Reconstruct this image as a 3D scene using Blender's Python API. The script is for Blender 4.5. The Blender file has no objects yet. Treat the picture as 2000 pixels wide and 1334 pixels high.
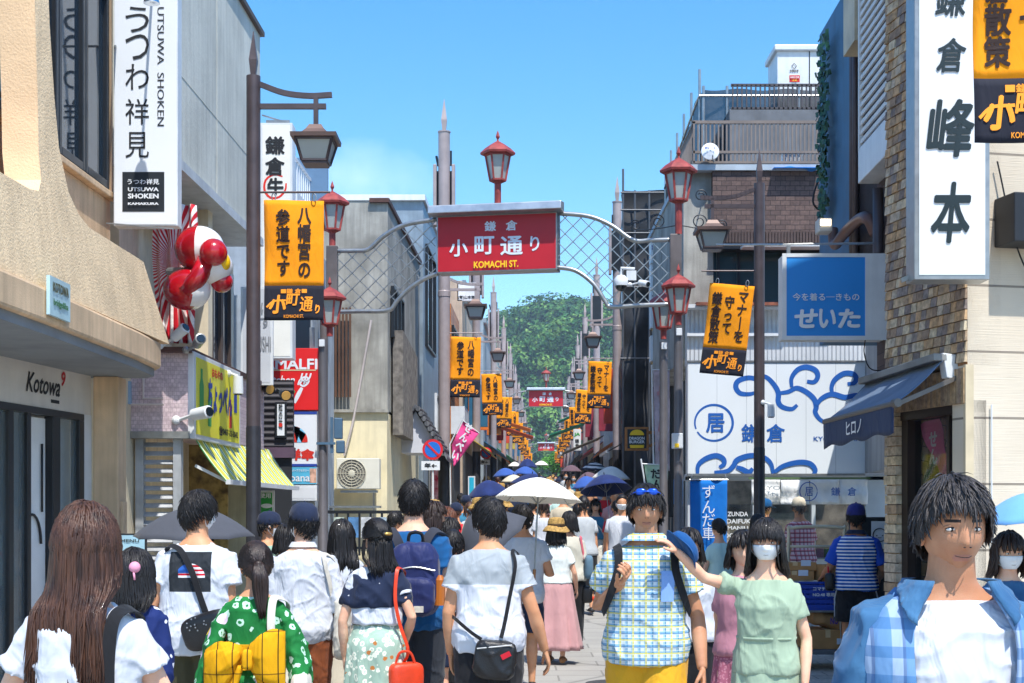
import bpy, math, random
import numpy as np
from mathutils import Vector, Matrix, noise
R = math.radians
PI = math.pi
sc = bpy.context.scene
col = sc.collection
# ------------------------------------------------------------------ camera, sky, sun, exposure
F, HC = 2777.8, 1.62
cd = bpy.data.cameras.new('camera'); cam = bpy.data.objects.new('camera', cd); col.objects.link(cam)
cam.location = (0, 0, HC); cam.rotation_euler = (R(90), 0, 0)
cd.sensor_width = 36; cd.lens = 36*F/2000; cd.shift_y = (1000-667)/2000
cd.clip_start = .1; cd.clip_end = 3000
sc.camera = cam
SUN = Vector((.2, -.5, 1)).normalized()          # towards the sun: behind the camera, a little to the right
elev_sun = math.asin(SUN.z); az_sun = math.atan2(SUN.x, SUN.y)
w = bpy.data.worlds.new('World'); sc.world = w; w.use_nodes = True
nt = w.node_tree; bg = nt.nodes['Background']
sky = nt.nodes.new('ShaderNodeTexSky'); sky.sky_type = 'NISHITA'; sky.sun_disc = False
sky.sun_elevation = elev_sun; sky.sun_rotation = az_sun; sky.air_density = 1.0; sky.dust_density = .6; sky.ozone_density = 2.2
hs = nt.nodes.new('ShaderNodeHueSaturation'); hs.inputs['Hue'].default_value = .497; hs.inputs['Saturation'].default_value = 1.38; hs.inputs['Value'].default_value = 1.0
nt.links.new(sky.outputs[0], hs.inputs['Color'])
# a faint white cloud low over the roofs on the left
tc = nt.nodes.new('ShaderNodeTexCoord'); mp = nt.nodes.new('ShaderNodeMapping')
cdir = Vector(((712-1000)/F, 1, (1000-350)/F)).normalized()
nt.links.new(tc.outputs['Generated'], mp.inputs[0])
def wnode(t, **k):
    n = nt.nodes.new(t)
    for a, b in k.items(): setattr(n, a, b)
    return n
dist = wnode('ShaderNodeVectorMath', operation='SUBTRACT'); nt.links.new(tc.outputs['Generated'], dist.inputs[0]); dist.inputs[1].default_value = cdir
scl = wnode('ShaderNodeVectorMath', operation='MULTIPLY'); nt.links.new(dist.outputs[0], scl.inputs[0]); scl.inputs[1].default_value = (18, 18, 34)
ln = wnode('ShaderNodeVectorMath', operation='LENGTH'); nt.links.new(scl.outputs[0], ln.inputs[0])
cn = wnode('ShaderNodeTexNoise'); cn.inputs['Scale'].default_value = 42; cn.inputs['Detail'].default_value = 6; nt.links.new(tc.outputs['Generated'], cn.inputs['Vector'])
ad = wnode('ShaderNodeMath', operation='ADD'); nt.links.new(ln.outputs['Value'], ad.inputs[0]); nt.links.new(cn.outputs['Fac'], ad.inputs[1])
mr = wnode('ShaderNodeMapRange'); mr.inputs['From Min'].default_value = 1.4; mr.inputs['From Max'].default_value = .6; mr.inputs['To Max'].default_value = .2
nt.links.new(ad.outputs[0], mr.inputs['Value'])
cm = wnode('ShaderNodeMix', data_type='RGBA'); nt.links.new(mr.outputs[0], cm.inputs['Factor']); nt.links.new(hs.outputs[0], cm.inputs['A']); cm.inputs['B'].default_value = (7.6, 8.2, 9.0, 1)
nt.links.new(cm.outputs['Result'], bg.inputs[0]); bg.inputs[1].default_value = .15
ld = bpy.data.lights.new('sun', 'SUN'); ld.energy = 3.3; ld.angle = R(.53); ld.color = (1, .955, .88)
lo = bpy.data.objects.new('sun', ld); col.objects.link(lo); lo.location = SUN*40
lo.rotation_euler = (-SUN).to_track_quat('-Z', 'Y').to_euler()
sc.view_settings.view_transform = 'Standard'; sc.view_settings.look = 'None'; sc.view_settings.exposure = .86; sc.view_settings.gamma = 1
try:
    sc.cycles.max_bounces = 6; sc.cycles.transparent_max_bounces = 12; sc.cycles.caustics_reflective = False; sc.cycles.caustics_refractive = False
except Exception: pass

# ------------------------------------------------------------------ basic helpers
EL = [(0, 0), (17, 0), (25, .22), (36, .72), (50, 1.2), (74, 1.95), (110, 2.6), (158, 3.2), (300, 4.6), (420, 5.5), (900, 6)]
def elev(y):
    for (a, b), (c, d) in zip(EL, EL[1:]):
        if y <= c: return b + (d-b)*max(0, (y-a)/(c-a))
    return EL[-1][1]
def P(px, py, Y): return Vector(((px-1000)/F*Y, Y, HC+(1000-py)/F*Y))
def X(px, Y): return (px-1000)/F*Y
def Z(py, Y): return HC+(1000-py)/F*Y
def cx(Y): return .0223*Y
def lin(h, k=1.0):
    h = h.lstrip('#'); o = []
    for i in (0, 2, 4):
        c = int(h[i:i+2], 16)/255
        o.append(min(1, k*(c/12.92 if c <= .04045 else ((c+.055)/1.055)**2.4)))
    return tuple(o)+(1,)
MATS = {}
class NG:
    "small node builder"
    def __init__(s, name, rough=.6, metal=0, spec=None, coat=0):
        s.m = bpy.data.materials.new(name); s.m.use_nodes = True; s.t = s.m.node_tree
        s.b = s.t.nodes['Principled BSDF']; s.b.inputs['Roughness'].default_value = rough; s.b.inputs['Metallic'].default_value = metal
        if spec is not None: s.b.inputs['Specular IOR Level'].default_value = spec
        if coat: s.b.inputs['Coat Weight'].default_value = coat; s.b.inputs['Coat Roughness'].default_value = .08
        s.tc = None; s.hn = None
    def n(s, t, **k):
        x = s.t.nodes.new(t)
        for a, b in k.items():
            if a in x.inputs.keys() if hasattr(x.inputs, 'keys') else False: x.inputs[a].default_value = b
            else: setattr(x, a, b)
        return x
    def l(s, a, b): s.t.links.new(a, b)
    def co(s, kind='Object', scale=(1, 1, 1), rot=(0, 0, 0), loc=(0, 0, 0)):
        if not s.tc: s.tc = s.n('ShaderNodeTexCoord')
        m = s.n('ShaderNodeMapping'); m.inputs['Scale'].default_value = scale; m.inputs['Rotation'].default_value = rot; m.inputs['Location'].default_value = loc
        s.l(s.tc.outputs[kind], m.inputs[0]); return m.outputs[0]
    def noise(s, scale, vec=None, detail=4, rough=.55, dist=0):
        x = s.n('ShaderNodeTexNoise'); x.inputs['Scale'].default_value = scale; x.inputs['Detail'].default_value = detail
        x.inputs['Roughness'].default_value = rough; x.inputs['Distortion'].default_value = dist
        s.l(vec if vec is not None else s.co(), x.inputs['Vector']); return x.outputs['Fac']
    def ramp(s, fac, stops, interp='LINEAR'):
        x = s.n('ShaderNodeValToRGB'); x.color_ramp.interpolation = interp; e = x.color_ramp.elements
        while len(e) < len(stops): e.new(.5)
        for q, (p, c) in zip(e, stops): q.position = p; q.color = c if len(c) == 4 else tuple(c)+(1,)
        s.l(fac, x.inputs[0]); return x.outputs[0]
    def mix(s, fac, a, b, mode='MIX'):
        x = s.n('ShaderNodeMix', data_type='RGBA', blend_type=mode)
        for v, q in ((fac, 'Factor'), (a, 'A'), (b, 'B')):
            i = x.inputs[q] if q == 'Factor' else [k for k in x.inputs if k.name == q and k.type == 'RGBA'][0]
            if hasattr(v, 'is_output'): s.l(v, i)
            else: i.default_value = v
        return [k for k in x.outputs if k.type == 'RGBA'][0]
    def math(s, op, a, b=0, c=None):
        x = s.n('ShaderNodeMath', operation=op)
        for i, v in enumerate((a, b, c)):
            if v is None: continue
            if hasattr(v, 'is_output'): s.l(v, x.inputs[i])
            else: x.inputs[i].default_value = v
        return x.outputs[0]
    def sep(s, vec):
        x = s.n('ShaderNodeSeparateXYZ'); s.l(vec, x.inputs[0]); return x.outputs
    def bump(s, h, strength=.3, dist=.01):
        x = s.n('ShaderNodeBump'); x.inputs['Strength'].default_value = strength; x.inputs['Distance'].default_value = dist
        s.l(h, x.inputs['Height'])
        if s.hn is not None: s.l(s.hn, x.inputs['Normal'])
        s.hn = x.outputs[0]; s.l(s.hn, s.b.inputs['Normal'])
    def out(s, c):
        if hasattr(c, 'is_output'): s.l(c, s.b.inputs['Base Color'])
        else: s.b.inputs['Base Color'].default_value = c
        return s.m
def M(key, c='#808080', rough=.6, metal=0, var=.12, sc_=3., bump=0, bs=60, coat=0, streak=0, c2=None, spec=None, k=1.0):
    "plain surface with mottling, optional streaks running down and fine relief"
    if key in MATS: return MATS[key]
    g = NG(key, rough, metal, spec, coat)
    a = lin(c, k); b = lin(c2, k) if c2 else tuple(max(0, v*(1-2.2*var)) for v in a[:3])+(1,)
    f = g.noise(sc_, detail=6)
    cc = g.ramp(f, [(.32, b), (.62, a)]) if (var or c2) else a
    if streak:
        f2 = g.noise(4, g.co(scale=(3, 3, .22)), detail=5)
        cc = g.mix(g.ramp(f2, [(.42, (0, 0, 0)), (.75, (streak,)*3)]), cc, tuple(v*.45 for v in a[:3])+(1,))
    if var:
        rr = g.n('ShaderNodeMapRange'); rr.inputs['To Min'].default_value = max(.02, rough-.08); rr.inputs['To Max'].default_value = min(1, rough+.1)
        g.l(f, rr.inputs['Value']); g.l(rr.outputs[0], g.b.inputs['Roughness'])
    if bump: g.bump(g.noise(bs, detail=5), bump, .01)
    MATS[key] = g.out(cc); return MATS[key]
class MB:
    "collects shapes, then links them as ONE mesh object"
    def __init__(s): s.v = []; s.f = []; s.mi = []; s.cur = 0
    def m(s, i): s.cur = i; return s
    def add(s, v, f):
        o = len(s.v); s.v += [tuple(p) for p in v]; s.f += [tuple(o+i for i in q) for q in f]; s.mi += [s.cur]*len(f); return s
    def box(s, a, b, rz=0, c=None):
        x0, y0, z0 = (min(p, q) for p, q in zip(a, b)); x1, y1, z1 = (max(p, q) for p, q in zip(a, b))
        v = [Vector(p) for p in ((x0, y0, z0), (x1, y0, z0), (x1, y1, z0), (x0, y1, z0), (x0, y0, z1), (x1, y0, z1), (x1, y1, z1), (x0, y1, z1))]
        if rz:
            c = Vector(c or ((x0+x1)/2, (y0+y1)/2, 0)); m = Matrix.Rotation(rz, 3, 'Z'); v = [m@(p-c)+c for p in v]
        return s.add(v, [(0, 3, 2, 1), (4, 5, 6, 7), (0, 1, 5, 4), (1, 2, 6, 5), (2, 3, 7, 6), (3, 0, 4, 7)])
    def bar(s, a, b, w, h=None, up=(0, 0, 1)):
        "square bar between two points"
        a, b = Vector(a), Vector(b); h = h or w; d = (b-a).normalized(); u = Vector(up)
        if abs(d.dot(u)) > .98: u = Vector((1, 0, 0))
        x = d.cross(u).normalized(); y = x.cross(d)
        q = [(x*i*w/2+y*j*h/2) for i, j in ((-1, -1), (1, -1), (1, 1), (-1, 1))]
        return s.add([a+p for p in q]+[b+p for p in q], [(0, 1, 2, 3), (7, 6, 5, 4), (0, 4, 5, 1), (1, 5, 6, 2), (2, 6, 7, 3), (3, 7, 4, 0)])
    def loft(s, rings, cap=True, close=True):
        n = len(rings[0]); v = [p for r in rings for p in r]; f = []
        for i in range(len(rings)-1):
            for j in range(n if close else n-1):
                k = (j+1) % n; f.append((i*n+j, i*n+k, (i+1)*n+k, (i+1)*n+j))
        if cap and close: f += [tuple(reversed(range(n))), tuple(range((len(rings)-1)*n, len(rings)*n))]
        return s.add(v, f)
    def tube(s, pts, r, n=10, sx=1, up=None):
        pts = [Vector(p) for p in pts]; rs = r if isinstance(r, (list, tuple)) else [r]*len(pts); rings = []
        px = None
        for i, p in enumerate(pts):
            d = (pts[min(i+1, len(pts)-1)]-pts[max(i-1, 0)])
            d = d.normalized() if d.length > 1e-9 else Vector((0, 0, 1))
            if px is None:
                u = Vector(up) if up else (Vector((0, 0, 1)) if abs(d.z) < .9 else Vector((0, 1, 0)))
                px = d.cross(u).normalized()
            else:
                px = (px-d*px.dot(d)); px = px.normalized() if px.length > 1e-6 else d.orthogonal().normalized()
            py = d.cross(px)
            rings.append([p+px*(math.cos(2*PI*j/n)*rs[i]*sx)+py*(math.sin(2*PI*j/n)*rs[i]) for j in range(n)])
        return s.loft(rings)
    def lathe(s, prof, c=(0, 0, 0), n=20, ph=0, sx=1, sy=1):
        c = Vector(c)
        return s.loft([[c+Vector((r*sx*math.cos(2*PI*j/n+ph), r*sy*math.sin(2*PI*j/n+ph), z)) for j in range(n)] for r, z in prof])
    def ball(s, c, r, n=14, m=9):
        c = Vector(c); r = r if isinstance(r, (tuple, list)) else (r, r, r)
        return s.loft([[c+Vector((r[0]*math.sin(t)*math.cos(2*PI*j/n), r[1]*math.sin(t)*math.sin(2*PI*j/n), r[2]*math.cos(t))) for j in range(n)] for t in [PI-(PI-.02)*i/m-.01 for i in range(m+1)]])
    def prism(s, poly, o, u, v, d):
        "polygon in the (u,v) plane at o, pushed along d"
        o, u, v, d = Vector(o), Vector(u), Vector(v), Vector(d); a = [o+u*x+v*y for x, y in poly]; n = len(a)
        return s.add(a+[p+d for p in a], [tuple(reversed(range(n))), tuple(range(n, 2*n))]+[(i, (i+1) % n, n+(i+1) % n, n+i) for i in range(n)])
    def grid(s, fn, nu, nv):
        v = [fn(i/nu, j/nv) for j in range(nv+1) for i in range(nu+1)]
        return s.add(v, [(j*(nu+1)+i, j*(nu+1)+i+1, (j+1)*(nu+1)+i+1, (j+1)*(nu+1)+i) for j in range(nv) for i in range(nu)])
    def xf(s, m):
        s.v = [tuple(m@Vector(p)) for p in s.v]; return s
    def build(s, name, mats, parent=None, smooth=False, bevel=0, loc=None, solid=0, fixn=True):
        me = bpy.data.meshes.new(name)
        v = s.v
        if loc is not None: L = Vector(loc); v = [(p[0]-L.x, p[1]-L.y, p[2]-L.z) for p in v]
        me.from_pydata(v, [], s.f)
        for q in (mats if isinstance(mats, (list, tuple)) else [mats]): me.materials.append(q)
        if any(s.mi): me.polygons.foreach_set('material_index', s.mi)
        if fixn and not solid:
            import bmesh
            bm = bmesh.new(); bm.from_mesh(me); bmesh.ops.recalc_face_normals(bm, faces=bm.faces); bm.to_mesh(me); bm.free()
        o = bpy.data.objects.new(name, me); col.objects.link(o)
        if loc is not None: o.location = loc
        if smooth is True: me.polygons.foreach_set('use_smooth', [True]*len(me.polygons))
        elif smooth: me.set_sharp_from_angle(angle=R(smooth)) if hasattr(me, 'set_sharp_from_angle') else None; me.polygons.foreach_set('use_smooth', [True]*len(me.polygons))
        if solid: q = o.modifiers.new('solid', 'SOLIDIFY'); q.thickness = solid; q.offset = 0
        if bevel: q = o.modifiers.new('bevel', 'BEVEL'); q.width = bevel; q.segments = 2; q.limit_method = 'ANGLE'; q.angle_limit = R(40)
        if parent:
            o.parent = parent
            if loc is None: o.location = (0, 0, 0)
        return o
def W(parent):  # parts are written in world space, then hung on their thing
    return parent
def tag(o, label=None, cat=None, group=None, kind=None):
    if label: o['label'] = label
    if cat: o['category'] = cat
    if group: o['group'] = group
    if kind: o['kind'] = kind
    return o
def thing(name, label, cat, group=None, loc=(0, 0, 0), rz=0):
    o = bpy.data.objects.new(name, None); col.objects.link(o); o.location = loc; o.rotation_euler = (0, 0, rz); o.empty_display_size = .2
    return tag(o, label, cat, group)
def part(mb, name, mats, root, **k):
    "a part whose shape was written in world coordinates"
    L = root.location.copy(); m = Matrix.Rotation(-root.rotation_euler.z, 4, 'Z')@Matrix.Translation(-L)
    mb.v = [tuple(m@Vector(p)) for p in mb.v]
    return mb.build(name, mats, root, **k)
def copy_tree(o, parent=None):
    c = o.copy(); col.objects.link(c)
    if parent: c.parent = parent
    for ch in list(o.children): copy_tree(ch, c)
    return c
def evalmesh(mb, mods):
    me = bpy.data.meshes.new('tmp'); me.from_pydata(mb.v, [], mb.f)
    import bmesh
    bm = bmesh.new(); bm.from_mesh(me); bmesh.ops.recalc_face_normals(bm, faces=bm.faces); bm.to_mesh(me); bm.free()
    o = bpy.data.objects.new('tmp', me); col.objects.link(o)
    for t, kw in mods:
        q = o.modifiers.new(t, t)
        for a, b in kw.items(): setattr(q, a, b)
    dg = bpy.context.evaluated_depsgraph_get(); dg.update()
    r = bpy.data.meshes.new_from_object(o.evaluated_get(dg))
    nv = len(r.vertices); co = np.empty(nv*3); r.vertices.foreach_get('co', co); co = co.reshape(-1, 3)
    no = np.empty(nv*3); r.vertices.foreach_get('normal', no); no = no.reshape(-1, 3)
    fs = [tuple(p.vertices) for p in r.polygons]
    bpy.data.objects.remove(o); bpy.data.meshes.remove(me); bpy.data.meshes.remove(r)
    return co, no, fs
# ------------------------------------------------------------------ lettering
TXT = {}
def text_geo(s, bold=0):
    k = (s, round(bold, 3))
    if k in TXT: return TXT[k]
    c = bpy.data.curves.new('t', 'FONT'); c.body = s; c.size = 1; c.align_x = 'CENTER'; c.space_line = .98; c.resolution_u = 3
    o = bpy.data.objects.new('t', c); col.objects.link(o)
    dg = bpy.context.evaluated_depsgraph_get(); dg.update()
    me = bpy.data.meshes.new_from_object(o.evaluated_get(dg))
    v = np.array([p.co[:] for p in me.vertices]); f = [tuple(p.vertices) for p in me.polygons]
    bpy.data.objects.remove(o); bpy.data.curves.remove(c); bpy.data.meshes.remove(me)
    vs = []; fs = []
    offs = [(0, 0)] if not bold else [(0, 0)]+[(bold*math.cos(a), bold*math.sin(a)) for a in (.5, 1.55, 2.6, 3.65, 4.7, 5.75)]
    for i, (dx, dy) in enumerate(offs):
        b = len(vs)*1; q = v.copy(); q[:, 0] += dx; q[:, 1] += dy; q[:, 2] = i*.0006
        base = sum(len(z) for z in vs); vs.append(q); fs += [tuple(base+j for j in p) for p in f]
    v = np.concatenate(vs); lo = v[:, :2].min(0); hi = v[:, :2].max(0)
    v[:, :2] -= (lo+hi)/2; TXT[k] = (v, fs, hi-lo); return TXT[k]
def letter(mb, s, c, u, v, n, w=None, h=None, bold=.02, vert=False, skew=0):
    "writes s centred on c in the plane (u,v), a hair in front of it along n"
    if vert: s = '\n'.join(s.replace('ー', '丨'))
    V, Fs, sz = text_geo(s, bold)
    if w and h: kx, ky = w/sz[0], h/sz[1]
    else: kx = ky = (w/sz[0] if w else h/sz[1])
    c, u, v, n = Vector(c), Vector(u), Vector(v), Vector(n)
    mb.add([c+u*((p[0]+p[1]*skew)*kx)+v*(p[1]*ky)+n*(.003+p[2]*.6) for p in V], Fs)
    return mb
UX, UZ, NF = Vector((1, 0, 0)), Vector((0, 0, 1)), Vector((0, -1, 0))
def stroke(mb, pts, wd, o, u, v, n, off=.004):
    "a painted brush line: flat ribbon in the plane (u,v); wd = width or list of widths"
    o, u, v, n = Vector(o), Vector(u), Vector(v), Vector(n); L = len(pts); A = []
    for i, p in enumerate(pts):
        a, b = Vector(pts[max(0, i-1)]), Vector(pts[min(L-1, i+1)]); d = (b-a).normalized() if (b-a).length > 0 else Vector((1, 0))
        k = (wd[i] if isinstance(wd, (list, tuple)) else wd)/2
        for sg in (1, -1): q = Vector(p)+Vector((-d.y, d.x))*k*sg; A.append(o+u*q.x+v*q.y+n*off)
    mb.add(A, [(2*i, 2*i+1, 2*i+3, 2*i+2) for i in range(L-1)])
def curve_pts(c, n=24):
    "Catmull-Rom through 2-D or 3-D points"
    c = [Vector(p) for p in c]; q = [2*c[0]-c[1]]+c+[2*c[-1]-c[-2]]; r = []
    for i in range(1, len(q)-2):
        k = max(2, n//(len(c)-1))
        for j in range(k):
            t = j/k; a, b, d, e = q[i-1], q[i], q[i+1], q[i+2]
            r.append(.5*((2*b)+(d-a)*t+(2*a-5*b+4*d-e)*t*t+(3*b-a-3*d+e)*t**3))
    r.append(c[-1]); return r
# ------------------------------------------------------------------ shared materials
def tex_bricks(key, cols, mortar, scale, bw=.5, rh=.25, mort=.02, rough=.8, kind='Object', rot=(0, 0, 0), bump=.5, sq=1, jit=1):
    if key in MATS: return MATS[key]
    g = NG(key, rough); vec = g.co(kind, rot=rot)
    b = g.n('ShaderNodeTexBrick'); b.offset = .5; b.squash = sq
    b.inputs['Scale'].default_value = scale; b.inputs['Mortar Size'].default_value = mort; b.inputs['Brick Width'].default_value = bw; b.inputs['Row Height'].default_value = rh
    b.inputs['Color1'].default_value = (0, 0, 0, 1); b.inputs['Color2'].default_value = (1, 1, 1, 1); b.inputs['Mortar'].default_value = (.5, .5, .5, 1)
    g.l(vec, b.inputs['Vector'])
    n = len(cols); c = g.ramp(b.outputs['Color'], [(i/max(1, n-1), lin(q)) for i, q in enumerate(cols)], 'LINEAR' if n < 3 else 'CONSTANT')
    f = g.noise(22, vec, 5); c = g.mix(g.ramp(f, [(.35, (0, 0, 0)), (.8, (.5,)*3)]), c, (.02, .017, .014, 1))
    c = g.mix(b.outputs['Fac'], c, lin(mortar))
    h = g.math('SUBTRACT', g.math('MULTIPLY', f, .3), b.outputs['Fac']); g.bump(h, bump, .02)
    MATS[key] = g.out(c); return MATS[key]
def glass_mat(key='window glass', c='#22303c', rough=.04, t=.0):
    if key in MATS: return MATS[key]
    g = NG(key, rough, 0, .8); g.b.inputs['Base Color'].default_value = lin(c)
    if t:
        g.b.inputs['Alpha'].default_value = 1-t
    g.bump(g.noise(1.2), .04, .02)
    MATS[key] = g.m; return g.m
def fabric(key, c, rough=.85, var=.08, wr=.35, c2=None, k=1.0):
    if key in MATS: return MATS[key]
    g = NG(key, rough, 0, .25); a = lin(c, k); b = lin(c2) if c2 else tuple(v*(1-var) for v in a[:3])+(1,)
    f = g.noise(5, detail=3); cc = g.ramp(f, [(.35, b), (.65, a)])
    g.bump(g.noise(9, g.co(scale=(1, 1, .45)), 3, .5, .6), wr, .05); g.bump(g.noise(420, detail=1), .12, .002)
    try: g.b.inputs['Sheen Weight'].default_value = .12
    except Exception: pass
    MATS[key] = g.out(cc); return MATS[key]
STUC = M('tan stucco', '#f2d6ae', .92, var=.1, sc_=2.2, bump=.9, bs=55, streak=.35)
STUC2 = M('smooth tan render', '#e8c8a2', .88, var=.14, sc_=1.7, bump=.25, bs=90, streak=.5)
CREAM = M('cream reveal', '#eacba6', .9, var=.06, bump=.5, bs=60)
GREYP = M('grey panelled wall', '#d3d4ca', .9, var=.1, sc_=1.1, streak=.4, bump=.35, bs=18)
WHITE = M('white sign face', '#e6eaee', .35, var=.03, sc_=1)
WHITEP = M('white painted metal', '#dfe3e6', .4, var=.06, streak=.2)
BLACK = M('black ink', '#14161b', .6, var=0)
DKMET = M('dark brown metal', '#564b4d', .42, .25, var=.12, sc_=6, bump=.08, bs=150)
DKMET2 = M('dark wrapped metal', '#37363b', .45, .2, var=.15, sc_=8, streak=.4)
MAUVE = M('mauve grey pole paint', '#a99c9b', .5, .1, var=.08, sc_=5, streak=.25)
CONC = M('old concrete', '#b3b1a8', .93, var=.25, sc_=1.6, streak=.75, bump=.35, bs=40)
FRAME = M('dark window frame', '#2b2e33', .35, .4, var=.08)
STEEL = M('galvanised steel', '#a6a9aa', .38, .75, var=.1, sc_=12)
REDP = M('old red paint', '#a5453f', .55, .05, var=.25, sc_=9, c2='#7a2f2b', bump=.15, bs=120)
SIGNRED = M('sign red', '#c01526', .4, var=.05)
YEL = M('sign yellow', '#ffd21f', .5, var=0)
ORANGE = fabric('orange banner cloth', '#fb9d10', wr=.25)
NAVYB = fabric('navy banner cloth', '#20222f', wr=.25)
BROWNINK = M('dark brown ink', '#2a1612', .8, var=0)
ORINK = M('orange ink', '#ff9f1e', .7, var=0)
GL = glass_mat(); GL2 = glass_mat('shop glass', '#1a2226', .03); GLF = M('frosted lamp glass', '#aeb6b3', .3, var=.05)
BLUEW = M('blue grey metal wall', '#8fa0ae', .5, .2, var=.12, streak=.4)
def slab(mb, o0, o1, Ya, Yb, z0, z1):
    "a block whose long sides follow the street; o = offset from the street's centre line"
    return mb.prism([(cx(Ya)+o0, Ya), (cx(Ya)+o1, Ya), (cx(Yb)+o1, Yb), (cx(Yb)+o0, Yb)], (0, 0, z0), (1, 0, 0), (0, 1, 0), (0, 0, z1-z0))
def fbox(mb, px0, px1, py0, py1, Y, d=.1):
    "block seen face on between four photo lines, d deep behind Y"
    a = P(px0, py1, Y); b = P(px1, py0, Y); return mb.box(a, (b.x, Y+d, b.z))
def sd(o, Y, z): return Vector((cx(Y)+o, Y, z))      # point beside the street
SDIR = Vector((.0223, 1, 0)).normalized()
# ------------------------------------------------------------------ ground and hills
def asphalt():
    g = NG('asphalt', .9); v = g.co('Object')
    c = g.ramp(g.noise(.7, v, 6), [(.3, lin('#a3a09a')), (.7, lin('#bbb8b0'))])
    c = g.mix(g.ramp(g.noise(160, v, 2), [(.35, (0, 0, 0)), (.7, (.45,)*3)]), c, lin('#6c6a68'))
    b = g.n('ShaderNodeTexBrick'); b.inputs['Scale'].default_value = .55; b.inputs['Mortar Size'].default_value = .006; b.inputs['Color1'].default_value = (1, 1, 1, 1); b.inputs['Color2'].default_value = (.82, .82, .82, 1); b.inputs['Mortar'].default_value = (.45, .45, .45, 1)
    g.l(v, b.inputs['Vector']); c = g.mix(.8, c, b.outputs['Color'], 'MULTIPLY')
    vo = g.n('ShaderNodeTexVoronoi', feature='DISTANCE_TO_EDGE'); vo.inputs['Scale'].default_value = .5; g.l(g.co('Object', (1, .5, 1)), vo.inputs['Vector'])
    c = g.mix(g.ramp(vo.outputs['Distance'], [(0, (.5,)*3), (.012, (0, 0, 0))]), c, (.06, .06, .06, 1))
    g.bump(g.noise(220, v, 2), .35, .004); return g.out(c)
ys = list(np.arange(-14, 60, 2.))+list(np.arange(60, 200, 8.))+[250, 300, 420, 700, 1500]
xs = [-400, -80, -20, -6, -3, 0, 3, 6, 20, 80, 400]
mb = MB(); nx = len(xs)
mb.add([(x, y, elev(y)) for y in ys for x in xs], [(j*nx+i, j*nx+i+1, (j+1)*nx+i+1, (j+1)*nx+i) for j in range(len(ys)-1) for i in range(nx-1)])
tag(mb.build('ground', asphalt(), smooth=True), kind='structure')
PAV = tex_bricks('pale stone paving', ['#b5afa5', '#c4beb3', '#a8a39a'], '#7d7a75', 1.6, .5, .5, .012, bump=.3)
for nm, o0, o1 in (('pavement', -3.3, -2.2), ('pavement', 2.3, 3.2)):
    mb = MB(); yy = list(np.arange(2, 60, 2.))
    mb.add([(cx(y)+o, y, elev(y)+.005) for y in yy for o in (o0, o1)], [(2*i, 2*i+1, 2*i+3, 2*i+2) for i in range(len(yy)-1)])
    tag(mb.build(nm, PAV), kind='structure')
mb = MB()
for Y in (12.6,): mb.add([(1.2, Y, .007), (3.6, Y+.15, .007), (3.6, Y+.27, .007), (1.2, Y+.12, .007)], [(0, 1, 2, 3)])
tag(mb.build('road_marking', M('worn yellow road paint', '#d8b23a', .8, var=.3, sc_=20)), kind='structure')
mb = MB(); mb.lathe([(0, 0), (.3, 0), (.31, .004), (.31, .006), (0, .006)], (1.0, 13.4, .002), 28)
tag(mb.build('manhole_cover', M('cast iron cover', '#5c5a57', .6, .4, var=.2, sc_=30, bump=.8, bs=60)), 'round cast iron manhole cover set in the grey road', 'manhole')
# wooded hills at the end of the street
rng = random.Random(5)
def hz(x, y):
    a = 65*math.exp(-((x-26)/54)**4-((y-520)/70)**2) + 34*math.exp(-((x+75)/75)**2-((y-640)/70)**2)
    b = 36*math.exp(-((x-14)/60)**2-((y-455)/40)**2) + 20*math.exp(-((x-48)/40)**2-((y-440)/40)**2) + 10*math.exp(-((x+22)/30)**2-((y-415)/25)**2)
    return 5+max(a, b)+.25*min(a, b)
mb = MB(); mb.grid(lambda u, v: Vector((-190+380*u, 360+330*v, hz(-190+380*u, 360+330*v)-(4 if v > 0 else 8))), 60, 50)
tag(mb.build('hill', M('forest floor', '#33502a', .95, var=.3, sc_=.1), smooth=True), kind='structure')
def leafmat(key, a, b, c):
    g = NG(key, .75, 0, .3); f = g.noise(.12, g.co('Object'), 3); f2 = g.noise(.9, g.co('Object'), 3)
    k = g.ramp(f, [(.35, lin(a)), (.5, lin(b)), (.66, lin(c))]); k = g.mix(g.ramp(f2, [(.35, (0, 0, 0)), (.7, (.55,)*3)]), k, lin('#163020'))
    return g.out(k)
LEAF = leafmat('hill foliage', '#173c22', '#39702f', '#86ad4e'); LEAF2 = leafmat('street foliage', '#3f7d2c', '#5a9a35', '#86b94a')
def crown(mb, c, r, n, leaf, rg, flat=.8, jit=.6):
    "leaf clumps spread over several boughs of one crown"
    lob = [(Vector((0, 0, 0)), .62)]+[(Vector((math.cos(a)*rg.uniform(.4, .62), math.sin(a)*rg.uniform(.4, .62), rg.uniform(-.2, .42))), rg.uniform(.32, .5)) for a in [rg.uniform(0, 6.28) for _ in range(7)]]
    for i in range(n):
        o, q = rg.choice(lob)
        d = Vector((rg.gauss(0, 1), rg.gauss(0, 1), rg.gauss(0, 1))).normalized()
        if d.z < -.5: d.z = -d.z
        p = Vector(c)+Vector(((o.x+d.x*q)*r, (o.y+d.y*q)*r, (o.z+d.z*q)*r*flat))
        nn = (d+Vector((rg.uniform(-jit, jit), rg.uniform(-jit, jit), rg.uniform(-.3, .8)))).normalized(); a = nn.orthogonal().normalized(); b = nn.cross(a)
        t = rg.uniform(0, 6.28); a, b = a*math.cos(t)+b*math.sin(t), b*math.cos(t)-a*math.sin(t); s = leaf*rg.uniform(.6, 1.3)
        mb.add([p-a*s, p-b*s*.6+nn*s*.15, p+a*s, p+b*s*.6+nn*s*.15], [(0, 1, 2, 3)])
mb = MB(); n = 0
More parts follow.
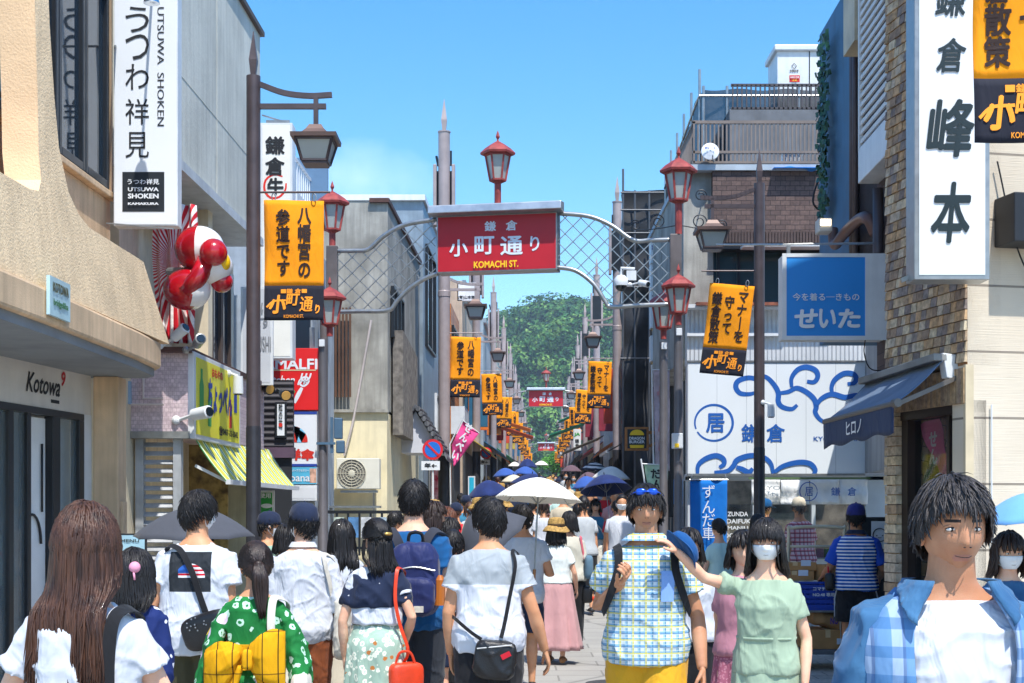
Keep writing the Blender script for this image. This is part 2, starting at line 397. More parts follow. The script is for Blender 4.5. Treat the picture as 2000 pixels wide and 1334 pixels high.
while n < 720:
    y = rng.uniform(375, 590); x = rng.uniform(-.05, .07)*y
    if rng.random() > .85: x = rng.uniform(-.2, .2)*y
    z = hz(x, y)
    if z < 9: continue
    r = rng.choice((3.6, 4.5, 5.5, 6.5, 8, 9.5))*rng.uniform(.85, 1.1); crown(mb, (x, y, z+r*.25), r, 250, r*.085, rng, .8, .32); n += 1
for px_, y_, r_ in ((1046, 520, 6), (1062, 522, 7.5), (1084, 518, 9), (1104, 524, 8), (1128, 520, 7), (1010, 515, 6), (990, 512, 5.5), (1150, 518, 7)):
    x_ = X(px_, y_); crown(mb, (x_, y_, hz(x_, y_)+r_*.75), r_, 330, r_*.08, rng, .75, .32); mb.tube([(x_, y_, hz(x_, y_)-4), (x_, y_, hz(x_, y_)+r_*.7)], .5, 6)
tag(mb.build('forest', LEAF, fixn=False), 'dense green wood covering the hill at the end of the street', 'forest', kind='stuff')
def tree(px, Y, h, r, label, rg):
    b = Vector((X(px, Y), Y, elev(Y))); t = thing('street_tree', label, 'tree', loc=b)
    m = MB(); m.tube([b, b+Vector((.05, 0, h*.35)), b+Vector((-.05, .1, h*.6))], [.16, .12, .07], 8)
    for k in range(4):
        a = k*1.7; m.tube([b+Vector((0, 0, h*(.35+.06*k))), b+Vector((math.cos(a)*r*.5, math.sin(a)*r*.5, h*(.62+.05*k)))], [.07, .03], 6)
    part(m, 'trunk', M('bark', '#5b4a3c', .95, var=.3, sc_=8, bump=.6, bs=30), t, smooth=True)
    m = MB(); crown(m, b+Vector((0, 0, h*.72)), r, 1500, .13, rg, 1.0); part(m, 'crown', LEAF2, t, fixn=False)
tree(1086, 150, 4.6, 1.9, 'bright green bushy tree under the farthest red arch sign', rng)
tree(1106, 165, 5.5, 2.2, 'taller green tree behind the bushy one at the street end', rng)
tree(912, 57, 3.4, .8, 'small leafy tree beside the far left shops', rng)
# ------------------------------------------------------------------ LEFT: tan stucco corner building
t = thing('stucco_building', 'tan stucco building with curved balcony and dark framed upper windows at left edge', 'building', loc=(-4.5, 11, 0))
O = -3.48
def sdq(o, Y): return (cx(Y)+o, Y)
m = MB(); slab(m, -9, -4.3, 6.5, 13.1, 2.9, 9); part(m, 'wall', STUC2, t)
m = MB()                                              # battered parapet with a fin that flares out of it
prof = [(7.6, 3.18), (13.22, 3.18), (12.72, 3.86), (11.2, 3.86), (10.97, 3.92), (10.8, 4.05), (10.65, 4.35), (10.55, 4.7), (10.45, 5.2), (10.38, 5.8), (10.3, 6.8), (10.25, 8.2)]
prof += [(10.05, 8.2), (10.08, 6.5), (10.14, 5.3), (10.2, 4.6), (10.22, 4.2), (10.19, 4.0), (10.1, 3.9), (9.9, 3.87), (9.4, 3.86), (7.6, 3.86)]
A = [Vector((cx(Y)+O-.10*(min(z, 4.2)-3.18)/.68, Y, z)) for Y, z in prof]; B = [p+Vector((-.26, 0, 0)) for p in A]; nA = len(A)
m.add(A+B, [tuple(range(nA)), tuple(reversed(range(nA, 2*nA)))]); m.m(1)
m.add(A+B, [(i, (i+1) % nA, nA+(i+1) % nA, nA+i) for i in range(nA)])
part(m, 'balcony_parapet', [STUC, CREAM], t, smooth=30)
m = MB(); pl = [sdq(O-.5, 7.2), sdq(O+.03, 7.2), sdq(O+.05, 10), sdq(O+.02, 12.2), sdq(O-.02, 13.0), sdq(O-.12, 13.22), sdq(O-.5, 13.3)]
m.prism(pl, (0, 0, 2.93), (1, 0, 0), (0, 1, 0), (0, 0, .24)); part(m, 'fascia_band', STUC2, t, bevel=.025)
m = MB(); pl = [sdq(-8, 7.2), sdq(O-.02, 7.2), sdq(O, 10), sdq(O-.03, 12.2), sdq(O-.08, 13.0), sdq(O-.2, 13.18), sdq(-8, 13.18)]
m.prism(pl, (0, 0, 2.86), (1, 0, 0), (0, 1, 0), (0, 0, .07)); part(m, 'soffit', M('grey soffit', '#8d9296', .8, var=.1), t)
m = MB(); slab(m, -4.3, -4.02, 9.0, 13.2, 3.1, 4.5); slab(m, -4.3, -3.96, 9.0, 13.2, 4.5, 4.56); part(m, 'window_sill', STUC2, t, bevel=.01)
m = MB(); slab(m, -4.3, -4.0, 12.98, 13.2, 4.56, 9); part(m, 'corner_pier', STUC2, t)
def winrow(t, o, ya, yb, z0, z1, n, tr=None, nm='window', fr=FRAME, gl=GL, w=.05, d=.06, right=False):
    s = 1 if not right else -1
    for i in range(n):
        a = ya+(yb-ya)*i/n; b = ya+(yb-ya)*(i+1)/n
        m = MB(); slab(m, o, o+s*d, a+.01, a+w, z0, z1); slab(m, o, o+s*d, b-w, b-.01, z0, z1); slab(m, o, o+s*d, a+w, b-w, z0, z0+w); slab(m, o, o+s*d, a+w, b-w, z1-w, z1)
        if tr: slab(m, o, o+s*(d+.01), a+w, b-w, tr, tr+w)
        f = part(m, nm, fr, t, bevel=.006)
        m = MB(); slab(m, o, o+s*.02, a+w, b-w, z0+w, z1-w); g = part(m, 'pane', gl, t); g.parent = f
winrow(t, -4.02, 9.6, 12.98, 4.56, 7.4, 5, 6.35, w=.07)
m = MB(); fdx = lambda Y: -3.84+.131*(Y-13.0)
def fpt(Y, z, d=0): return Vector((fdx(Y)+d, Y, z))
def front(m, Ya, Yb, z0, z1, d0, d1): return m.prism([(fdx(Ya)+d0, Ya), (fdx(Ya)+d1, Ya), (fdx(Yb)+d1, Yb), (fdx(Yb)+d0, Yb)], (0, 0, z0), (1, 0, 0), (0, 1, 0), (0, 0, z1-z0))
m = MB(); m.box((-3.83, 13.0, 0), (-3.6, 13.28, 2.86)); m.box((-3.62, 13.08, 1.35), (-3.57, 13.2, 1.72)); part(m, 'pillar', STUC2, t, bevel=.012)
m = MB(); front(m, 8, 12.98, 2.5, 2.86, -.1, 0); part(m, 'signboard', M('off white board', '#dcd8d2', .6, var=.06, streak=.15), t)
m = MB(); front(m, 12.82, 12.98, 0, 2.5, -.12, .005); part(m, 'door_jamb', WHITEP, t)
m = MB()
for a, b, z0, z1 in ((8, 12.82, 2.44, 2.5), (11.42, 11.5, 0, 2.44), (11.74, 11.8, 0, 2.44), (12.2, 12.34, 0, 2.44), (12.72, 12.82, 0, 2.44), (12.34, 12.72, 0, .12), (11.5, 11.74, 0, .1)): front(m, a, b, z0, z1, -.07, .01)
part(m, 'door_frame', FRAME, t, bevel=.005)
for a, b in ((8, 11.42), (11.5, 11.74), (12.34, 12.72)):
    m = MB(); front(m, a, b, .1, 2.44, -.04, -.02); part(m, 'door_glass', glass_mat('clear door glass', '#8fa0a6', .02, .75), t)
m = MB(); front(m, 8, 12.9, 0, 2.5, -.2, -.16); part(m, 'inner_wall', M('pale interior', '#f4f6f5', .5, var=.12, sc_=2), t)
for k, (y_, z_, h_, c_) in enumerate(((11.52, .9, .5, '#b8485c'), (11.62, 1.0, .42, '#d9a0ac'), (11.0, .7, .6, '#5f8fae'), (11.2, .8, .5, '#d8d4c8'), (12.45, .6, .7, '#7a8f8a'))):
    m = MB(); m.grid(lambda u, v: fpt(y_+.12*u-.06, z_+h_*(1-v), -.1+.02*math.sin(u*9+v*3)), 8, 6); part(m, 'hanging_garment', M('garment '+c_, c_, .8, var=.3, sc_=8), t, solid=.01)
m = MB(); front(m, 11.81, 12.19, .02, 2.42, -.075, -.055); part(m, 'pale_infill', M('pale infill panel', '#f4f6f5', .35, var=.05), t)  # white panel added across the open doorway so the shaded interior reads pale
m = MB(); m.tube([fpt(11.92+.16*math.cos(a), 1.35+.25*math.sin(a), -.04) for a in np.linspace(0, 3.5, 14)], .012, 6); m.tube([fpt(12.1, 2.2, -.04), fpt(12.1, 1.62, -.04)], .01, 6); part(m, 'door_handle', FRAME, t, smooth=True)
m = MB(); c = fpt(12.05, 2.7, .0); u = Vector((.131, 1, 0)).normalized(); nn = Vector((1, -.131, 0)).normalized()
letter(m, 'Kotowa', c, u, UZ, nn, .62, .17, .02, skew=.35); m.m(1); letter(m, '9', c+u*.36+UZ*.08, u, UZ, nn, h=.13, bold=.03, skew=.2); m.m(0); letter(m, '▬', c+u*.2-UZ*.13, u, UZ, nn, .16, .03)
part(m, 'lettering', [BLACK, SIGNRED], t)
def sign(name, label, cat, a, b, face, d=.1, frame=None, fm=WHITEP, group=None, edge=.03, body=None, bevel=.004):
    "box sign facing the camera between corners a (lower left) and b (upper right)"
    t = thing(name, label, cat, group, loc=(a.x, a.y, a.z))
    m = MB(); m.box((a.x, a.y, a.z), (b.x, a.y+d, b.z)); part(m, 'sign_box', body or fm, t, bevel=bevel)
    m = MB(); e = edge; m.box((a.x+e, a.y-.004, a.z+e), (b.x-e, a.y+.002, b.z-e)); part(m, 'face', face, t)
    return t
def wr(t, s, px, py, Y, w=None, h=None, mat=BLACK, bold=.02, vert=False, skew=0, nm='lettering'):
    m = MB(); k = Y/F; letter(m, s, P(px, py, Y-.006), UX, UZ, NF, w*k if w else None, h*k if h else None, bold, vert, skew); return part(m, nm, mat, t)
def ribbon(t, pts, wd, Y, mat, nm='brush_mark', off=.006, n=24):
    m = MB(); k = Y/F
    for qi, q in enumerate(pts if isinstance(pts[0][0], (tuple, list)) else [pts]):
        c = curve_pts([Vector((X(a, Y), Z(b, Y))) for a, b in q], n); L = len(c)
        wv = [wd*k*(.45+.55*math.sin(PI*(.12+.8*i/L))) for i in range(L)]
        stroke(m, c, wv, (0, Y-off-.0012*qi, 0), UX, UZ, NF, 0)
    return part(m, nm, mat, t)
# small plaque on the fascia
t = thing('wall_plaque', 'small pale blue plaque fixed on the tan fascia band', 'sign', loc=(-3.45, 9.9, 3.0))
m = MB(); slab(m, O+.06, O+.085, 9.78, 10.2, 2.98, 3.25); part(m, 'board', M('pale blue board', '#b5d6de', .4, var=.08), t)
m = MB(); letter(m, 'KOTOWA', sd(O+.087, 9.99, 3.18), SDIR, UZ, UX, .32, .07, .03); m.m(1); letter(m, 'bridge&ha', sd(O+.087, 9.99, 3.07), SDIR, UZ, UX, .3, .06, .02); part(m, 'lettering', [M('grey ink', '#5c5a3c', .7, var=0), M('green ink', '#3f7d4a', .7, var=0)], t)
# ------------------------------------------------------------------ tall white vertical sign
Y = 13.0
t = sign('vertical_sign', 'tall white vertical sign with black characters and a black square at its foot', 'sign', P(222, 441, Y), P(347, -120, Y), WHITE, .16, edge=.012)
for s, y in (('う', 38), ('つ', 92), ('わ', 150), ('祥', 218), ('見', 283)): wr(t, s, 268, y, Y, 46, 50, BLACK, .0)
m = MB(); letter(m, 'UTSUWA  SHOKEN', P(314, 130, Y-.006), -UZ, UX, NF, 232*Y/F, 13*Y/F, .0); part(m, 'lettering', BLACK, t)
m = MB(); m.box(P(239, 413, Y-.008), P(321, 336, Y-.003)); part(m, 'black_square', M('sign black', '#1c2228', .5, var=.1), t)
for s, y, w_, h_, b in (('うつわ祥見', 355, 62, 11, .02), ('UTSUWA', 370, 60, 8, .03), ('SHOKEN', 383, 60, 10, .04), ('KAMAKURA', 398, 60, 5, .05)): wr(t, s, 280, y, Y-.012, w_, h_, WHITE, b)
m = MB(); m.bar(P(208, 436, Y-.03), P(340, 447, Y-.03), .012); m.tube([P(225, 90, Y+.05), P(225, 90, Y-.5)], .012, 6); part(m, 'bracket', STEEL, t)
t = thing('spotlight', 'chrome spotlight on a thin rod over the tall white vertical sign', 'lamp', loc=P(296, -30, 12.4))
m = MB(); m.tube([P(300, -60, 12.9), P(296, -12, 12.3)], .012, 6); part(m, 'arm', STEEL, t)
m = MB(); m.lathe([(.0, .1), (.05, .09), (.065, 0), (.07, -.02), (.06, -.02), (0, -.01)], P(296, 2, 12.3), 16); part(m, 'lamp_head', M('chrome', '#d8dadb', .12, 1, var=0), t, smooth=40)
# ------------------------------------------------------------------ grey panelled building with cream lower wall
t = thing('grey_building', 'weathered grey panel building with dark roof edge behind the tall white sign', 'building', loc=(-4, 16, 0))
m = MB(); slab(m, -9, -3.61, 13.9, 18.1, 5.1, 7.68); part(m, 'wall', GREYP, t)
m = MB()
for q in range(2, 3):
    m.tube([sd(-3.61, 13.92, 5.1+q*.43), sd(-3.61, 18.09, 5.1+q*.43)], .0045, 4)
for q in range(2, 3): m.tube([sd(-3.608, 13.9+q*.9, 5.1), sd(-3.608, 13.9+q*.9, 7.6)], .004, 4)
part(m, 'panel_joint', GREYP, t)
m = MB(); slab(m, -9, -3.56, 13.85, 18.15, 7.68, 7.74); part(m, 'roof_edge', M('brown roof metal', '#5a4c44', .6, .2), t)
m = MB(); slab(m, -4.6, -3.57, 13.85, 18.12, 5.0, 5.1); part(m, 'lower_trim', M('grey white trim', '#c8ccce', .5, var=.1, streak=.3), t)
m = MB(); slab(m, -9, -4.15, 13.9, 18.1, 0, 5.0); part(m, 'lower_wall', M('cream wall', '#e6d9bd', .85, var=.1, streak=.3), t)
m = MB(); slab(m, -4.15, -3.75, 15.9, 16.1, 3.2, 5.0); slab(m, -4.15, -3.95, 13.9, 18.1, 4.6, 4.78); part(m, 'beam', M('cream wall', ''), t)
m = MB(); slab(m, -4.15, -3.9, 16.1, 17.9, 3.1, 4.6); part(m, 'metal_cladding', M('pale green metal', '#b9c7c4', .45, .2, var=.08, streak=.3), t)
winrow(t, -3.9, 16.5, 17.5, 3.25, 4.45, 2, fr=M('brown frame', '#4a3d38', .5))
# striped bunting and glossy sculpture
RW = NG('red and white stripes', .7); q = RW.sep(RW.co('Object'))
ang = RW.math('ARCTAN2', q[0], RW.math('SUBTRACT', .95, q[2])); st = RW.math('GREATER_THAN', RW.math('FRACT', RW.math('MULTIPLY', ang, 9.0)), .5)
RW.bump(RW.noise(6), .4, .05); RW = RW.out(RW.mix(st, lin('#c8142a'), lin('#f2eeee')))
t = thing('striped_bunting', 'red and white striped bunting hanging behind the glossy red sculpture', 'bunting', loc=P(340, 690, 14.6))
m = MB()
b0 = P(352, 400, 14.6)
m.grid(lambda u, v: Vector((b0.x-.26+.42*u+.05*math.sin(v*5)*(u-.5), 14.6+.04*math.sin(u*26), b0.z-1.42*v)), 40, 14); part(m, 'cloth', RW, t, smooth=True, solid=.006)
t = thing('balloon_sculpture', 'glossy red and white ball sculpture with yellow spot jutting from the left wall', 'sculpture', loc=P(390, 525, 14))
GR = M('glossy red', '#b80f20', .18, 0, var=.1, sc_=5, coat=.6, c2='#8e0a18'); GW = M('glossy white', '#f0eeec', .2, var=.04, coat=.5); GY = M('glossy yellow', '#f3c313', .2, var=0, coat=.5)
ys_ = 14.0; k = ys_/F
def ballp(nm, px, py, r, mt, dy=0, sx=1, sz=1, c2=None):
    m = MB(); m.ball(P(px, py, ys_+dy), (r*k*sx, r*k, r*k*sz), 28, 18)
    if c2:
        pc = P(px, py, ys_+dy); m.mi = [1 if (sum(m.v[i][0] for i in f)/len(f) > pc.x+c2[0]*r*k and True) else 0 for f in m.f]
    return part(m, nm, mt, t, smooth=True)
ballp('head_ball', 390, 487, 48, [GR, GW], .1, 1.02, .95, (.0,)); ballp('nose_ball', 417, 493, 27, GR, -.15); ballp('white_ball', 418, 520, 36, GW, .02)
ballp('yellow_ball', 438, 512, 15, GY, -.06, .8, 1.2); ballp('body_ball', 365, 566, 40, [GR, GW], 0, 1.15, 1, (.35,)); ballp('foot_ball', 433, 550, 22, GR, .05)
m = MB(); m.tube([P(405, 510, ys_-.1), P(385, 545, ys_-.12), P(362, 570, ys_-.1)], [.1, .09, .11], 16); part(m, 'arm', GR, t, smooth=True)
m = MB(); m.tube([P(330, 530, 14.3), P(365, 530, 14.1)], .04, 10); part(m, 'wall_bracket', STEEL, t)
# ------------------------------------------------------------------ pink tiled kiosk with yellow sign
PINK = tex_bricks('pink tiles', ['#d3bfc6', '#dbc8cd', '#c9b3bd'], '#a8959b', 12, .5, .5, .03, .35, rot=(PI/2, 0, 0), bump=.25)
t = thing('tiled_shop', 'small shop with pink tiled upper band and grey louvre screen', 'shop', loc=(-3.6, 15, 0))
m = MB(); m.prism([(-3.85, 14.3), (-3.26, 14.3), (cx(18.3)-3.6, 18.3), (-3.85, 18.3)], (0, 0, 2.42), (1, 0, 0), (0, 1, 0), (0, 0, .8)); part(m, 'tiled_band', PINK, t)
m = MB(); m.prism([(-4.1, 14.2), (-3.22, 14.2), (cx(18.4)-3.55, 18.4), (-4.1, 18.4)], (0, 0, 3.22), (1, 0, 0), (0, 1, 0), (0, 0, .05)); part(m, 'roof_flashing', M('rust brown metal', '#5a3c34', .6, .2, var=.2), t)
m = MB(); m.box((-3.9, 14.27, 2.36), (-3.24, 14.4, 2.43)); part(m, 'lower_trim', STEEL, t)
m = MB(); m.box((-4.1, 14.6, 0), (-3.88, 14.8, 3.2)); part(m, 'wall', M('greenish render', '#b4b5a0', .9, var=.15, streak=.5), t); m = MB(); m.box((-3.9, 17.9, 0), (-3.3, 18.1, 2.4)); part(m, 'pier', M('greenish render', ''), t)
m = MB(); m.box((-3.8, 14.35, 0), (-3.72, 14.45, 2.36)); m.box((-3.42, 14.35, 0), (-3.34, 14.45, 2.36))
for i in range(26): m.bar((-3.72, 14.4, .1+i*.088), (-3.42, 14.4, .1+i*.088), .012, .06, (0, .7, .7))
part(m, 'louvre_screen', M('weathered grey slats', '#b8bcc0', .6, .3, var=.2, streak=.4), t)
m = MB(); m.box((-3.75, 16.5, 0), (-3.3, 16.55, 2.4)); part(m, 'interior_wall', M('warm interior', '#a08a50', .8, var=.3, sc_=9, c2='#4a3a1c'), t)
m = MB()
for i in range(3): m.box((-3.72, 15.0+.4*i, .75+.3*i), (-3.36, 15.3+.4*i, .79+.3*i))
part(m, 'shelf', M('shelf wood', '#8a6b3c', .7), t)
rg = random.Random(2)
for i in range(14):
    m = MB(); x = -3.7+.33*rg.random(); y = 15.0+.4*(i % 3)+.1; z = .79+.3*(i % 3); s = rg.uniform(.04, .08); m.box((x-s, y-s, z), (x+s, y+s, z+rg.uniform(.08, .2)))
    tag(part(m, 'goods_box', M(rg.choice(['goods yellow', 'goods green', 'goods cream']), {'y': '#e0c335', 'g': '#5d9a4c', 'c': '#dccfae'}['y'], .6), t, bevel=.004))
YS = M('yellow board', '#ece23a', .5, var=.06, sc_=2)
t = thing('yellow_sign', 'yellow shop sign with blue writing and painted bottles above the louvre shop', 'sign', loc=(-3.2, 15, 2.4))
m = MB(); slab(m, -3.6, -3.52, 14.32, 16.5, 2.36, 3.24); part(m, 'sign_box', WHITEP, t, bevel=.006)
m = MB(); slab(m, -3.53, -3.514, 14.4, 16.42, 2.41, 3.19); part(m, 'face', YS, t)
def wl(t, s, o, Y, z, w, h, mat, bold=.02, skew=0): m = MB(); letter(m, s, sd(o, Y, z), SDIR, UZ, UX, w, h, bold, skew=skew); return part(m, 'lettering', mat, t)
BLUEI = M('blue ink', '#1d3f9a', .6, var=0); REDI = M('red ink', '#d02818', .6, var=0); GRNI = M('green paint', '#3c9a4a', .6, var=0)
wl(t, 'ちょっぺん', -3.512, 15.45, 2.85, 1.15, .36, BLUEI, .04, .2); wl(t, 'おもやの', -3.512, 15.3, 3.1, .5, .1, REDI, .04); wl(t, '☎0467-22-3042', -3.512, 15.85, 2.5, .95, .1, BLACK, .02)
for y_, z_, s_, mm in ((14.6, 2.85, 1.2, GRNI), (14.95, 2.72, 1, GRNI), (16.2, 2.95, 1, BLUEI), (15.95, 2.72, .8, REDI)):
    m = MB(); m.prism([(-.07, -.2), (.07, -.2), (.07, .06), (.03, .12), (.03, .2), (-.03, .2), (-.03, .12), (-.07, .06)], sd(-3.512, y_, z_), SDIR*s_, UZ*s_, UX*.003); part(m, 'painted_bottle', mm, t)
AW = NG('striped awning', .8); q = AW.sep(AW.co('Object')); fr = AW.math('FRACT', AW.math('MULTIPLY', q[1], 3.2)); AW.bump(AW.noise(4), .3, .03)
AW = AW.out(AW.ramp(fr, [(0, lin('#d8cf4a')), (.3, lin('#eef0dc')), (.42, lin('#4f9a55')), (.6, lin('#eef0dc')), (.72, lin('#cfc94a'))], 'CONSTANT'))
t = thing('striped_awning', 'yellow green and white striped awning over the little left shop', 'awning', loc=(-3.3, 16, 2))
m = MB(); m.grid(lambda u, v: sd(-3.62+.36*u, 14.6+4.1*v, 2.44-.5*u-.03*math.sin(u*PI)), 8, 12); part(m, 'canopy', AW, t, solid=.008)
m = MB(); m.bar(sd(-3.24, 14.6, 1.93), sd(-3.24, 18.72, 1.93), .05); part(m, 'front_bar', WHITEP, t)
for y_ in (14.7, 18.6): m = MB(); m.bar(sd(-3.6, y_, 2.1), sd(-3.26, y_, 1.93), .03); part(m, 'arm', WHITEP, t)
# floodlights, meters, cameras on the left walls
def bullet(px, py, Y, d, label, nm='security_camera', cat='camera', s=1, mat=WHITEP):
    p = P(px, py, Y); t = thing(nm, label, cat, loc=p); d = Vector(d).normalized()
    m = MB(); m.tube([p, p+d*.16*s, p+d*.17*s], [.045*s, .05*s, .03*s], 14); part(m, 'housing', mat, t, smooth=40)
    m = MB(); m.tube([p+d*.16*s, p+d*.175*s], [.04*s, .036*s], 14); part(m, 'lens', GL2, t)
    m = MB(); m.tube([p, p-d*.06*s+Vector((-.08*s, .05, -.03*s))], .014*s, 8); m.ball(p-d*.06*s+Vector((-.1*s, .05, -.03*s)), .035*s, 10, 8); part(m, 'mount', mat, t)
bullet(340, 660, 14.1, (.5, -.3, .35), 'white floodlight tube on the ledge below the sculpture', 'floodlight', 'lamp', 1.1)
bullet(385, 672, 14.1, (.4, -.9, .2), 'grey round floodlight facing out from the ledge', 'floodlight', 'lamp', 1.1, STEEL)
bullet(378, 810, 14.2, (.8, -.5, .1), 'white spotlight in front of the yellow shop sign', 'floodlight', 'lamp', 1.3)
bullet(465, 735, 15.8, (0, 0, -1), 'white cylinder sensor lamp beside the yellow sign end', 'sensor_lamp', 'lamp', 1.2)
t = thing('electric_meter', 'blue grey electric meter with cables on the side wall by the pink tiles', 'meter', loc=P(243, 760, 14.3))
m = MB(); m.tube([P(243, 790, 14.25), P(243, 745, 14.25)], [.075, .07], 16); part(m, 'glass_cover', M('meter blue', '#8fa9bd', .2, var=.05), t, smooth=40)
m = MB(); m.box(P(232, 800, 14.25), P(256, 780, 14.32)); part(m, 'base_box', FRAME, t)
m = MB(); m.tube(curve_pts([P(240, 800, 14.25), P(228, 830, 14.24), P(232, 870, 14.25), P(225, 905, 14.26)]), .008, 6); m.tube([P(250, 790, 14.24), P(320, 790, 14.24)], .012, 6); m.tube([P(280, 735, 14.24), P(280, 778, 14.24), P(318, 778, 14.24)], .012, 6); part(m, 'conduit', M('beige conduit', '#cfc4c0', .5), t)

t = sign('notice_board', 'pale blue notice board standing behind the long haired person in white', 'sign', P(222, 1150, 12.4), P(286, 1042, 12.4), M('notice pale blue', '#a9d2e2', .4, var=.1), .03, fm=FRAME, edge=.015); wr(t, 'MENU', 254, 1056, 12.4, 36, 6, BLACK, .02); ribbon(t, [(240, 1110), (246, 1085), (262, 1080), (270, 1095), (258, 1112)], 8, 12.4, M('notice pink', '#c9788c', .6))
m = MB(); m.tube([P(230, 1150, 12.42), Vector((X(230, 12.42), 12.42, 0))], .012, 6); part(m, 'leg', FRAME, t); m = MB(); m.tube([P(278, 1150, 12.42), Vector((X(278, 12.42), 12.42, 0))], .012, 6); part(m, 'leg', FRAME, t)
# ------------------------------------------------------------------ LEFT, farther: sign stack, black shop, concrete house
def boxb(name, label, o0, o1, Ya, Yb, z1, mat, cat='building', z0=0, nm='wall'):
    t = thing(name, label, cat, loc=(cx(Ya)+(o0+o1)/2, Ya, elev(Ya)))
    m = MB(); slab(m, o0, o1, Ya, Yb, z0, z1); part(m, nm, mat, t); return t
def boxp(t, nm, mat, o0, o1, Ya, Yb, z0, z1, **k): m = MB(); slab(m, o0, o1, Ya, Yb, z0, z1); return part(m, nm, mat, t, **k)
Y = 19.4
t = sign('vertical_sign', 'white rooftop sign with brushed black characters and a red ring behind the near lamp post', 'sign', P(508, 700, Y), P(571, 240, Y), M('cream white face', '#eeece4', .5, var=.04), .3)
for s, y in (('鎌', 284), ('倉', 325)): wr(t, s, 537, y, Y, 38, 36, BLACK, .035)
wr(t, '牛', 538, 364, Y, 32, 34, BLACK, .04)
ribbon(t, [(552, 345), (535, 341), (519, 352), (517, 372), (528, 386), (545, 385), (557, 372), (559, 358)], 4.5, Y, M('red brush paint', '#e02a1c', .6, var=0))
m = MB(); m.bar(P(520, 238, Y+.2), P(566, 238, Y+.2), .04); m.bar(P(512, 225, Y+.2), P(562, 240, Y+.2), .02); part(m, 'top_rail', STEEL, t)
t = boxb('black_shop', 'narrow dark ribbed shop with spotlights behind the near lamp post', -7, -3.95, 19.55, 20.9, 4.6, M('pale blue render', '#aab6c2', .85, var=.12, streak=.4))
BR = NG('black ribbed metal', .45, .2); q = BR.sep(BR.co('Object')); BR.bump(BR.math('SINE', BR.math('MULTIPLY', q[2], 75)), .5, .02); BR = BR.out(lin('#2d2a31'))
boxp(t, 'ribbed_front', BR, -3.9, -3.42, 19.4, 19.5, 2.48, 3.42); boxp(t, 'purple_band', M('dull purple trim', '#5f4a5c', .5, var=.1), -3.9, -3.4, 19.36, 19.5, 2.36, 2.5)
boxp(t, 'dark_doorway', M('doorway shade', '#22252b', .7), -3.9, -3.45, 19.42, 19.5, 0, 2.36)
boxp(t, 'rear_wall', M('pale blue render', ''), -7, -3.45, 21.2, 23.4, 0, 5.6); m = MB(); fbox(m, 537, 606, 622, 682, 21.1, .08); part(m, 'window', GL, t)
t = sign('poster', 'framed white poster with black characters on the dark ribbed shop', 'poster', P(537, 855, 19.35), P(560, 785, 19.35), WHITE, .03, fm=FRAME); wr(t, '松の花', 548, 812, 19.345, 8, 50, BLACK, .03, True); wr(t, '●', 548, 830, 19.34, 8, 8, REDI, 0)
Y = 17.9
t = sign('sushi_sign', 'pale grey sign board with slanted grey lettering half behind the near lamp post', 'sign', P(470, 752, Y), P(533, 560, Y), M('pale grey board', '#c6cad0', .6, var=.06), .06)
wr(t, 'EF SUSHI', 506, 672, Y, 46, 30, M('grey ink 2', '#82858c', .7, var=0), .02, skew=-.1); wr(t, 'ぱず', 520, 615, Y, 22, 52, M('grey ink 2', ''), .02, True)
for px, py, d in ((520, 757, (.6, -.7, -.3)), (555, 770, (.4, -.9, -.25))):
    p = P(px, py, 18.2); t = thing('spotlight', 'black swivel spotlight on the dark shop, %s' % ('left one turned to the street' if px < 540 else 'right one showing its warm lens'), 'lamp', loc=p); d = Vector(d).normalized()
    m = MB(); m.tube([p-d*.09, p, p+d*.1], [.05, .065, .075], 16); part(m, 'lamp_head', FRAME, t, smooth=40)
    m = MB(); m.tube([p+d*.1, p+d*.103], [.06, .055], 16); part(m, 'lens', M('warm lens', '#c89a52', .2, var=.2), t)
    m = MB(); m.bar(p-d*.05, p+Vector((-.12, .2, .08)), .03); part(m, 'arm', FRAME, t)
bullet(517, 890, 18.4, (.3, -.8, -.45), 'small white dome camera over the narrow shop doorway')
Y = 20.6
t = sign('kitchen_sign', 'red kitchen sign with white capitals and a fork of pasta', 'sign', P(530, 801, Y), P(622, 680, Y), M('sign bright red', '#e01f1f', .4, var=.03), .3, fm=M('sign bright red', ''), edge=.005)
wr(t, 'AMALFI', 567, 711, Y, 106, 21, WHITE, .03); wr(t, 'Kitchen', 546, 742, Y, 60, 17, WHITE, .015, skew=.3); m = MB(); m.box(P(530, 724, Y-.008), P(617, 722, Y-.004)); part(m, 'rule', M('cream line', '#e8d9a8', .6), t)
ribbon(t, [(575, 787), (583, 770), (590, 757)], 8, Y, WHITE); ribbon(t, [(582, 752), (586, 742), (598, 736), (603, 745), (594, 754), (586, 750), (592, 743), (600, 748)], 4, Y, WHITE); wr(t, 'Ψ', 596, 740, Y, 20, 22, WHITE, .02, skew=.3)
m = MB(); m.ball(P(562, 765, Y), (.12, .01, .05), 20, 8); part(m, 'green_oval', GRNI, t); wr(t, '本日営業', 562, 764, Y-.012, 26, 6, WHITE, .03)
t = sign('umbrella_shop_sign', 'white sign with blue borders, red striped parasol drawing and red characters', 'sign', P(530, 909, Y), P(619, 806, Y), WHITE, .3, edge=.005)
m = MB(); m.box(P(530, 809, Y-.008), P(619, 804, Y-.002)); m.box(P(530, 911, Y-.008), P(619, 906, Y-.002)); part(m, 'blue_border', BLUEI, t)
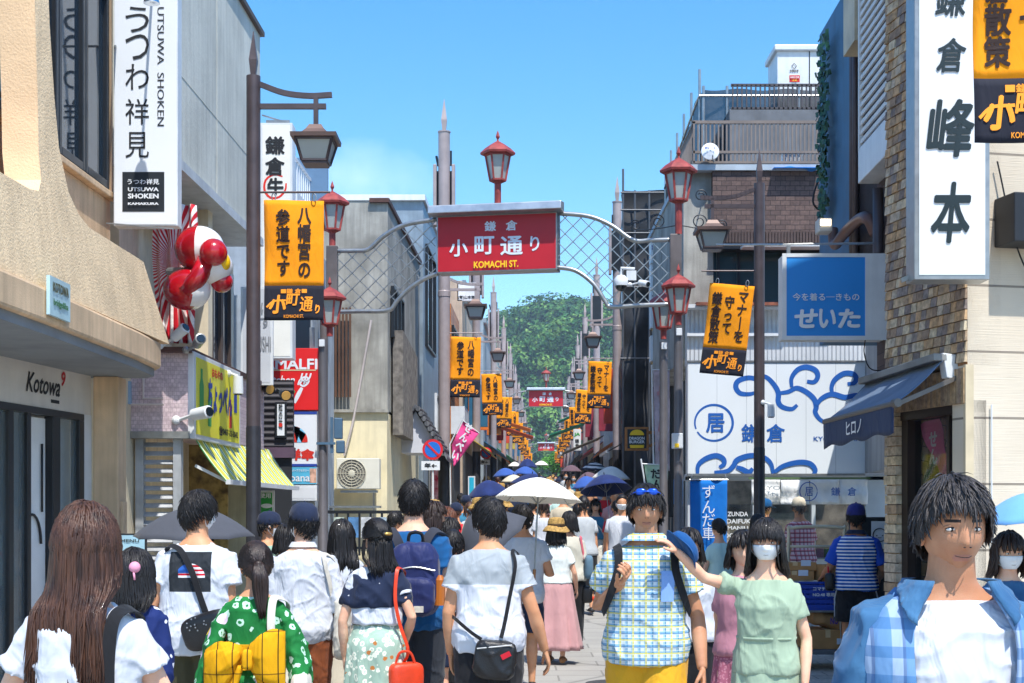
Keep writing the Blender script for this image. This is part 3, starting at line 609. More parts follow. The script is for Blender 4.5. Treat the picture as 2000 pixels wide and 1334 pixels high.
for i, mt in enumerate((REDI, M('sky blue paint', '#7fc4e8', .6, var=0), REDI)):
    m = MB(); a0, a1 = PI*(.5-.17*i), PI*(.5-.17*(i+1)); pc = (571, 862); pts = [(571, 832)]
    e = [(571+30*math.cos(a)*1.0, 862-30*math.sin(a)) for a in np.linspace(a0, a1, 5)]
    m.add([P(571, 830, Y-.008)]+[P(x, y, Y-.008) for x, y in e]+[P(571+i*9+9, 864, Y-.008), P(571+i*9, 864, Y-.008)], [tuple(range(8))]); part(m, 'parasol_gore', mt, t)
wr(t, '洋傘', 588, 888, Y, 52, 23, REDI, .06)
t = sign('accessory_sign', 'turquoise sign with white writing below the parasol sign', 'sign', P(530, 946, Y), P(619, 912, Y), M('turquoise face', '#56b4d6', .45, var=.04), .3, edge=.004)
wr(t, 'Moana', 578, 933, Y, 54, 15, WHITE, .015); wr(t, 'シルバーアクセサリー', 583, 919, Y, 40, 5, WHITE, .02)
m = MB(); m.box(P(605, 943, Y-.006), P(618, 915, Y-.003)); part(m, 'photo_tile', M('peach tile', '#e3b39a', .6, var=.3, sc_=14), t)
t = sign('blank_sign', 'plain pale panel under the turquoise sign', 'sign', P(530, 978, Y), P(619, 948, Y), M('plain panel', '#d6d9dc', .5, var=.05), .3)
m = MB()
for px in (538, 610): m.bar(P(px, 1010, Y+.15), P(px, 640, Y+.16), .07)
t = thing('sign_stand', 'steel stand holding the stack of shop signs', 'stand', loc=P(575, 1010, Y)); part(m, 'post', STEEL, t)
# green shop poster by the awning
t = sign('green_poster', 'green shop poster with white characters and a white oval below the striped awning', 'poster', P(505, 1030, 18.6), P(536, 958, 18.6), M('poster green', '#1f9a3c', .5, var=.08), .03)
wr(t, '使用', 518, 968, 18.6, 22, 10, WHITE, .03); m = MB(); m.ball(P(521, 988, 18.6), (.09, .008, .035), 16, 8); part(m, 'oval', WHITE, t)
# concrete house
LC = M('cream yellow render', '#eee2bd', .88, var=.07, streak=.25)
t = thing('concrete_house', 'old stained concrete house with cream ground storey and wooden slat balcony', 'building', loc=(-3.5, 24, .2))
m = MB(); m.prism([(X(622, 24), 24), (X(757, 24), 24), (cx(30)-2.62, 30), (-6, 30)], (0, 0, 3.34), (1, 0, 0), (0, 1, 0), (0, 0, 3.5)); part(m, 'wall', CONC, t)
m = MB(); m.prism([(X(622, 24), 24.02), (X(757, 24)-.01, 24.02), (cx(30)-2.64, 30), (-6, 30)], (0, 0, 0), (1, 0, 0), (0, 1, 0), (0, 0, 3.3)); part(m, 'ground_wall', LC, t)
m = MB(); m.box((X(620, 24), 23.95, 3.3), (X(759, 24), 24.1, 3.35)); part(m, 'ledge', CONC, t)
m = MB(); m.bar((X(722, 24), 23.96, 6.87), (X(760, 24), 23.96, 6.87), .07); m.bar((X(757, 24), 23.96, 6.87), (cx(30)-2.6, 30, 6.87), .07); part(m, 'roof_edge', M('rust brown metal', ''), t)
winrow(t, -2.62, 24.35, 26.2, 4.62, 5.5, 3, right=False)
m = MB()
for i in range(34): y = 24.5+i*.083; m.box((cx(y)-2.6, y, 2.95+.35*(i < 0)), (cx(y)-2.42, y+.07, 4.75-.005*i))
part(m, 'slat_balcony', M('grey weathered boards', '#8b857e', .9, var=.3, sc_=8, streak=.6, bump=.3, bs=30), t)
m = MB()
for i in range(7): x = X(640+i*7, 23.9); m.box((x, 23.86, 3.55), (x+.035, 23.9, 5.05))
part(m, 'window_grille', M('brown wood', '#6a4a38', .8, var=.2), t)
m = MB(); m.tube(curve_pts([P(725, 625, 23.93), P(712, 700, 23.93), P(690, 820, 23.93), P(672, 890, 23.93)]), .02, 6); part(m, 'cable_pipe', M('beige conduit', ''), t)
TIL = tex_bricks('grey roof tiles', ['#5d6066', '#73767b', '#4e5156'], '#33353a', 7, .5, .5, .04, .6, bump=.8)
t2 = thing('tiled_gable', 'small grey tiled entrance gable with white triangle over the street', 'porch roof', loc=(-2.3, 26.4, 2.4))
ax = cx(26)-2.62; a, b, c = Vector((ax-.25, 26.3, 2.72)), Vector((ax+.25, 26.3, 3.55)), Vector((ax+.75, 26.3, 2.72))
m = MB(); dY = Vector((.03, 1.6, 0))
for p, q in ((a-Vector((.12, 0, .16)), b), (b, c+Vector((.1, 0, -.16)))):
    m.add([p, q, q+dY, p+dY, p+UZ*.07, q+UZ*.07, q+dY+UZ*.07, p+dY+UZ*.07], [(0, 3, 2, 1), (4, 5, 6, 7), (0, 1, 5, 4), (1, 2, 6, 5), (2, 3, 7, 6), (3, 0, 4, 7)])
for i in range(9):
    for p, q in ((a, b), (c, b)): r = p.lerp(q, i/9); m.tube([r+UZ*.07-Vector((0, .06, 0)), r+UZ*.07+dY], .05, 8)
part(m, 'tiled_roof', TIL, t2)
m = MB(); m.add([a+Vector((0, .1, 0)), b+Vector((0, .1, -.06)), c+Vector((0, .1, 0)), a+Vector((0, 1.4, 0)), b+Vector((0, 1.4, 0)), c+Vector((0, 1.4, 0))], [(0, 1, 2), (3, 5, 4), (0, 3, 4, 1), (1, 4, 5, 2), (0, 2, 5, 3)]); part(m, 'gable_wall', M('bluish white plaster', '#d5d9e2', .85, var=.05), t2)
t = thing('air_conditioner', 'cream outdoor air conditioner unit with round fan grille on the cream wall', 'air conditioner', loc=P(700, 955, 23.5)); Y = 23.5
m = MB(); fbox(m, 657, 741, 895, 955, Y, .28); part(m, 'casing', M('aircon cream', '#e6e3d3', .5, var=.05), t, bevel=.01)
m = MB(); c = P(687, 925, Y)
for r in (.235, .19, .145, .1): m.tube([c+Vector((r*math.cos(q), -.015, r*math.sin(q))) for q in np.linspace(0, 2*PI, 25)], .006, 4)
for i in range(12): q = i*PI/6; m.bar(c+Vector((.05*math.cos(q), -.016, .05*math.sin(q))), c+Vector((.24*math.cos(q), -.016, .24*math.sin(q))), .006)
m.ball(c+Vector((0, -.012, 0)), (.06, .012, .06), 14, 6); part(m, 'fan_grille', M('grille cream', '#cfcab4', .5, var=.05), t)
m = MB(); m.lathe([(0, 0), (.23, 0), (.23, .004), (0, .004)], (0, 0, 0), 24); m.xf(Matrix.Translation(c+Vector((0, -.003, 0)))@Matrix.Rotation(PI/2, 4, 'X')); part(m, 'fan_recess', M('fan shade', '#8a857a', .6), t)
m = MB(); m.bar(P(665, 960, Y+.05), P(738, 960, Y+.05), .04); m.bar(P(730, 960, Y+.2), P(730, 1010, Y+.3), .03); part(m, 'bracket', STEEL, t)
t = thing('railing', 'low dark railing with small posters in front of the cream wall', 'railing', loc=P(690, 1080, 22.6)); Y = 22.6
m = MB(); m.bar(P(635, 1000, Y), P(790, 1000, Y), .05); m.bar(P(635, 1070, Y), P(790, 1070, Y), .04)
for px in range(636, 792, 22): m.bar(P(px, 1000, Y), P(px, 1085, Y), .035)
part(m, 'rail', FRAME, t)
for px, c in ((652, '#cfe0d2'), (680, '#5b8fc4'), (705, '#d8dde2'), (735, '#b9cfe0')): m = MB(); fbox(m, px, px+20, 1010, 1050, Y-.03, .012); part(m, 'poster', M('poster '+c, c, .6, var=.25, sc_=9), t)
m = MB(); m.box(P(560, 992, 22.9), P(745, 988, 23.2)); t = thing('canopy_ledge', 'thin grey shelf canopy beside the sign stack', 'canopy', loc=P(650, 992, 22.9)); part(m, 'ledge', STEEL, t)
# blue grey metal house and orange tiled house behind
t = boxb('metal_clad_house', 'blue grey metal clad house with dark windows behind the concrete house', -7, -2.55, 30.1, 35.5, 8.2, BLUEW)
winrow(t, -2.55, 30.6, 33, 5.2, 7.4, 2); winrow(t, -2.55, 33.2, 35.2, 2.2, 4.4, 2, fr=WHITEP); boxp(t, 'roof_edge', WHITEP, -7, -2.5, 30.0, 35.6, 8.2, 8.32)
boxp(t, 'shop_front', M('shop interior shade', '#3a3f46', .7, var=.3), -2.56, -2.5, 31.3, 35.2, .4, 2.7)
t = boxb('rooftop_house', 'pale house with roof railing rising behind the concrete house', -8, -3.2, 33, 40, 8.7, M('pale blue white wall', '#c9d4de', .7, var=.08)); winrow(t, -3.2, 33.5, 38, 6, 8.2, 3)
t = boxb('stair_house', 'white house with railed roof behind the rooftop sign', -9, -3.9, 22.5, 30, 6.7, M('white render', '#d7dbde', .8, var=.06))
m = MB(); slab(m, -3.95, -3.92, 22.5, 28, 7.2, 7.24)
for i in range(28): slab(m, -3.95, -3.93, 22.5+i*.2, 22.53+i*.2, 6.7, 7.2)
part(m, 'roof_railing', WHITEP, t); m = MB(); fbox(m, 570, 640, 308, 400, 24.0, .1); part(m, 'blue_panel', M('slate blue panel', '#5d7c99', .6, var=.1), t)
OT = tex_bricks('orange tiles', ['#d9812f', '#c86f24', '#e08f3c'], '#a35a24', 5, .5, .25, .02, .5, rot=(PI/2, 0, PI/2), bump=.3)
t = boxb('orange_tiled_house', 'narrow house clad in orange tiles beyond the no parking sign', -6, -2.35, 36, 39.5, 6.9, OT)
boxp(t, 'eaves', M('rust brown metal', ''), -6, -1.9, 35.8, 37.5, 4.7, 4.8); winrow(t, -2.35, 36.3, 39.2, 5, 6.4, 2); boxp(t, 'balcony', WHITEP, -2.35, -2.0, 36, 38, 3.6, 4.3)
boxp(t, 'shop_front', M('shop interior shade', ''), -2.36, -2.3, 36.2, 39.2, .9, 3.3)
# ------------------------------------------------------------------ lamp posts and banners
def lamp_post(name, label, thick, group):
    t = thing(name, label, 'lamp post', group); r = .115 if thick else .07; pm = MAUVE if thick else DKMET; H = 8.75 if thick else 5.94
    m = MB(); m.lathe([(r, 2.44), (r, H), (0, H)], n=20); part(m, 'pole', pm, t, smooth=40)
    m = MB(); m.lathe([(r+.03, 0), (r+.03, .05), (r+.004, .08), (r+.004, 2.45), (r, 2.47)], n=20); part(m, 'lower_sleeve', DKMET2, t, smooth=40)
    k = 1.45 if thick else 1
    m = MB(); m.lathe([(.033*k, H), (.056*k, H+.157*k), (.004, H+.445*k)], n=4, ph=PI/4); part(m, 'spear_finial', pm, t)
    if thick:
        m = MB(); m.lathe([(r+.012, H-.02), (r+.012, H+.004), (0, H+.004)], n=20); part(m, 'top_cap', pm, t); m = MB(); m.lathe([(r+.01, 5.5), (r+.01, 5.6), (r, 5.62)], n=20); part(m, 'collar', pm, t)
        for s in (-1, 1):
            m = MB(); m.box((s*.15, -.06, 6.9), (s*.215, .14, 8.1)); part(m, 'side_panel', MAUVE, t, bevel=.01)
        m = MB(); m.box((-.16, .1, 7.0), (.16, .13, 8.0)); m.tube([(.13, .1, 8.1), (.13, .1, 8.4)], .02, 6); m.tube([(-.12, .12, 8.1), (-.16, .12, 8.3)], .025, 6); part(m, 'cable_gear', FRAME, t)
    cv = curve_pts([Vector((r*.9, 0, 5.86)), Vector((.3, 0, 5.775)), Vector((.55, 0, 5.745)), Vector((.77, 0, 5.755))], 12)
    m = MB()
    for a, b in zip(cv, cv[1:]): m.bar(a, b+(b-a)*.15, .045, .05)
    part(m, 'curved_arm', pm, t); m = MB(); m.bar((r*.9, 0, 5.64), (.72, 0, 5.64), .045, .05); part(m, 'lower_arm', pm, t)
    m = MB(); m.bar((.62, 0, 5.74), (.62, 0, 5.43), .045, .045); part(m, 'hanger', pm, t)
    m = MB(); q = PI/4; c = (.62, 0, 0); z = 5.3; w = math.sqrt(2)
    m.lathe([(.06*w, 5.45), (.09*w, 5.40), (.14*w, 5.345), (.2*w, 5.325), (.226*w, 5.335), (.222*w, 5.295), (.0, 5.29)], c, 4, q); rf = part(m, 'lantern_roof', M('bronze roof', '#6b5650', .45, .3, var=.15), t)
    m = MB(); m.lathe([(.175*w, 5.29), (.118*w, 5.085)], c, 4, q); part(m, 'glass', GLF, t)
    m = MB()
    for i in range(4):
        a = q+i*PI/2; m.bar((.62+.18*w*math.cos(a), .18*w*math.sin(a), 5.29), (.62+.122*w*math.cos(a), .122*w*math.sin(a), 5.08), .022)
        b = a+PI/2
        for rr, zz in ((.18, 5.285), (.124, 5.085)): m.bar((.62+rr*w*math.cos(a), rr*w*math.sin(a), zz), (.62+rr*w*math.cos(b), rr*w*math.sin(b), zz), .02)
    m.lathe([(.12*w, 5.07), (.12*w, 5.055), (0, 5.055)], c, 4, q); part(m, 'lantern_frame', DKMET, t)
    m = MB(); m.tube([(r*.9, 0, 4.79), (.76, 0, 4.79)], .011, 8); part(m, 'banner_rod', pm, t)
    return t
def wave(x, z, a=1): return a*(.016*math.sin(x*9+z*3)+.012*math.sin(z*6.5+x*4))
def banner(name, label, kind, group):
    t = thing(name, label, 'banner', group); W2, z1, zm, z0 = .295, 0, -.845, -1.19; K = (.3 if kind == 1 else .3)
    def fin(m, nm, mat, **k):
        m.v = [(p[0], p[1]+wave(p[0], p[2]), p[2]) for p in m.v]; return m.build(nm, mat, t, **k)
    m = MB(); m.grid(lambda u, v: Vector((-W2+2*W2*u, .004, z1+(zm-z1)*v)), 12, 16); fin(m, 'orange_cloth', ORANGE, smooth=True, solid=.003)
    m = MB(); m.grid(lambda u, v: Vector((-W2+2*W2*u, .004, zm+(z0-zm)*v)), 12, 8); fin(m, 'navy_cloth', NAVYB, smooth=True, solid=.003)
    m = MB()
    if kind == 1:
        letter(m, '八幡宮の', (.105, 0, -.42), UX, UZ, NF, .135, .7, .035, True); letter(m, '参道です', (-.105, 0, -.42), UX, UZ, NF, .14, .66, .035, True)
    else:
        letter(m, 'マナーを', (.17, 0, -.42), UX, UZ, NF, .125, .66, .03, True); letter(m, '守って', (.0, 0, -.4), UX, UZ, NF, .125, .5, .03, True); letter(m, '鎌倉散策', (-.17, 0, -.45), UX, UZ, NF, .14, .68, .035, True)
    fin(m, 'lettering', BROWNINK)
    m = MB(); letter(m, '■鎌 倉■', (0, 0, -.9), UX, UZ, NF, .26, .05, .03); letter(m, 'KOMACHI ST.', (0, 0, -1.15), UX, UZ, NF, .2, .033, .02)
    for s, x, z, w_, h_, b in (('小', -.16, -1.03, .17, .19, .045), ('町', -.01, -.985, .13, .12, .03), ('通', .125, -1.03, .13, .15, .02), ('り', .235, -1.08, .045, .09, .04)): letter(m, s, (x, 0, z), UX, UZ, NF, w_, h_, b, skew=.12)
    c = curve_pts([(-.27, -1.06), (-.2, -1.0), (-.08, -.99)]); stroke(m, c, .018, (0, 0, 0), UX, UZ, NF); fin(m, 'logo', ORINK)
    m = MB()
    for x in (-.2, .2): m.tube([(x+.02*math.cos(a), 0, .03+.04*math.sin(a)) for a in np.linspace(0, 2*PI, 12)], .006, 5)
    m.build('hanging_ring', STEEL, t); return t
PA = lamp_post('lamp_post', 'dark brown lamp post with spear tip and single lantern nearest on the left side', False, 'street lamp posts'); PA['label'] += ', beside the sushi sign'
PB = lamp_post('tall_lamp_post', 'x', True, 'tall grey lamp posts'); B1 = banner('street_banner', 'x', 1, 'orange street banners'); B2 = banner('street_banner', 'x', 2, 'orange street banners')
uA, uB, u1, u2 = [True]*4
def put(proto, used, x, y, z, rz, label):
    o = proto if not used else copy_tree(proto); o.location = (x, y, z); o.rotation_euler = (0, 0, rz); o['label'] = label; return o
put(PA, 0, X(495, 14.1), 14.1, 0, 0, 'dark brown lamp post with spear tip and lantern, nearest on the left')
put(PA, 1, X(1483, 18.7), 18.7, 0, PI, 'dark brown lamp post in front of the white cloud pattern sign')
put(PA, 1, 3.14, 7.55, 0, PI, 'dark lamp post at the right edge carrying the nearest banner')
put(B1, 0, X(574, 14.1), 14.1, 4.71, 0, 'large orange banner hanging from the nearest left lamp post')
put(B2, 0, X(1430, 18.7), 18.7, 4.61, 0, 'orange banner swinging askew beside the white cloud pattern sign').rotation_euler = (0, R(7), R(-20))
put(B2, 1, 2.75, 7.55, 4.77, 0, 'biggest orange banner in the top right corner')
LY = [28, 41, 55, 69, 83, 98, 113, 130, 150]; RY = [36, 50, 64, 78, 92, 108, 125, 145]
near = ['', 'second', 'third', 'fourth', 'fifth', 'sixth', 'seventh', 'eighth', 'ninth', 'tenth', 'eleventh']
for i, y in enumerate(LY):
    x = cx(y)-(1.94 if y > 30 else 1.96); put(PB, i, x, y, elev(y), 0, 'tall grey lamp post on the left of the street, %s from the front' % (near[i] or 'first'))
    put(B1, 1, x+.43, y, elev(y)+4.71, 0, 'orange banner on the left row of tall posts, %s from the front' % (near[i] or 'first')).rotation_euler = (0, R([1, -2, 2, 0][i % 4]), R([0, 8, -6, 5][i % 4]))
for i, y in enumerate(RY):
    x = cx(y)+1.86; put(PB, 1, x, y, elev(y), PI, 'tall grey lamp post on the right of the street, %s from the front' % (near[i] or 'first'))
    put(B2, 1, x-.43, y, elev(y)+4.71, 0, 'orange banner on the right row of tall posts, %s from the front' % (near[i] or 'first')).rotation_euler = (0, R([2, 3, -2, 1][i % 4]), R([-4, 6, -8, 3][i % 4]))
# ------------------------------------------------------------------ red arch signs over the street
def red_lantern(name, label, p, group='red hexagonal lanterns', s=1.0, stem=.3):
    t = thing(name, label, 'lantern', group, loc=p); z = stem
    m = MB(); m.lathe([(.05, 0), (.05, z), (.085, z+.02), (.085, z+.04), (0, z+.04)], n=8); m.build('stem', REDP, t)
    m = MB(); m.lathe([(.105, z+.05), (.175, z+.42)], n=6); m.build('glass', GLF, t)
    m = MB()
    for i in range(6):
        a = i*PI/3; b = a+PI/3; m.bar((.115*math.cos(a), .115*math.sin(a), z+.04), (.185*math.cos(a), .185*math.sin(a), z+.43), .028)
        for rr, zz in ((.115, z+.05), (.183, z+.42)): m.bar((rr*math.cos(a), rr*math.sin(a), zz), (rr*math.cos(b), rr*math.sin(b), zz), .026)
    m.lathe([(.12, z+.03), (.12, z+.05), (0, z+.05)], n=6); m.build('frame', REDP, t)
    m = MB(); m.lathe([(.255, z+.43), (.265, z+.46), (.19, z+.53), (.1, z+.59), (.055, z+.615), (.03, z+.63), (0, z+.63)], n=6); m.build('roof', REDP, t)
    m = MB(); m.lathe([(.02, z+.62), (.012, z+.66), (.032, z+.7), (.014, z+.76), (0, z+.8)], n=8); m.build('finial', REDP, t); t.scale = (s, s, s); return t
def arch(label, Y0, mslope, detail, k=1.0):
    ap = lambda px, py, d=0: (lambda Yq: P(px, py, Yq)+Vector((0, d, 0)))(Y0/(1+mslope*(px-1000)/F))
    c = ap(972, 1000); t = thing('street_arch', label, 'arch', 'red street name arches', loc=(c.x, c.y, 0))
    u = (ap(1200, 500)-ap(750, 500)); u.z = 0; u.normalize(); n = Vector((u.y, -u.x, 0)); nb = -n
    m = MB(); a, b = ap(853, 531), ap(1088, 531); h = ap(972, 415).z-a.z; L = (b-a).length; a.z = b.z = ap(972, 530).z
    m.prism([(0, 0), (L, 0), (L, h), (0, h)], a, u, UZ, nb*.3); part(m, 'sign_box', STEEL, t, bevel=.008)
    m = MB(); m.prism([(.02, .02), (L-.02, .02), (L-.02, h-.02), (.02, h-.02)], a+n*.004, u, UZ, nb*.01); part(m, 'red_face', SIGNRED, t)
    m = MB(); m.prism([(-.22, 0), (.1, 0), (.1, .16), (-.2, .12)], a+u*(-.09)+UZ*(h+.0), n*-1, UZ, u*(L+.18)); part(m, 'roof_cap', M('zinc roof', '#b9bfc4', .35, .6, var=.12, sc_=5), t, bevel=.012)
    m = MB()
    for s, x, z, w_, h_ in (('鎌', .47, .79, .095, .18), ('倉', .65, .79, .095, .18), ('小', .2, .43, .155, .30), ('町', .42, .46, .165, .32), ('通', .65, .44, .185, .33), ('り', .845, .46, .075, .26)):
        x = .1+(x-.2)*.98+.085
        letter(m, s, a+u*(x*L)+UZ*(z*h)+n*.006, u, UZ, n, w_*L, h_*h, .022)
    m.v += []; part(m, 'characters', M('pale blue white letters', '#dfe8f2', .5, var=0), t)
    m = MB(); letter(m, 'KOMACHI ST.', a+u*(.5*L)+UZ*(.12*h)+n*.03, u, UZ, n, .37*L, .12*h, .03); o = part(m, 'street_name', YEL, t)
    rails = {'top_rail': [[(653, 487), (690, 487), (718, 484), (748, 458), (790, 436), (852, 425)], [(1088, 413), (1150, 419), (1195, 437), (1238, 466), (1275, 466), (1312, 465)]],
             'bottom_rail': [[(653, 607), (700, 606), (757, 604), (775, 585), (800, 560), (830, 541), (856, 531)], [(1086, 519), (1125, 526), (1160, 552), (1183, 586), (1195, 597), (1250, 594), (1312, 592)]]}
    P2 = {}
    for nm, cs in rails.items():
        for q in cs:
            m = MB(); pts = curve_pts([Vector(p) for p in q], 30); P2[(nm, q[0][0] > 900)] = pts
            m.tube([ap(p.x, p.y, .12) for p in pts], .034, 10); part(m, nm, STEEL, t, smooth=True)
    def yy(pts, x):
        for p, q in zip(pts, pts[1:]):
            if min(p.x, q.x) <= x <= max(p.x, q.x): return p.y+(q.y-p.y)*(x-p.x)/((q.x-p.x) or 1)
        return None
    for side in (False, True):
        m = MB(); T, B = P2[('top_rail', side)], P2[('bottom_rail', side)]; lo, hi = (655, 853) if not side else (1089, 1310)
        for sg in (1, -1):
            for c0 in range(-30, 44):
                seg = []; off = c0*31
                for x in range(lo, hi, 3):
                    y = 500+sg*(x-lo)*1.0+off; a_, b_ = yy(T, x), yy(B, x)
                    ok = a_ is not None and b_ is not None and a_ <= y <= b_
                    if ok: seg.append((x, y))
                    if (not ok or x+3 >= hi) and seg:
                        if len(seg) > 2: m.bar(ap(seg[0][0], seg[0][1], .12+.01*sg), ap(seg[-1][0], seg[-1][1], .12+.01*sg), .013)
                        seg = []
        part(m, 'lattice', STEEL, t)
    z0 = elev(Y0)
    for px, ptop in ((647, 478), (1321, 455)):
        q = ap(px, ptop, .12); m = MB(); zb = ap(px, 612, .12).z; m.box((q.x-.085, q.y-.07, zb), (q.x+.085, q.y+.07, q.z)); xl = ap(631 if px < 900 else 1326, 600, .12).x; m.tube([(xl, q.y, z0), (xl, q.y, zb+.05)], .06, 12); part(m, 'post', M('grey brown post', '#736a68', .5, .2, var=.15, streak=.3), t, bevel=.01)
    return t, ap
tA, AP = arch('large red street name arch with lattice wings nearest the camera', 21.0, .19, 1)
q = AP(972, 394); q.y += .15; red_lantern('red_lantern', 'red lantern standing on the roof of the nearest arch', q)
q = AP(1327, 455, .1); red_lantern('red_lantern', 'red lantern on top of the right arch post', q, s=1.05, stem=.42)
q = AP(647, 478, .12); red_lantern('red_lantern', 'red lantern on the left arch post half hidden by the big banner', q, s=1.0, stem=.2)
for g2, (px, py, Yq, lab, g) in enumerate(((630, 662, 20.6, 'red lantern on a slim pole beside the left arch post', 0), (1325, 640, 20.0, 'red lantern in front of the right arch post', 0), (1296, 668, 21.6, 'red lantern partly hidden behind the one at the right arch post', 1))):
    t = thing('lantern_pole', 'slim grey pole under the ' + lab.split(' on ')[0].split(' in front')[0].split(' partly')[0] + (' left of the arch', ' in front of the right arch post', ' behind the right arch post')[g2], 'pole', 'slim lantern poles', loc=(X(px, Yq), Yq, elev(Yq)))
    m = MB(); z = Z(py, Yq)-elev(Yq); m.lathe([(.085, 0), (.085, .04), (.07, .06), (.07, 1.6), (.062, 1.62), (.062, z), (0, z)], n=16); m.build('pole', M('steel grey pole', '#6f6b6d', .45, .3, var=.12, streak=.3), t, smooth=40)
    m = MB(); m.box((-.04, -.1, z-.12), (.04, -.055, z-.02)); m.build('terminal_box', WHITEP, t, bevel=.005)
    red_lantern('red_lantern', lab, P(px+(14 if px < 700 else 0), py-12, Yq)+Vector((0, 0, -.05)), s=.92, stem=.14)
q = AP(1327, 430, .1); t = thing('iron_scrolls', 'curled black iron scrollwork around the right arch lantern', 'ironwork', loc=q)
for sx in (-1, 1):
    for k, (x0, z0, r) in enumerate(((.3, .0, .11), (.32, .38, .09), (.62, -.05, .08))):
        if sx < 0 and k == 1: continue
        m = MB(); m.tube([Vector((sx*(x0+r*(1-a/14)*math.cos(a)), 0, z0+r*(1-a/14)*math.sin(a))) for a in np.linspace(0, 9, 26)], .009, 5); m.build('scroll', FRAME, t)
    m = MB(); m.tube(curve_pts([Vector((0, 0, -.05)), Vector((sx*.3, 0, -.1)), Vector((sx*.6, 0, -.12)), Vector((sx*.7, 0, -.05))]), .009, 5); m.build('arm', FRAME, t)
t = thing('security_camera', 'white dome security camera hanging under the right arch wing', 'camera', loc=AP(1213, 545)); c = AP(1213, 545)
m = MB(); m.lathe([(.0, .06), (.06, .05), (.1, 0), (.105, -.06), (.1, -.1)], c, 18); part(m, 'housing', WHITEP, t, smooth=40); m = MB(); m.ball(c-UZ*.1, (.085, .085, .08), 16, 10); part(m, 'dome', GL2, t, smooth=True)
m = MB(); m.box(c+Vector((.08, -.03, -.02)), c+Vector((.22, .05, .12))); part(m, 'junction_box', WHITEP, t); m = MB(); m.tube([c+Vector((0, 0, .05)), c+Vector((0, 0, .16)), c+Vector((.2, .05, .16))], .02, 8); part(m, 'bracket', WHITEP, t)
bullet(1250, 552, 20.6, (.6, -.7, -.25), 'small white tube camera beside the dome camera on the arch'); 
# the two farther arches, simplified copies at their own distance
for i, (Yq, pxc, zc, lab) in enumerate(((74, 1067, 7.5, 'second red street name arch farther up the street'), (158, 1067, 8.8, 'farthest small red street name arch'))):
    c = copy_tree(tA); d = Vector((X(pxc, Yq)-tA.location.x-0.0, Yq-tA.location.y, elev(Yq))); c.location = tA.location+d+Vector((0, 0, (zc-5.58)-elev(Yq))); c.rotation_euler = (0, 0, R(10)); c['label'] = lab
    for s in (-1,) if 0 else (): pass
    b = Vector((X(pxc, Yq), Yq+.15, zc+.6)); red_lantern('red_lantern', 'red lantern on the roof of the %s arch' % ('second' if i == 0 else 'farthest'), b)
# no parking sign, mirror backs, nobori
def parking_sign(px, py, Y, dia, label):
    c = P(px, py, Y); t = thing('no_parking_sign', label, 'road sign', loc=(c.x, Y, elev(Y))); ro = Matrix.Translation(c)@Matrix.Rotation(PI/2, 4, 'X'); r = dia/2
    for nm, r_, d, mt in (('disc', r, .0, M('sign signal red', '#d8202c', .4, var=0)), ('blue_field', r*.76, .004, M('sign blue', '#1c6fd0', .4, var=0))):
        m = MB(); m.lathe([(0, -.01), (r_, -.01), (r_, d+.002), (0, d+.002)], n=32); m.xf(ro); part(m, nm, mt, t)
    m = MB(); k = .7071*r*.8; m.bar(c+Vector((-k, -.01, k)), c+Vector((k, -.01, -k)), r*.2, .006, (0, 1, 0)); part(m, 'red_bar', M('sign signal red', ''), t)
    m = MB(); m.tube([(c.x, Y+.04, elev(Y)), (c.x, Y+.04, c.z+r)], .022, 8); part(m, 'post', WHITEP, t)
    m = MB(); m.box((c.x-r*1.1, Y+.0, c.z-r*2), (c.x+r*.7, Y+.015, c.z-r*1.12)); part(m, 'plate', WHITE, t); m = MB(); letter(m, '年←', (c.x-r*.2, Y-.001, c.z-r*1.55), UX, UZ, NF, r*1.2, r*.5, .04); part(m, 'lettering', BLACK, t)
parking_sign(845, 878, 26.2, .38, 'round blue and red no parking sign on a white post, left side'); parking_sign(949, 885, 44, .36, 'small far no parking sign between the left lamp posts')
t = thing('signal_box', 'blue grey pedestrian signal backs on the slim left pole', 'signal', loc=P(655, 850, 20.5))
for y0, y1, sx in ((816, 857, 0), (860, 885, 4)): m = MB(); fbox(m, 652+sx, 668+sx, y0, y1, 20.5, .12); part(m, 'box', M('signal blue grey', '#4d6d88', .5, var=.1), t, bevel=.015)
m = MB(); m.bar(P(618, 866, 20.52), P(655, 866, 20.52), .035); m.bar(P(648, 815, 20.55), P(648, 885, 20.55), .04); part(m, 'bracket', M('signal blue grey', ''), t)
PK = fabric('pink flag cloth', '#ea4f92'); 
def nobori(label, pts, Y, mat, txt, tm, px, h, tw=.16, nm='advertising_flag'):
    a = [P(x, y, Y) for x, y in pts]; t = thing(nm, label, 'flag', loc=a[3])
    m = MB(); m.grid(lambda u, v: a[0].lerp(a[1], u).lerp(a[3].lerp(a[2], u), v)+Vector((0, .03*math.sin(v*7+u*3), 0)), 10, 18); part(m, 'cloth', mat, t, smooth=True, solid=.004)
    dv = (a[3]-a[0]).normalized(); du = (a[1]-a[0]).normalized(); c = (a[0]+a[1]+a[2]+a[3])/4
    if txt: m = MB(); letter(m, txt, c+Vector((0, -.04, 0)), du, -dv, NF, tw, h, .04, True); part(m, 'lettering', tm, t)
    m = MB(); m.tube([a[0]+(a[0]-a[1])*.1-dv*.08, a[0]+(a[3]-a[0])*1.02+(a[0]-a[1])*.1, Vector((a[3].x, Y+.05, elev(Y)))], .014, 6); m.tube([a[0]+(a[0]-a[1])*.1, a[1]], .01, 6); part(m, 'pole', WHITEP, t); return t
nobori('pink advertising flag with white characters leaning by the first tall left post', [(905, 822), (936, 846), (886, 912), (882, 870)], 27.3, PK, 'せんべい', WHITE, 0, .75)
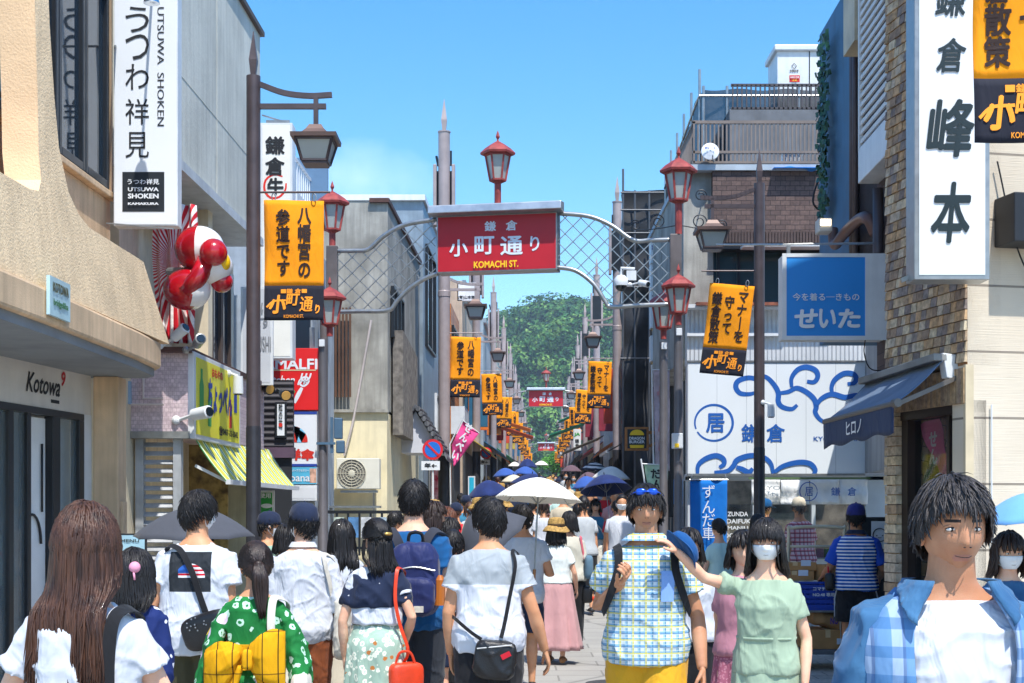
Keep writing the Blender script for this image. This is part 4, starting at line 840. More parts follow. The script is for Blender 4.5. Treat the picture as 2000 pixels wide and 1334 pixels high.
# ------------------------------------------------------------------ RIGHT: brick shop with awning, cream siding, hanging sign
BRICK = tex_bricks('mixed brown bricks', ['#a9794f', '#c9a06a', '#8a6a55', '#d8b98a', '#6d5a52', '#b98a58', '#c7ab86', '#7b6a66', '#a5845f'], '#3d3026', 3.4, .36, .26, .012, .85, rot=(PI/2, 0, R(77.8)), bump=1.0)
Cn = Vector((3.09, 9.65, 0)); wd = Vector((-.216, 1, 0)).normalized(); wn = Vector((-wd.y, wd.x, 0)); sdv = -wn   # along the shop front (away), out of it, along the siding
def bw(m, a, b, d0, d1, z0, z1):
    "block on the brick front: a..b metres along it, d0..d1 out from it"
    p = [Cn+wd*a+wn*d0, Cn+wd*b+wn*d0, Cn+wd*b+wn*d1, Cn+wd*a+wn*d1]; return m.prism([(q.x, q.y) for q in p], (0, 0, z0), (1, 0, 0), (0, 1, 0), (0, 0, z1-z0))
t = thing('brick_shop', 'brick faced shop with display window and blue awning on the right', 'shop', loc=Cn)
m = MB(); bw(m, 0, 1.16, -.25, 0, 2.62, 8); bw(m, 1.0, 1.16, -.25, 0, 0, 2.62); bw(m, 1.16, 1.2, -3, -.02, 0, 8); part(m, 'brick_wall', BRICK, t)
rg = random.Random(4); m = MB(); row = 0; z = 2.66; bm_ = []
for row in range(64):                      # bricks laid proud of the wall, ragged like the real facing
    z = 2.64+row*.072; a = -.02-.05*(row % 2)
    while a < 1.14:
        l = rg.uniform(.055, .105); m.cur = rg.randrange(9); e = rg.uniform(.004, .02); z1 = z+.066
        p = [Cn+wd*max(0, a)+wn*0, Cn+wd*min(1.16, a+l-.006)+wn*0]; o = wn*(.008+e*.5); lo = wn*(.016+e*.5)
        if p[1] != p[0] and a+l > .01: m.add([p[0], p[1], p[1]+lo, p[0]+lo, p[0]+UZ*.066, p[1]+UZ*.066, p[1]+o+UZ*.066, p[0]+o+UZ*.066], [(0, 3, 2, 1), (4, 5, 6, 7), (0, 1, 5, 4), (1, 2, 6, 5), (2, 3, 7, 6), (3, 0, 4, 7)]); m.v[-8:] = [tuple(Vector(q)+Vector((0, 0, z))) for q in m.v[-8:]]
        a += l
bcols = ['#b39a7e', '#cdb696', '#a48d78', '#d9c9ab', '#8c7f79', '#bfa07a', '#c9bba6', '#978c86', '#cfab82']
BM = [M('brick %d' % i, c, .88, var=.22, sc_=25, bump=.5, bs=120) for i, c in enumerate(bcols)]
part(m, 'brick_facing', BM, t)
m = MB(); rg = random.Random(6)
for i in range(30): m.cur = rg.choice((0, 2, 5)); a = i*.0385; bw(m, a, a+.035, 0, .02+.012*rg.random(), 2.36, 2.6)
part(m, 'soldier_course', BM, t)
m = MB(); z = 0
while z < 2.34: m.cur = rg.choice((0, 1, 3, 6)); bw(m, .99, 1.17, -.12, .012+.012*rg.random(), z, z+.066); z += .073
part(m, 'brick_jamb', BM, t)
m = MB(); bw(m, 0, 1.0, -.14, -.02, 2.3, 2.38); bw(m, .9, .99, -.14, -.03, .4, 2.3); bw(m, 0, .06, -.14, -.02, .4, 2.3); bw(m, .33, .37, -.13, -.05, .4, 2.3); bw(m, 0, 1, -.2, 0, 0, .4); part(m, 'window_frame', M('dark brown frame', '#2c2220', .4), t)
m = MB(); bw(m, .06, .9, -.1, -.09, .4, 2.3); part(m, 'display_window', glass_mat('tinted shop glass', '#1a2024', .015, .72), t)
m = MB(); bw(m, 0, 1, -1.2, -1.1, 0, 2.4); part(m, 'shop_back_wall', M('dim olive wall', '#6f6a52', .8, var=.3, sc_=2), t)
m = MB(); m.prism([(0, 0), (4, 0), (4, 8.4), (0, 8.4)], Cn+wn*-.001, sdv, UZ, wd*.2)
SID = NG('cream siding', .85); q = SID.sep(SID.co('Object')); fz = SID.math('FRACT', SID.math('MULTIPLY', q[2], 2.22)); ln_ = SID.math('LESS_THAN', fz, .035)
SID.bump(SID.math('SUBTRACT', SID.math('MULTIPLY', SID.noise(3, SID.co(scale=(1, 1, 60)), 2), .3), ln_), .5, .015); SID = SID.out(SID.mix(ln_, SID.ramp(SID.noise(1.5), [(.3, lin('#cdc0ac')), (.7, lin('#ddd1bd'))]), lin('#8c8275')))
part(m, 'siding_wall', SID, t)
m = MB(); m.prism([(-.02, 0), (.04, 0), (.04, 2.62), (-.02, 2.62)], Cn+wn*.0-wd*.012, sdv, UZ, wd*.03); part(m, 'corner_trim', M('cream trim', '#d8c8a8', .8), t)
m = MB(); m.tube([Cn+sdv*.17-wd*.02, Cn+sdv*.17-wd*.02+UZ*2.35], .006, 6); m.tube(curve_pts([Cn+sdv*(.38+.012*math.sin(i*1.9))-wd*.04+UZ*(4.6-i*.1)+sdv*(.02*i) for i in range(16)], 60), .007, 5); part(m, 'wall_cable', WHITEP, t)
m = MB(); m.tube(curve_pts([Cn+sdv*.2-wd*.04+UZ*4.0, Cn+sdv*.35-wd*.05+UZ*3.4, Cn+sdv*.6-wd*.03+UZ*3.0]), .006, 5); part(m, 'black_cable', BLACK, t)
t = thing('flag_reflection', 'reflection of a pink flag with white characters, modelled behind the brick shop window', 'flag', loc=Cn+wd*.6-wn*.4); fa = [Cn+wd*.9-wn*.14+UZ*2.27, Cn+wd*.66-wn*.14+UZ*2.3, Cn+wd*.42-wn*.14+UZ*1.9, Cn+wd*.62-wn*.14+UZ*1.86]  # added cloth models a street flag's reflection in the display window
m = MB(); m.grid(lambda u, v: fa[0].lerp(fa[1], u).lerp(fa[3].lerp(fa[2], u), v)+wn*.02*math.sin(v*6+u*4), 8, 10); part(m, 'cloth', M('pink reflected flag', '#ee5a9c', .7, var=.1), t, solid=.004)
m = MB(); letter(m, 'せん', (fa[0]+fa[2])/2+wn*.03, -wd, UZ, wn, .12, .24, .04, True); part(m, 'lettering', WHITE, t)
t = thing('wall_box', 'black rectangular box sign on the cream siding at the right edge', 'box', loc=Cn+sdv*.5+UZ*3.5)
m = MB(); m.prism([(.2, 3.42), (1.2, 3.42), (1.2, 3.75), (.2, 3.75)], Cn-wd*.25, sdv, UZ, wd*.25); part(m, 'casing', M('charcoal metal', '#24282f', .5, .2, var=.1, streak=.2), t, bevel=.008)
Y = 9.2
t = sign('vertical_sign', 'tall white vertical sign with brushed black characters above the brick shop', 'sign', P(1786, 546, Y), P(1933, -130, Y), WHITE, .2, fm=STEEL, edge=.03)
for s, y, b in (('鎌', -5, .05), ('倉', 108, .05), ('峰', 250, .06), ('本', 415, .06)): wr(t, s, 1858, y, Y, {'鎌': 60, '倉': 56, '峰': 90, '本': 76}[s], {'鎌': 74, '倉': 68, '峰': 114, '本': 120}[s], M('dark teal ink', '#10262c', .5, var=0), b*.42, skew=.14)
m = MB(); m.bar(P(1760, 548, Y+.15), P(1800, 530, Y+.15), .03); m.bar(P(1800, 300, Y+.1), P(1900, 300, Y+.5), .04); part(m, 'bracket', STEEL, t)
AWB = fabric('awning blue canvas', '#60758f', wr=.2, c2='#546983')
t = thing('blue_awning', 'dark blue canvas awning with hanging valance on the brick shop', 'awning', loc=P(1745, 760, 10))
a, b = P(1842, 703, 9.75), P(1692, 750, 10.95); c, d = P(1748, 788, 9.67), P(1611, 824, 10.85)
m = MB(); m.grid(lambda u, v: a.lerp(b, u).lerp(c.lerp(d, u), v)-UZ*(.02*math.sin(v*PI)+.012*abs(math.sin(u*PI*3))*(1-v)), 18, 8); part(m, 'canopy', AWB, t, smooth=True, solid=.006)
m = MB(); m.grid(lambda u, v: c.lerp(d, u)-UZ*(.2*v+.012*math.sin(u*20)*v)+Vector((-.01, -.02*math.sin(u*14)*v, 0)), 24, 5); part(m, 'valance', fabric('awning navy canvas', '#2d3a58', wr=.2), t, smooth=True, solid=.005)
m = MB(); e = (d-c).normalized(); ne = Vector((e.y, -e.x, 0)); ne = ne if ne.y < 0 else -ne; letter(m, 'ヒロノ', c.lerp(d, .5)-UZ*.1+ne*.03, -e, UZ, ne, .26, .1, .02); part(m, 'lettering', WHITE, t)
m = MB(); m.tube([c, d], .022, 10); m.tube([c, c+(c-d).normalized()*.05], [.035, .03], 10); part(m, 'front_bar', M('awning bar grey', '#6e6a66', .5, .3), t)
m = MB(); m.bar(a+UZ*.02+wn*.02, b+UZ*.02+wn*.02, .1, .05); part(m, 'cassette', M('weathered cassette', '#8d8f8e', .6, .2, var=.2), t, bevel=.006)
m = MB(); m.prism([(0, 0), (.17, -.02), (.17, -.2), (.03, -.17)], a+UZ*.05, sdv, UZ, wd*.08); part(m, 'end_cap', WHITEP, t, bevel=.006)
m = MB(); m.bar(a-UZ*.12+sdv*.1, c-UZ*.01, .03); part(m, 'folding_arm', M('awning bar grey', ''), t)
# ------------------------------------------------------------------ dark tower with pipes and slatted balcony
DKB = M('dark brown roughcast', '#3a3134', .9, var=.2, bump=.8, bs=60); DBL = M('dark blue cladding', '#3f7196', .6, var=.15, sc_=3, streak=.3)
t = thing('dark_building', 'tall dark brown and blue building with pipes and slatted balcony', 'building', loc=(3.8, 14, 0))
m = MB(); slab(m, 3.2, 8, 14.4, 16.5, 3.55, 7.15); part(m, 'blue_wall', DBL, t); m = MB(); slab(m, 3.17, 8, 11.6, 14.3, 3.5, 9); slab(m, 4.3, 8, 11.4, 16.5, 0, 3.5); part(m, 'brown_wall', DKB, t)
DBK = tex_bricks('dark brown brick', ['#4a3a38', '#574541', '#3f3231'], '#2a2222', 4.2, .5, .25, .015, .8, rot=(PI/2, 0, PI/2), bump=.6)
boxp(t, 'brick_strip', DBK, 3.14, 3.18, 12.9, 13.4, 2.4, 9); boxp(t, 'panel_sign', M('cream panel', '#d6c9ac', .6, var=.15, streak=.3), 2.95, 3.15, 13.5, 14.0, 6.1, 9)
for k, (o, y, r, z0, z1) in enumerate(((3.12, 14.3, .05, 1, 8), (3.1, 14.15, .03, 1, 8), (3.08, 13.1,   .05, 3.4, 4.6))):
    m = MB(); m.tube([sd(o, y, max(z0, 3.4)), sd(o, y, z1)], r, 10); part(m, 'drain_pipe', DKMET, t, smooth=True)
m = MB(); m.tube(curve_pts([sd(3.08, 13.2, 4.2), sd(3.02, 13.25, 4.35), sd(3.02, 13.6, 4.42), sd(3.02, 14.3, 4.42), sd(3.05, 14.9, 4.42), sd(3.05, 15.0, 4.6)], 30), .055, 10); part(m, 'elbow_pipe', M('brown pipe', '#6b4a40', .5, .2, var=.1), t, smooth=True)
m = MB(); slab(m, 2.95, 3.2, 12.2, 13.35, 4.7, 5.02); part(m, 'balcony_slab', WHITEP, t, bevel=.006)
m = MB()
for i in range(17): slab(m, 2.96, 2.98, 12.2, 13.35, 5.06+i*.085, 5.1+i*.085); slab(m, 2.98, 3.18, 12.2, 12.22, 5.06+i*.085, 5.1+i*.085)
slab(m, 2.95, 2.99, 12.2, 12.24, 5.0, 6.6); slab(m, 2.95, 2.99, 13.3, 13.35, 5, 6.6); part(m, 'balcony_slats', M('white slats', '#d9dcdc', .5, var=.06), t)
t = thing('ivy', 'dark green artificial ivy hanging on the blue cladding', 'plant', loc=sd(3.15, 15.8, 5)); m = MB(); rg = random.Random(9)
for i in range(420):
    f_ = rg.random(); p = sd(3.13-.06*rg.random(), 15.8+rg.uniform(-.28, .28)*(1-.3*f_), 6.9-2.0*f_); n_ = Vector((-1, rg.uniform(-.8, .3), rg.uniform(-.2, .7))).normalized(); q = n_.orthogonal().normalized()*.05; w_ = n_.cross(q); m.add([p-q, p-w_*.7, p+q, p+w_*.7], [(0, 1, 2, 3)])
part(m, 'leaves', M('ivy leaf', '#2c5a33', .5, var=.4, sc_=14), t, fixn=False)
Y = 13.0
SB = M('kimono sign blue', '#2a8fe0', .45, var=.04, sc_=.8)
t = sign('blue_sign', 'square bright blue box sign with white writing and white frame', 'sign', P(1530, 662, Y), P(1731, 497, Y), SB, .25, edge=.0)
t.children[1].hide_render = False
m = MB(); m.box(P(1690, 664, Y-.01), P(1733, 495, Y-.004)); m.box(P(1528, 664, Y-.01), P(1536, 495, Y-.004)); m.box(P(1536, 502, Y-.01), P(1690, 495, Y-.004)); m.box(P(1536, 664, Y-.01), P(1690, 656, Y-.004)); part(m, 'frame', WHITEP, t)
wr(t, '今を着る─きもの', 1613, 580, Y-.004, 130, 15, WHITE, .01); 
for s, x, w_ in (('せ', 1574, 46), ('い', 1616, 34), ('た', 1659, 44)): wr(t, s, x, 622, Y-.004, w_, 38, WHITE, .04, skew=.08)
m = MB(); m.bar(P(1700, 560, Y+.1), P(1790, 560, Y+.3), .05); m.bar(P(1540, 480, Y+.1), P(1540, 500, Y+.1), .03); m.tube([P(1400, 478, Y+2), P(1530, 478, Y+.2), P(1760, 474, Y+.2)], .012, 6); part(m, 'support', STEEL, t)
m = MB(); m.tube(curve_pts([P(1690, 662, Y+.1), P(1688, 690, Y+.1), P(1700, 720, Y+.1), P(1730, 724, Y+.3)]), .006, 5); part(m, 'cable', BLACK, t)
t = thing('wall_lamp', 'lit square wall lamp on the dark brick wall', 'lamp', loc=P(1612, 438, 14.2)); m = MB(); fbox(m, 1600, 1626, 425, 452, 14.2, .2); part(m, 'housing', M('lamp box', '#cfcac0', .4), t, bevel=.01)
ge = NG('lamp glow'); ge.b.inputs['Emission Color'].default_value = (1, .85, .6, 1); ge.b.inputs['Emission Strength'].default_value = 3; m = MB(); fbox(m, 1603, 1623, 428, 440, 14.19, .01); part(m, 'light', ge.m, t)
t = thing('meter_box', 'grey metal junction box with hanging black cable on dark brick', 'box', loc=P(1626, 370, 16)); m = MB(); fbox(m, 1612, 1641, 353, 386, 16.2, .15); part(m, 'casing', M('box grey', '#a9a8a0', .5, var=.2), t, bevel=.008)
m = MB(); m.tube(curve_pts([P(1630, 320, 16.1), P(1600, 350, 16.1), P(1588, 395, 16.1), P(1610, 412, 16.1), P(1640, 395, 16.1)]), .012, 6); part(m, 'cable', BLACK, t)
# ------------------------------------------------------------------ dark brick house with roof terrace
t = thing('brick_house', 'dark brown brick house with railed roof terrace behind the blue sign', 'building', loc=(4, 22, 0)); Y = 22.0
BB = tex_bricks('brown wall bricks', ['#5f4c48', '#6d5852', '#54433f'], '#2c2424', 3.3, .5, .25, .012, .8, rot=(PI/2, 0, 0), bump=.7)
m = MB(); fbox(m, 1392, 1690, 332, 482, Y, 6); part(m, 'brick_wall', BB, t)
m = MB()
for i in range(42): fbox(m, 1400+i*6, 1404.6+i*6, 452, 474, Y-.03, .03)
part(m, 'soldier_course', M('dark brick end', '#4d3e3b', .8, var=.15, sc_=9), t)
m = MB(); fbox(m, 1335, 1393, 332, 700, Y+.15, 5); part(m, 'concrete_pier', CONC, t); m = MB(); fbox(m, 1335, 1640, 321, 332, Y-.05, 6); part(m, 'parapet', M('pale blue coping', '#aebbc6', .6, var=.1), t)
m = MB(); fbox(m, 1393, 1700, 482, 610, Y+.3, .2); part(m, 'glass_band', glass_mat('greenish glass', '#33474a', .05), t)
m = MB(); fbox(m, 1393, 1700, 478, 486, Y-.04, .3)
for px in (1400, 1440, 1530, 1600): fbox(m, px, px+6, 486, 610, Y+.25, .1)
part(m, 'window_frame', FRAME, t); m = MB(); fbox(m, 1452, 1640, 476, 481, Y-.35, .3); part(m, 'white_pole', WHITEP, t)
CW = NG('white corrugated sheet', .5, .1); q = CW.sep(CW.co('Object')); CW.bump(CW.math('SINE', CW.math('MULTIPLY', q[0], 95)), .6, .03); CW = CW.out(CW.ramp(CW.noise(2), [(.3, lin('#c9ccce')), (.7, lin('#e0e2e3'))]))
m = MB(); fbox(m, 1342, 1700, 598, 712, Y-.1, .3); part(m, 'corrugated_wall', CW, t); m = MB(); fbox(m, 1342, 1640, 594, 601, Y-.35, .5); fbox(m, 1342, 1535, 650, 656, Y-.2, .2); part(m, 'gutter', WHITEP, t)
m = MB(); fbox(m, 1360, 1640, 590, 596, Y-.4, .6); part(m, 'rusty_sheet', M('rusty sheet', '#9a5b45', .8, var=.3, sc_=12), t)
m = MB(); bm1 = M('taupe railing', '#85786f', .5, .2, var=.1)
m.box(P(1353, 241, Y), P(1600, 237, Y+.05)); m.box(P(1353, 319, Y), P(1600, 316, Y+.05)); m.box(P(1353, 299, Y), P(1600, 296, Y+.05))
for px in range(1354, 1600, 8): m.box(P(px, 318, Y+.01), P(px+2.5, 238, Y+.035))
for i in range(18): m.box((P(1354, 0, Y).x, Y+i*.16, Z(318, Y)), (P(1354, 0, Y).x+.025, Y+i*.16+.025, Z(238, Y)))
m.box((P(1353, 0, Y).x, Y, Z(240, Y)), (P(1353, 0, Y).x+.04, Y+3, Z(237, Y))); part(m, 'terrace_railing', bm1, t)
Y2 = 24.5; m = MB(); m.box(P(1428, 168, Y2), P(1640, 165, Y2+.05)); m.box(P(1428, 214, Y2), P(1640, 211, Y2+.05))
for px in range(1430, 1640, 9): m.box(P(px, 213, Y2), P(px+2.2, 166, Y2+.03))
part(m, 'upper_railing', M('dark railing', '#4f4a4d', .5, .2), t); m = MB(); fbox(m, 1425, 1700, 213, 335, Y2, 3); part(m, 'upper_storey', M('shade grey wall', '#6a6d72', .8, var=.15), t)
t = thing('roof_cabinet', 'pale metal utility cabinet with notices standing on the roof', 'cabinet', loc=P(1560, 240, 25)); Yc = 25.2
m = MB(); fbox(m, 1518, 1610, 96, 215, Yc, .9); part(m, 'casing', WHITEP, t, bevel=.01); m = MB(); fbox(m, 1513, 1614, 86, 98, Yc-.06, 1); part(m, 'lid', WHITEP, t, bevel=.02)
m = MB(); fbox(m, 1580, 1582, 100, 213, Yc-.006, .006); part(m, 'door_gap', FRAME, t); wr(t, '◇', 1551, 129, Yc-.004, 11, 12, BLACK, .0); wr(t, '美電設備', 1551, 138, Yc-.004, 17, 4, BLACK, .02)
m = MB(); fbox(m, 1542, 1562, 147, 160, Yc-.006, .006); part(m, 'warning_label', REDI, t); wr(t, '高電圧危険', 1552, 151, Yc-.012, 17, 4, WHITE, .02); wr(t, '注意', 1552, 157, Yc-.012, 10, 3, YEL, .02)
t = thing('satellite_dish', 'white satellite dish on the terrace railing', 'dish', loc=P(1387, 298, 21.9)); m = MB(); m.lathe([(0, .05), (.08, .035), (.135, .0), (.14, .0), (.135, .012), (0, .062)], n=24); m.xf(Matrix.Translation(P(1387, 296, 21.85))@Matrix.Rotation(R(80), 4, 'X')); part(m, 'dish', WHITE, t, smooth=40)
m = MB(); m.tube([P(1387, 296, 21.9), P(1395, 316, 21.98)], .015, 6); m.tube([P(1392, 310, 21.85), P(1392, 303, 21.6)], .01, 6); part(m, 'arm', STEEL, t); m = MB(); letter(m, 'BS·CS', P(1387, 289, 21.78), UX, UZ, NF, .16, .035, .03); part(m, 'lettering', BLUEI, t)
t = thing('tarpaulin', 'crumpled bright blue tarpaulin on the terrace edge', 'tarpaulin', loc=P(1560, 326, 21.9)); m = MB()
m.grid(lambda u, v: P(1512+90*u, 327-16*math.sin(PI*min(1, u*1.3+.05))*v-3*math.sin(u*20)*v, 21.8)+Vector((0, .4*v, 0)), 20, 4); part(m, 'sheet', M('tarp blue', '#1f7fd8', .45, var=.1), t, solid=.01)
t = thing('storage_box', 'pale lidded box on the blue tarpaulin', 'box', loc=P(1549, 310, 22.3)); m = MB(); fbox(m, 1532, 1566, 301, 316, 22.2, .3); fbox(m, 1530, 1568, 298, 302, 22.18, .34); part(m, 'box', WHITEP, t, bevel=.008)
t = thing('laundry_hanger', 'peg hanger with bright green cloth hanging by the ivy', 'hanger', loc=P(1612, 270, 16.4)); m = MB(); m.grid(lambda u, v: P(1605+16*u+2*math.sin(v*4), 285+34*v, 16.4)+Vector((0, .03*math.sin(u*12), 0)), 10, 6); part(m, 'cloth', fabric('green cloth', '#27c24c'), t, solid=.004)
m = MB()
for px in (1600, 1625): m.tube([P(1612, 270, 16.4), P(px, 285, 16.4)], .006, 5)
m.tube([P(1600, 285, 16.4), P(1625, 285, 16.4)], .006, 5); part(m, 'frame', WHITEP, t)
# scaffold with dark mesh
NET = NG('dark scaffold mesh', .8); NET.b.inputs['Alpha'].default_value = .86; NET.bump(NET.noise(3), .5, .1); NET = NET.out(NET.ramp(NET.noise(1.2, NET.co(scale=(1, 1, .5))), [(.35, lin('#121b26')), (.65, lin('#243443'))]))
t = thing('mesh_scaffold', 'scaffold wrapped in dark blue mesh beside the roof terrace', 'scaffold', loc=(3.5, 26, 0))
m = MB(); m.grid(lambda u, v: sd(2.77+.05*math.sin(v*9+u*20), 25+7*u, 4.5+4.5*v), 40, 10); m.grid(lambda u, v: Vector((X(1372+240*u, 25), 25+.06*math.sin(u*16+v*5), Z(175+150*v, 25))), 30, 8); part(m, 'mesh', NET, t, fixn=False)
m = MB()
for i in range(6): y = 25+1.4*i; m.tube([sd(2.74, y, 0), sd(2.74, y, 9.4)], .025, 8)
for px in (1374, 1420, 1560): m.tube([P(px, 330, 24.9), P(px, 168, 24.9)], .025, 8)
for z in (6.2, 7.6, 8.9): m.tube([sd(2.72, 24.9, z), sd(2.72, 32, z)], .022, 8); m.tube([sd(2.72, 24.88, z), P(1610, 0, 24.88)*Vector((1, 1, 0))+UZ*z if False else Vector((X(1612, 24.88), 24.88, z))], .022, 8)
part(m, 'tube', STEEL, t); boxp(t, 'inner_wall', M('shade grey wall', ''), 3.6, 8, 26, 32, 0, 8.2)
BT = M('black tarpaulin', '#26272b', .55, var=.25, sc_=4, bump=.6, bs=5)
t = thing('black_scaffold', 'scaffold wrapped in black sheeting beyond the right arch post', 'scaffold', loc=(3, 33, .6)); Y = 33
m = MB(); m.grid(lambda u, v: Vector((X(1216+88*u, Y), Y+.07*math.sin(u*5+v*7)+.04*math.sin(v*40), Z(372+600*v, Y))), 24, 60); m.grid(lambda u, v: Vector((X(1216, Y)+.04*math.sin(v*30), Y+.5*u, Z(372+600*v, Y))), 10, 30); part(m, 'sheeting', BT, t, smooth=True, fixn=False)
m = MB()
for px in (1217, 1240, 1268): m.tube([P(px, 1040, Y-.1), P(px, 330 if px < 1240 else 372, Y-.1)], .025, 8)
for py in (376, 410, 455, 560, 700): m.tube([P(1212, py, Y-.12), P(1300, py, Y-.12)], .02, 8)
part(m, 'tube', M('dull scaffold tube', '#5f6268', .5, .4), t)
boxp(t, 'inner_wall', M('shade grey wall', ''), 2.6, 7, 34.2, 39, 0, 8.6)
Y = 27
for i, (y0, y1, tx, mt, lab) in enumerate(((470, 514, '芋川目', BLUEI, 'white box sign with blue characters, topmost of its stack'), (516, 565, '写', REDI, 'white box sign with one large red character'), (568, 640, '3F', BLACK, 'white box sign with floor number below the red character'), (655, 705, '', BLUEI, 'plain white box sign lowest of its stack'))):
    t = sign('box_sign', lab, 'sign', P(1271, y1, Y), P(1309, y0, Y), WHITE, .3, group='stacked box signs')
    if tx == '写': wr(t, '写', 1290, 540, Y, 22, 22, REDI, .06); wr(t, '3F', 1280, 523, Y, 12, 9, BLACK, .02); wr(t, '奄美大', 1290, 557, Y, 30, 9, BLACK, .03)
    elif tx: wr(t, tx, 1289, y0+15, Y, 32, 14, mt, .05)
    m = MB(); fbox(m, 1274, 1309, y1+1, y1+6, Y+.05, .1); part(m, 'yellow_bracket', M('sign bracket yellow', '#e6b422', .5), t)
t = thing('sign_pole', 'dark pole carrying the stacked box signs', 'pole', loc=P(1312, 1020, Y)); m = MB(); m.tube([P(1311, 1010, Y+.1), P(1311, 465, Y+.1)], .06, 8); part(m, 'pole', FRAME, t)
WOOD = M('orange brown wood', '#b9783c', .6, var=.15, sc_=14)
t = sign('burger_sign', 'square wooden framed black sign with yellow burger drawing', 'sign', P(1221, 880, 29), P(1267, 834, 29), M('sign black', ''), .12, fm=WOOD, edge=.045)
m = MB(); c = P(1244, 850, 28.98); k = 29/F; m.prism([(14*math.cos(a)*k, 11*math.sin(a)*k) for a in np.linspace(0, PI, 14)], c, UX, UZ, NF*.004); part(m, 'bun', YEL, t); m = MB(); m.prism([(-13*k, -25*k), (13*k, -25*k), (14*k, -19*k), (-14*k, -19*k)], c, UX, UZ, NF*.004); part(m, 'bun', YEL, t)
wr(t, 'DRAGON', 1244, 856, 28.98, 30, 6, WHITE, .04); wr(t, 'BURGER', 1244, 863, 28.98, 30, 6, WHITE, .04); m = MB(); m.bar(P(1267, 845, 29.05), P(1312, 845, 29.1), .06); m.bar(P(1267, 872, 29.1), P(1312, 850, 29.1), .05); part(m, 'bracket', WOOD, t)
# ------------------------------------------------------------------ cake shop with white cloud pattern sign
Y = 21.5; CB = M('cloud blue paint', '#1b5fb4', .5, var=.05)
t = thing('sweet_shop', 'white shop front with glazed counter under the cloud pattern sign', 'shop', loc=(4, 21.7, .1))
m = MB(); fbox(m, 1343, 1760, 925, 938, Y, .5); fbox(m, 1343, 1352, 930, 1110, Y, .3); fbox(m, 1470, 1478, 985, 1110, Y, .2); fbox(m, 1585, 1593, 985, 1110, Y, .2); fbox(m, 1690, 1735, 930, 1190, Y, .6); part(m, 'wall', M('pale blue white frame', '#c3ccd2', .5, var=.06), t, bevel=.006)
m = MB(); fbox(m, 1343, 1735, 938, 1190, Y+1.6, .1); part(m, 'back_wall', M('shop back wall', '#9a9284', .8, var=.35, sc_=4), t)
m = MB(); fbox(m, 1430, 1700, 1090, 1190, Y+.1, .5); part(m, 'counter', M('counter white', '#d5d2ca', .4, var=.05), t)
SG = NG('clear counter glass', .03, 0, .6); SG.b.inputs['Base Color'].default_value = lin('#3c4a50'); SG.b.inputs['Alpha'].default_value = .3
m = MB(); fbox(m, 1425, 1700, 985, 1092, Y+.06, .01); part(m, 'glass', SG.m, t)
for i, s in enumerate(('ZUNDA', 'DAIFUKU', 'MANJU', 'DORAYAKI', 'DANGO', '', 'SAKE')):
    if s: wr(t, s, 1447-(6 if len(s) < 6 else 0), 1004+i*14, Y+.05, 8*len(s), 9, WHITE, .02)
rg = random.Random(3)
for i in range(10):
    m = MB(); x = 1500+i*19; fbox(m, x, x+14, 1078-rg.uniform(6, 14), 1090, Y+.3, .2); tag(part(m, 'sweet_box', M('sweets '+'gwp'[i % 3], ('#79b048', '#e8e4da', '#c9829a')[i % 3], .6), t, bevel=.006))
t = sign('cloud_sign', 'large white sign with blue curling cloud lines and characters over the sweet shop', 'sign', P(1343, 929, 21.3), P(1690, 705, 21.3), M('cloud sign white', '#e6edf1', .45, var=.03, sc_=.7), .25, edge=.01); Y = 21.3
cl = [[(1482, 753), (1478, 742), (1462, 738), (1442, 744), (1437, 756), (1445, 768), (1462, 770), (1476, 767)],
      [(1478, 732), (1497, 737), (1512, 752), (1520, 768), (1520, 785), (1528, 795), (1546, 799), (1557, 791)], [(1522, 768), (1540, 765), (1556, 758), (1575, 766), (1590, 780), (1594, 795), (1592, 805), (1600, 818), (1615, 828)],
      [(1576, 745), (1590, 746), (1597, 735), (1592, 723), (1575, 717), (1558, 722), (1546, 738), (1546, 756)], [(1655, 750), (1668, 748), (1672, 738), (1664, 730), (1647, 730), (1630, 742), (1624, 756), (1625, 768)], [(1594, 792), (1605, 778), (1625, 770), (1650, 776), (1672, 772), (1684, 776)],
      [(1405, 913), (1414, 906), (1412, 896), (1398, 890), (1378, 896), (1364, 908), (1362, 925)], [(1395, 923), (1420, 920), (1432, 910), (1440, 898), (1465, 890), (1490, 893), (1505, 905), (1510, 925)], [(1438, 912), (1448, 916), (1462, 922), (1470, 915)], [(1512, 922), (1530, 910), (1560, 903), (1582, 906), (1592, 918), (1588, 927)]]
ribbon(t, cl, 10.5, Y, CB, 'cloud_line', n=40)
ribbon(t, [[(1394+37*math.cos(a), 826+35*math.sin(a)) for a in np.linspace(R(150), R(-200), 30)]], 5, Y, CB, 'ring', n=60); wr(t, '居', 1397, 826, Y, 36, 38, CB, .03)
wr(t, '鎌', 1466, 846, Y, 36, 36, CB, .02); wr(t, '倉', 1515, 846, Y, 36, 36, CB, .02); wr(t, 'KYO  KAMAKURA', 1650, 857, Y, 122, 9, CB, .01)
m = MB()
for px in (1400, 1458, 1516, 1574, 1632): fbox(m, px, px+.7, 708, 926, Y-.006, .004)
part(m, 'panel_seam', M('seam grey', '#b9c2c8', .6), t); m = MB(); fbox(m, 1343, 1690, 925, 929, Y-.02, .05); fbox(m, 1343, 1690, 704, 707, Y-.02, .05); part(m, 'trim', STEEL, t)
GRC = NG('grey corrugated sheet', .5, .3); q = GRC.sep(GRC.co('Object')); GRC.bump(GRC.math('SINE', GRC.math('MULTIPLY', q[1], 70)), .6, .03); GRC = GRC.out(GRC.ramp(GRC.noise(3, GRC.co(scale=(1, 1, .2))), [(.3, lin('#74797f')), (.7, lin('#9aa0a6'))]))
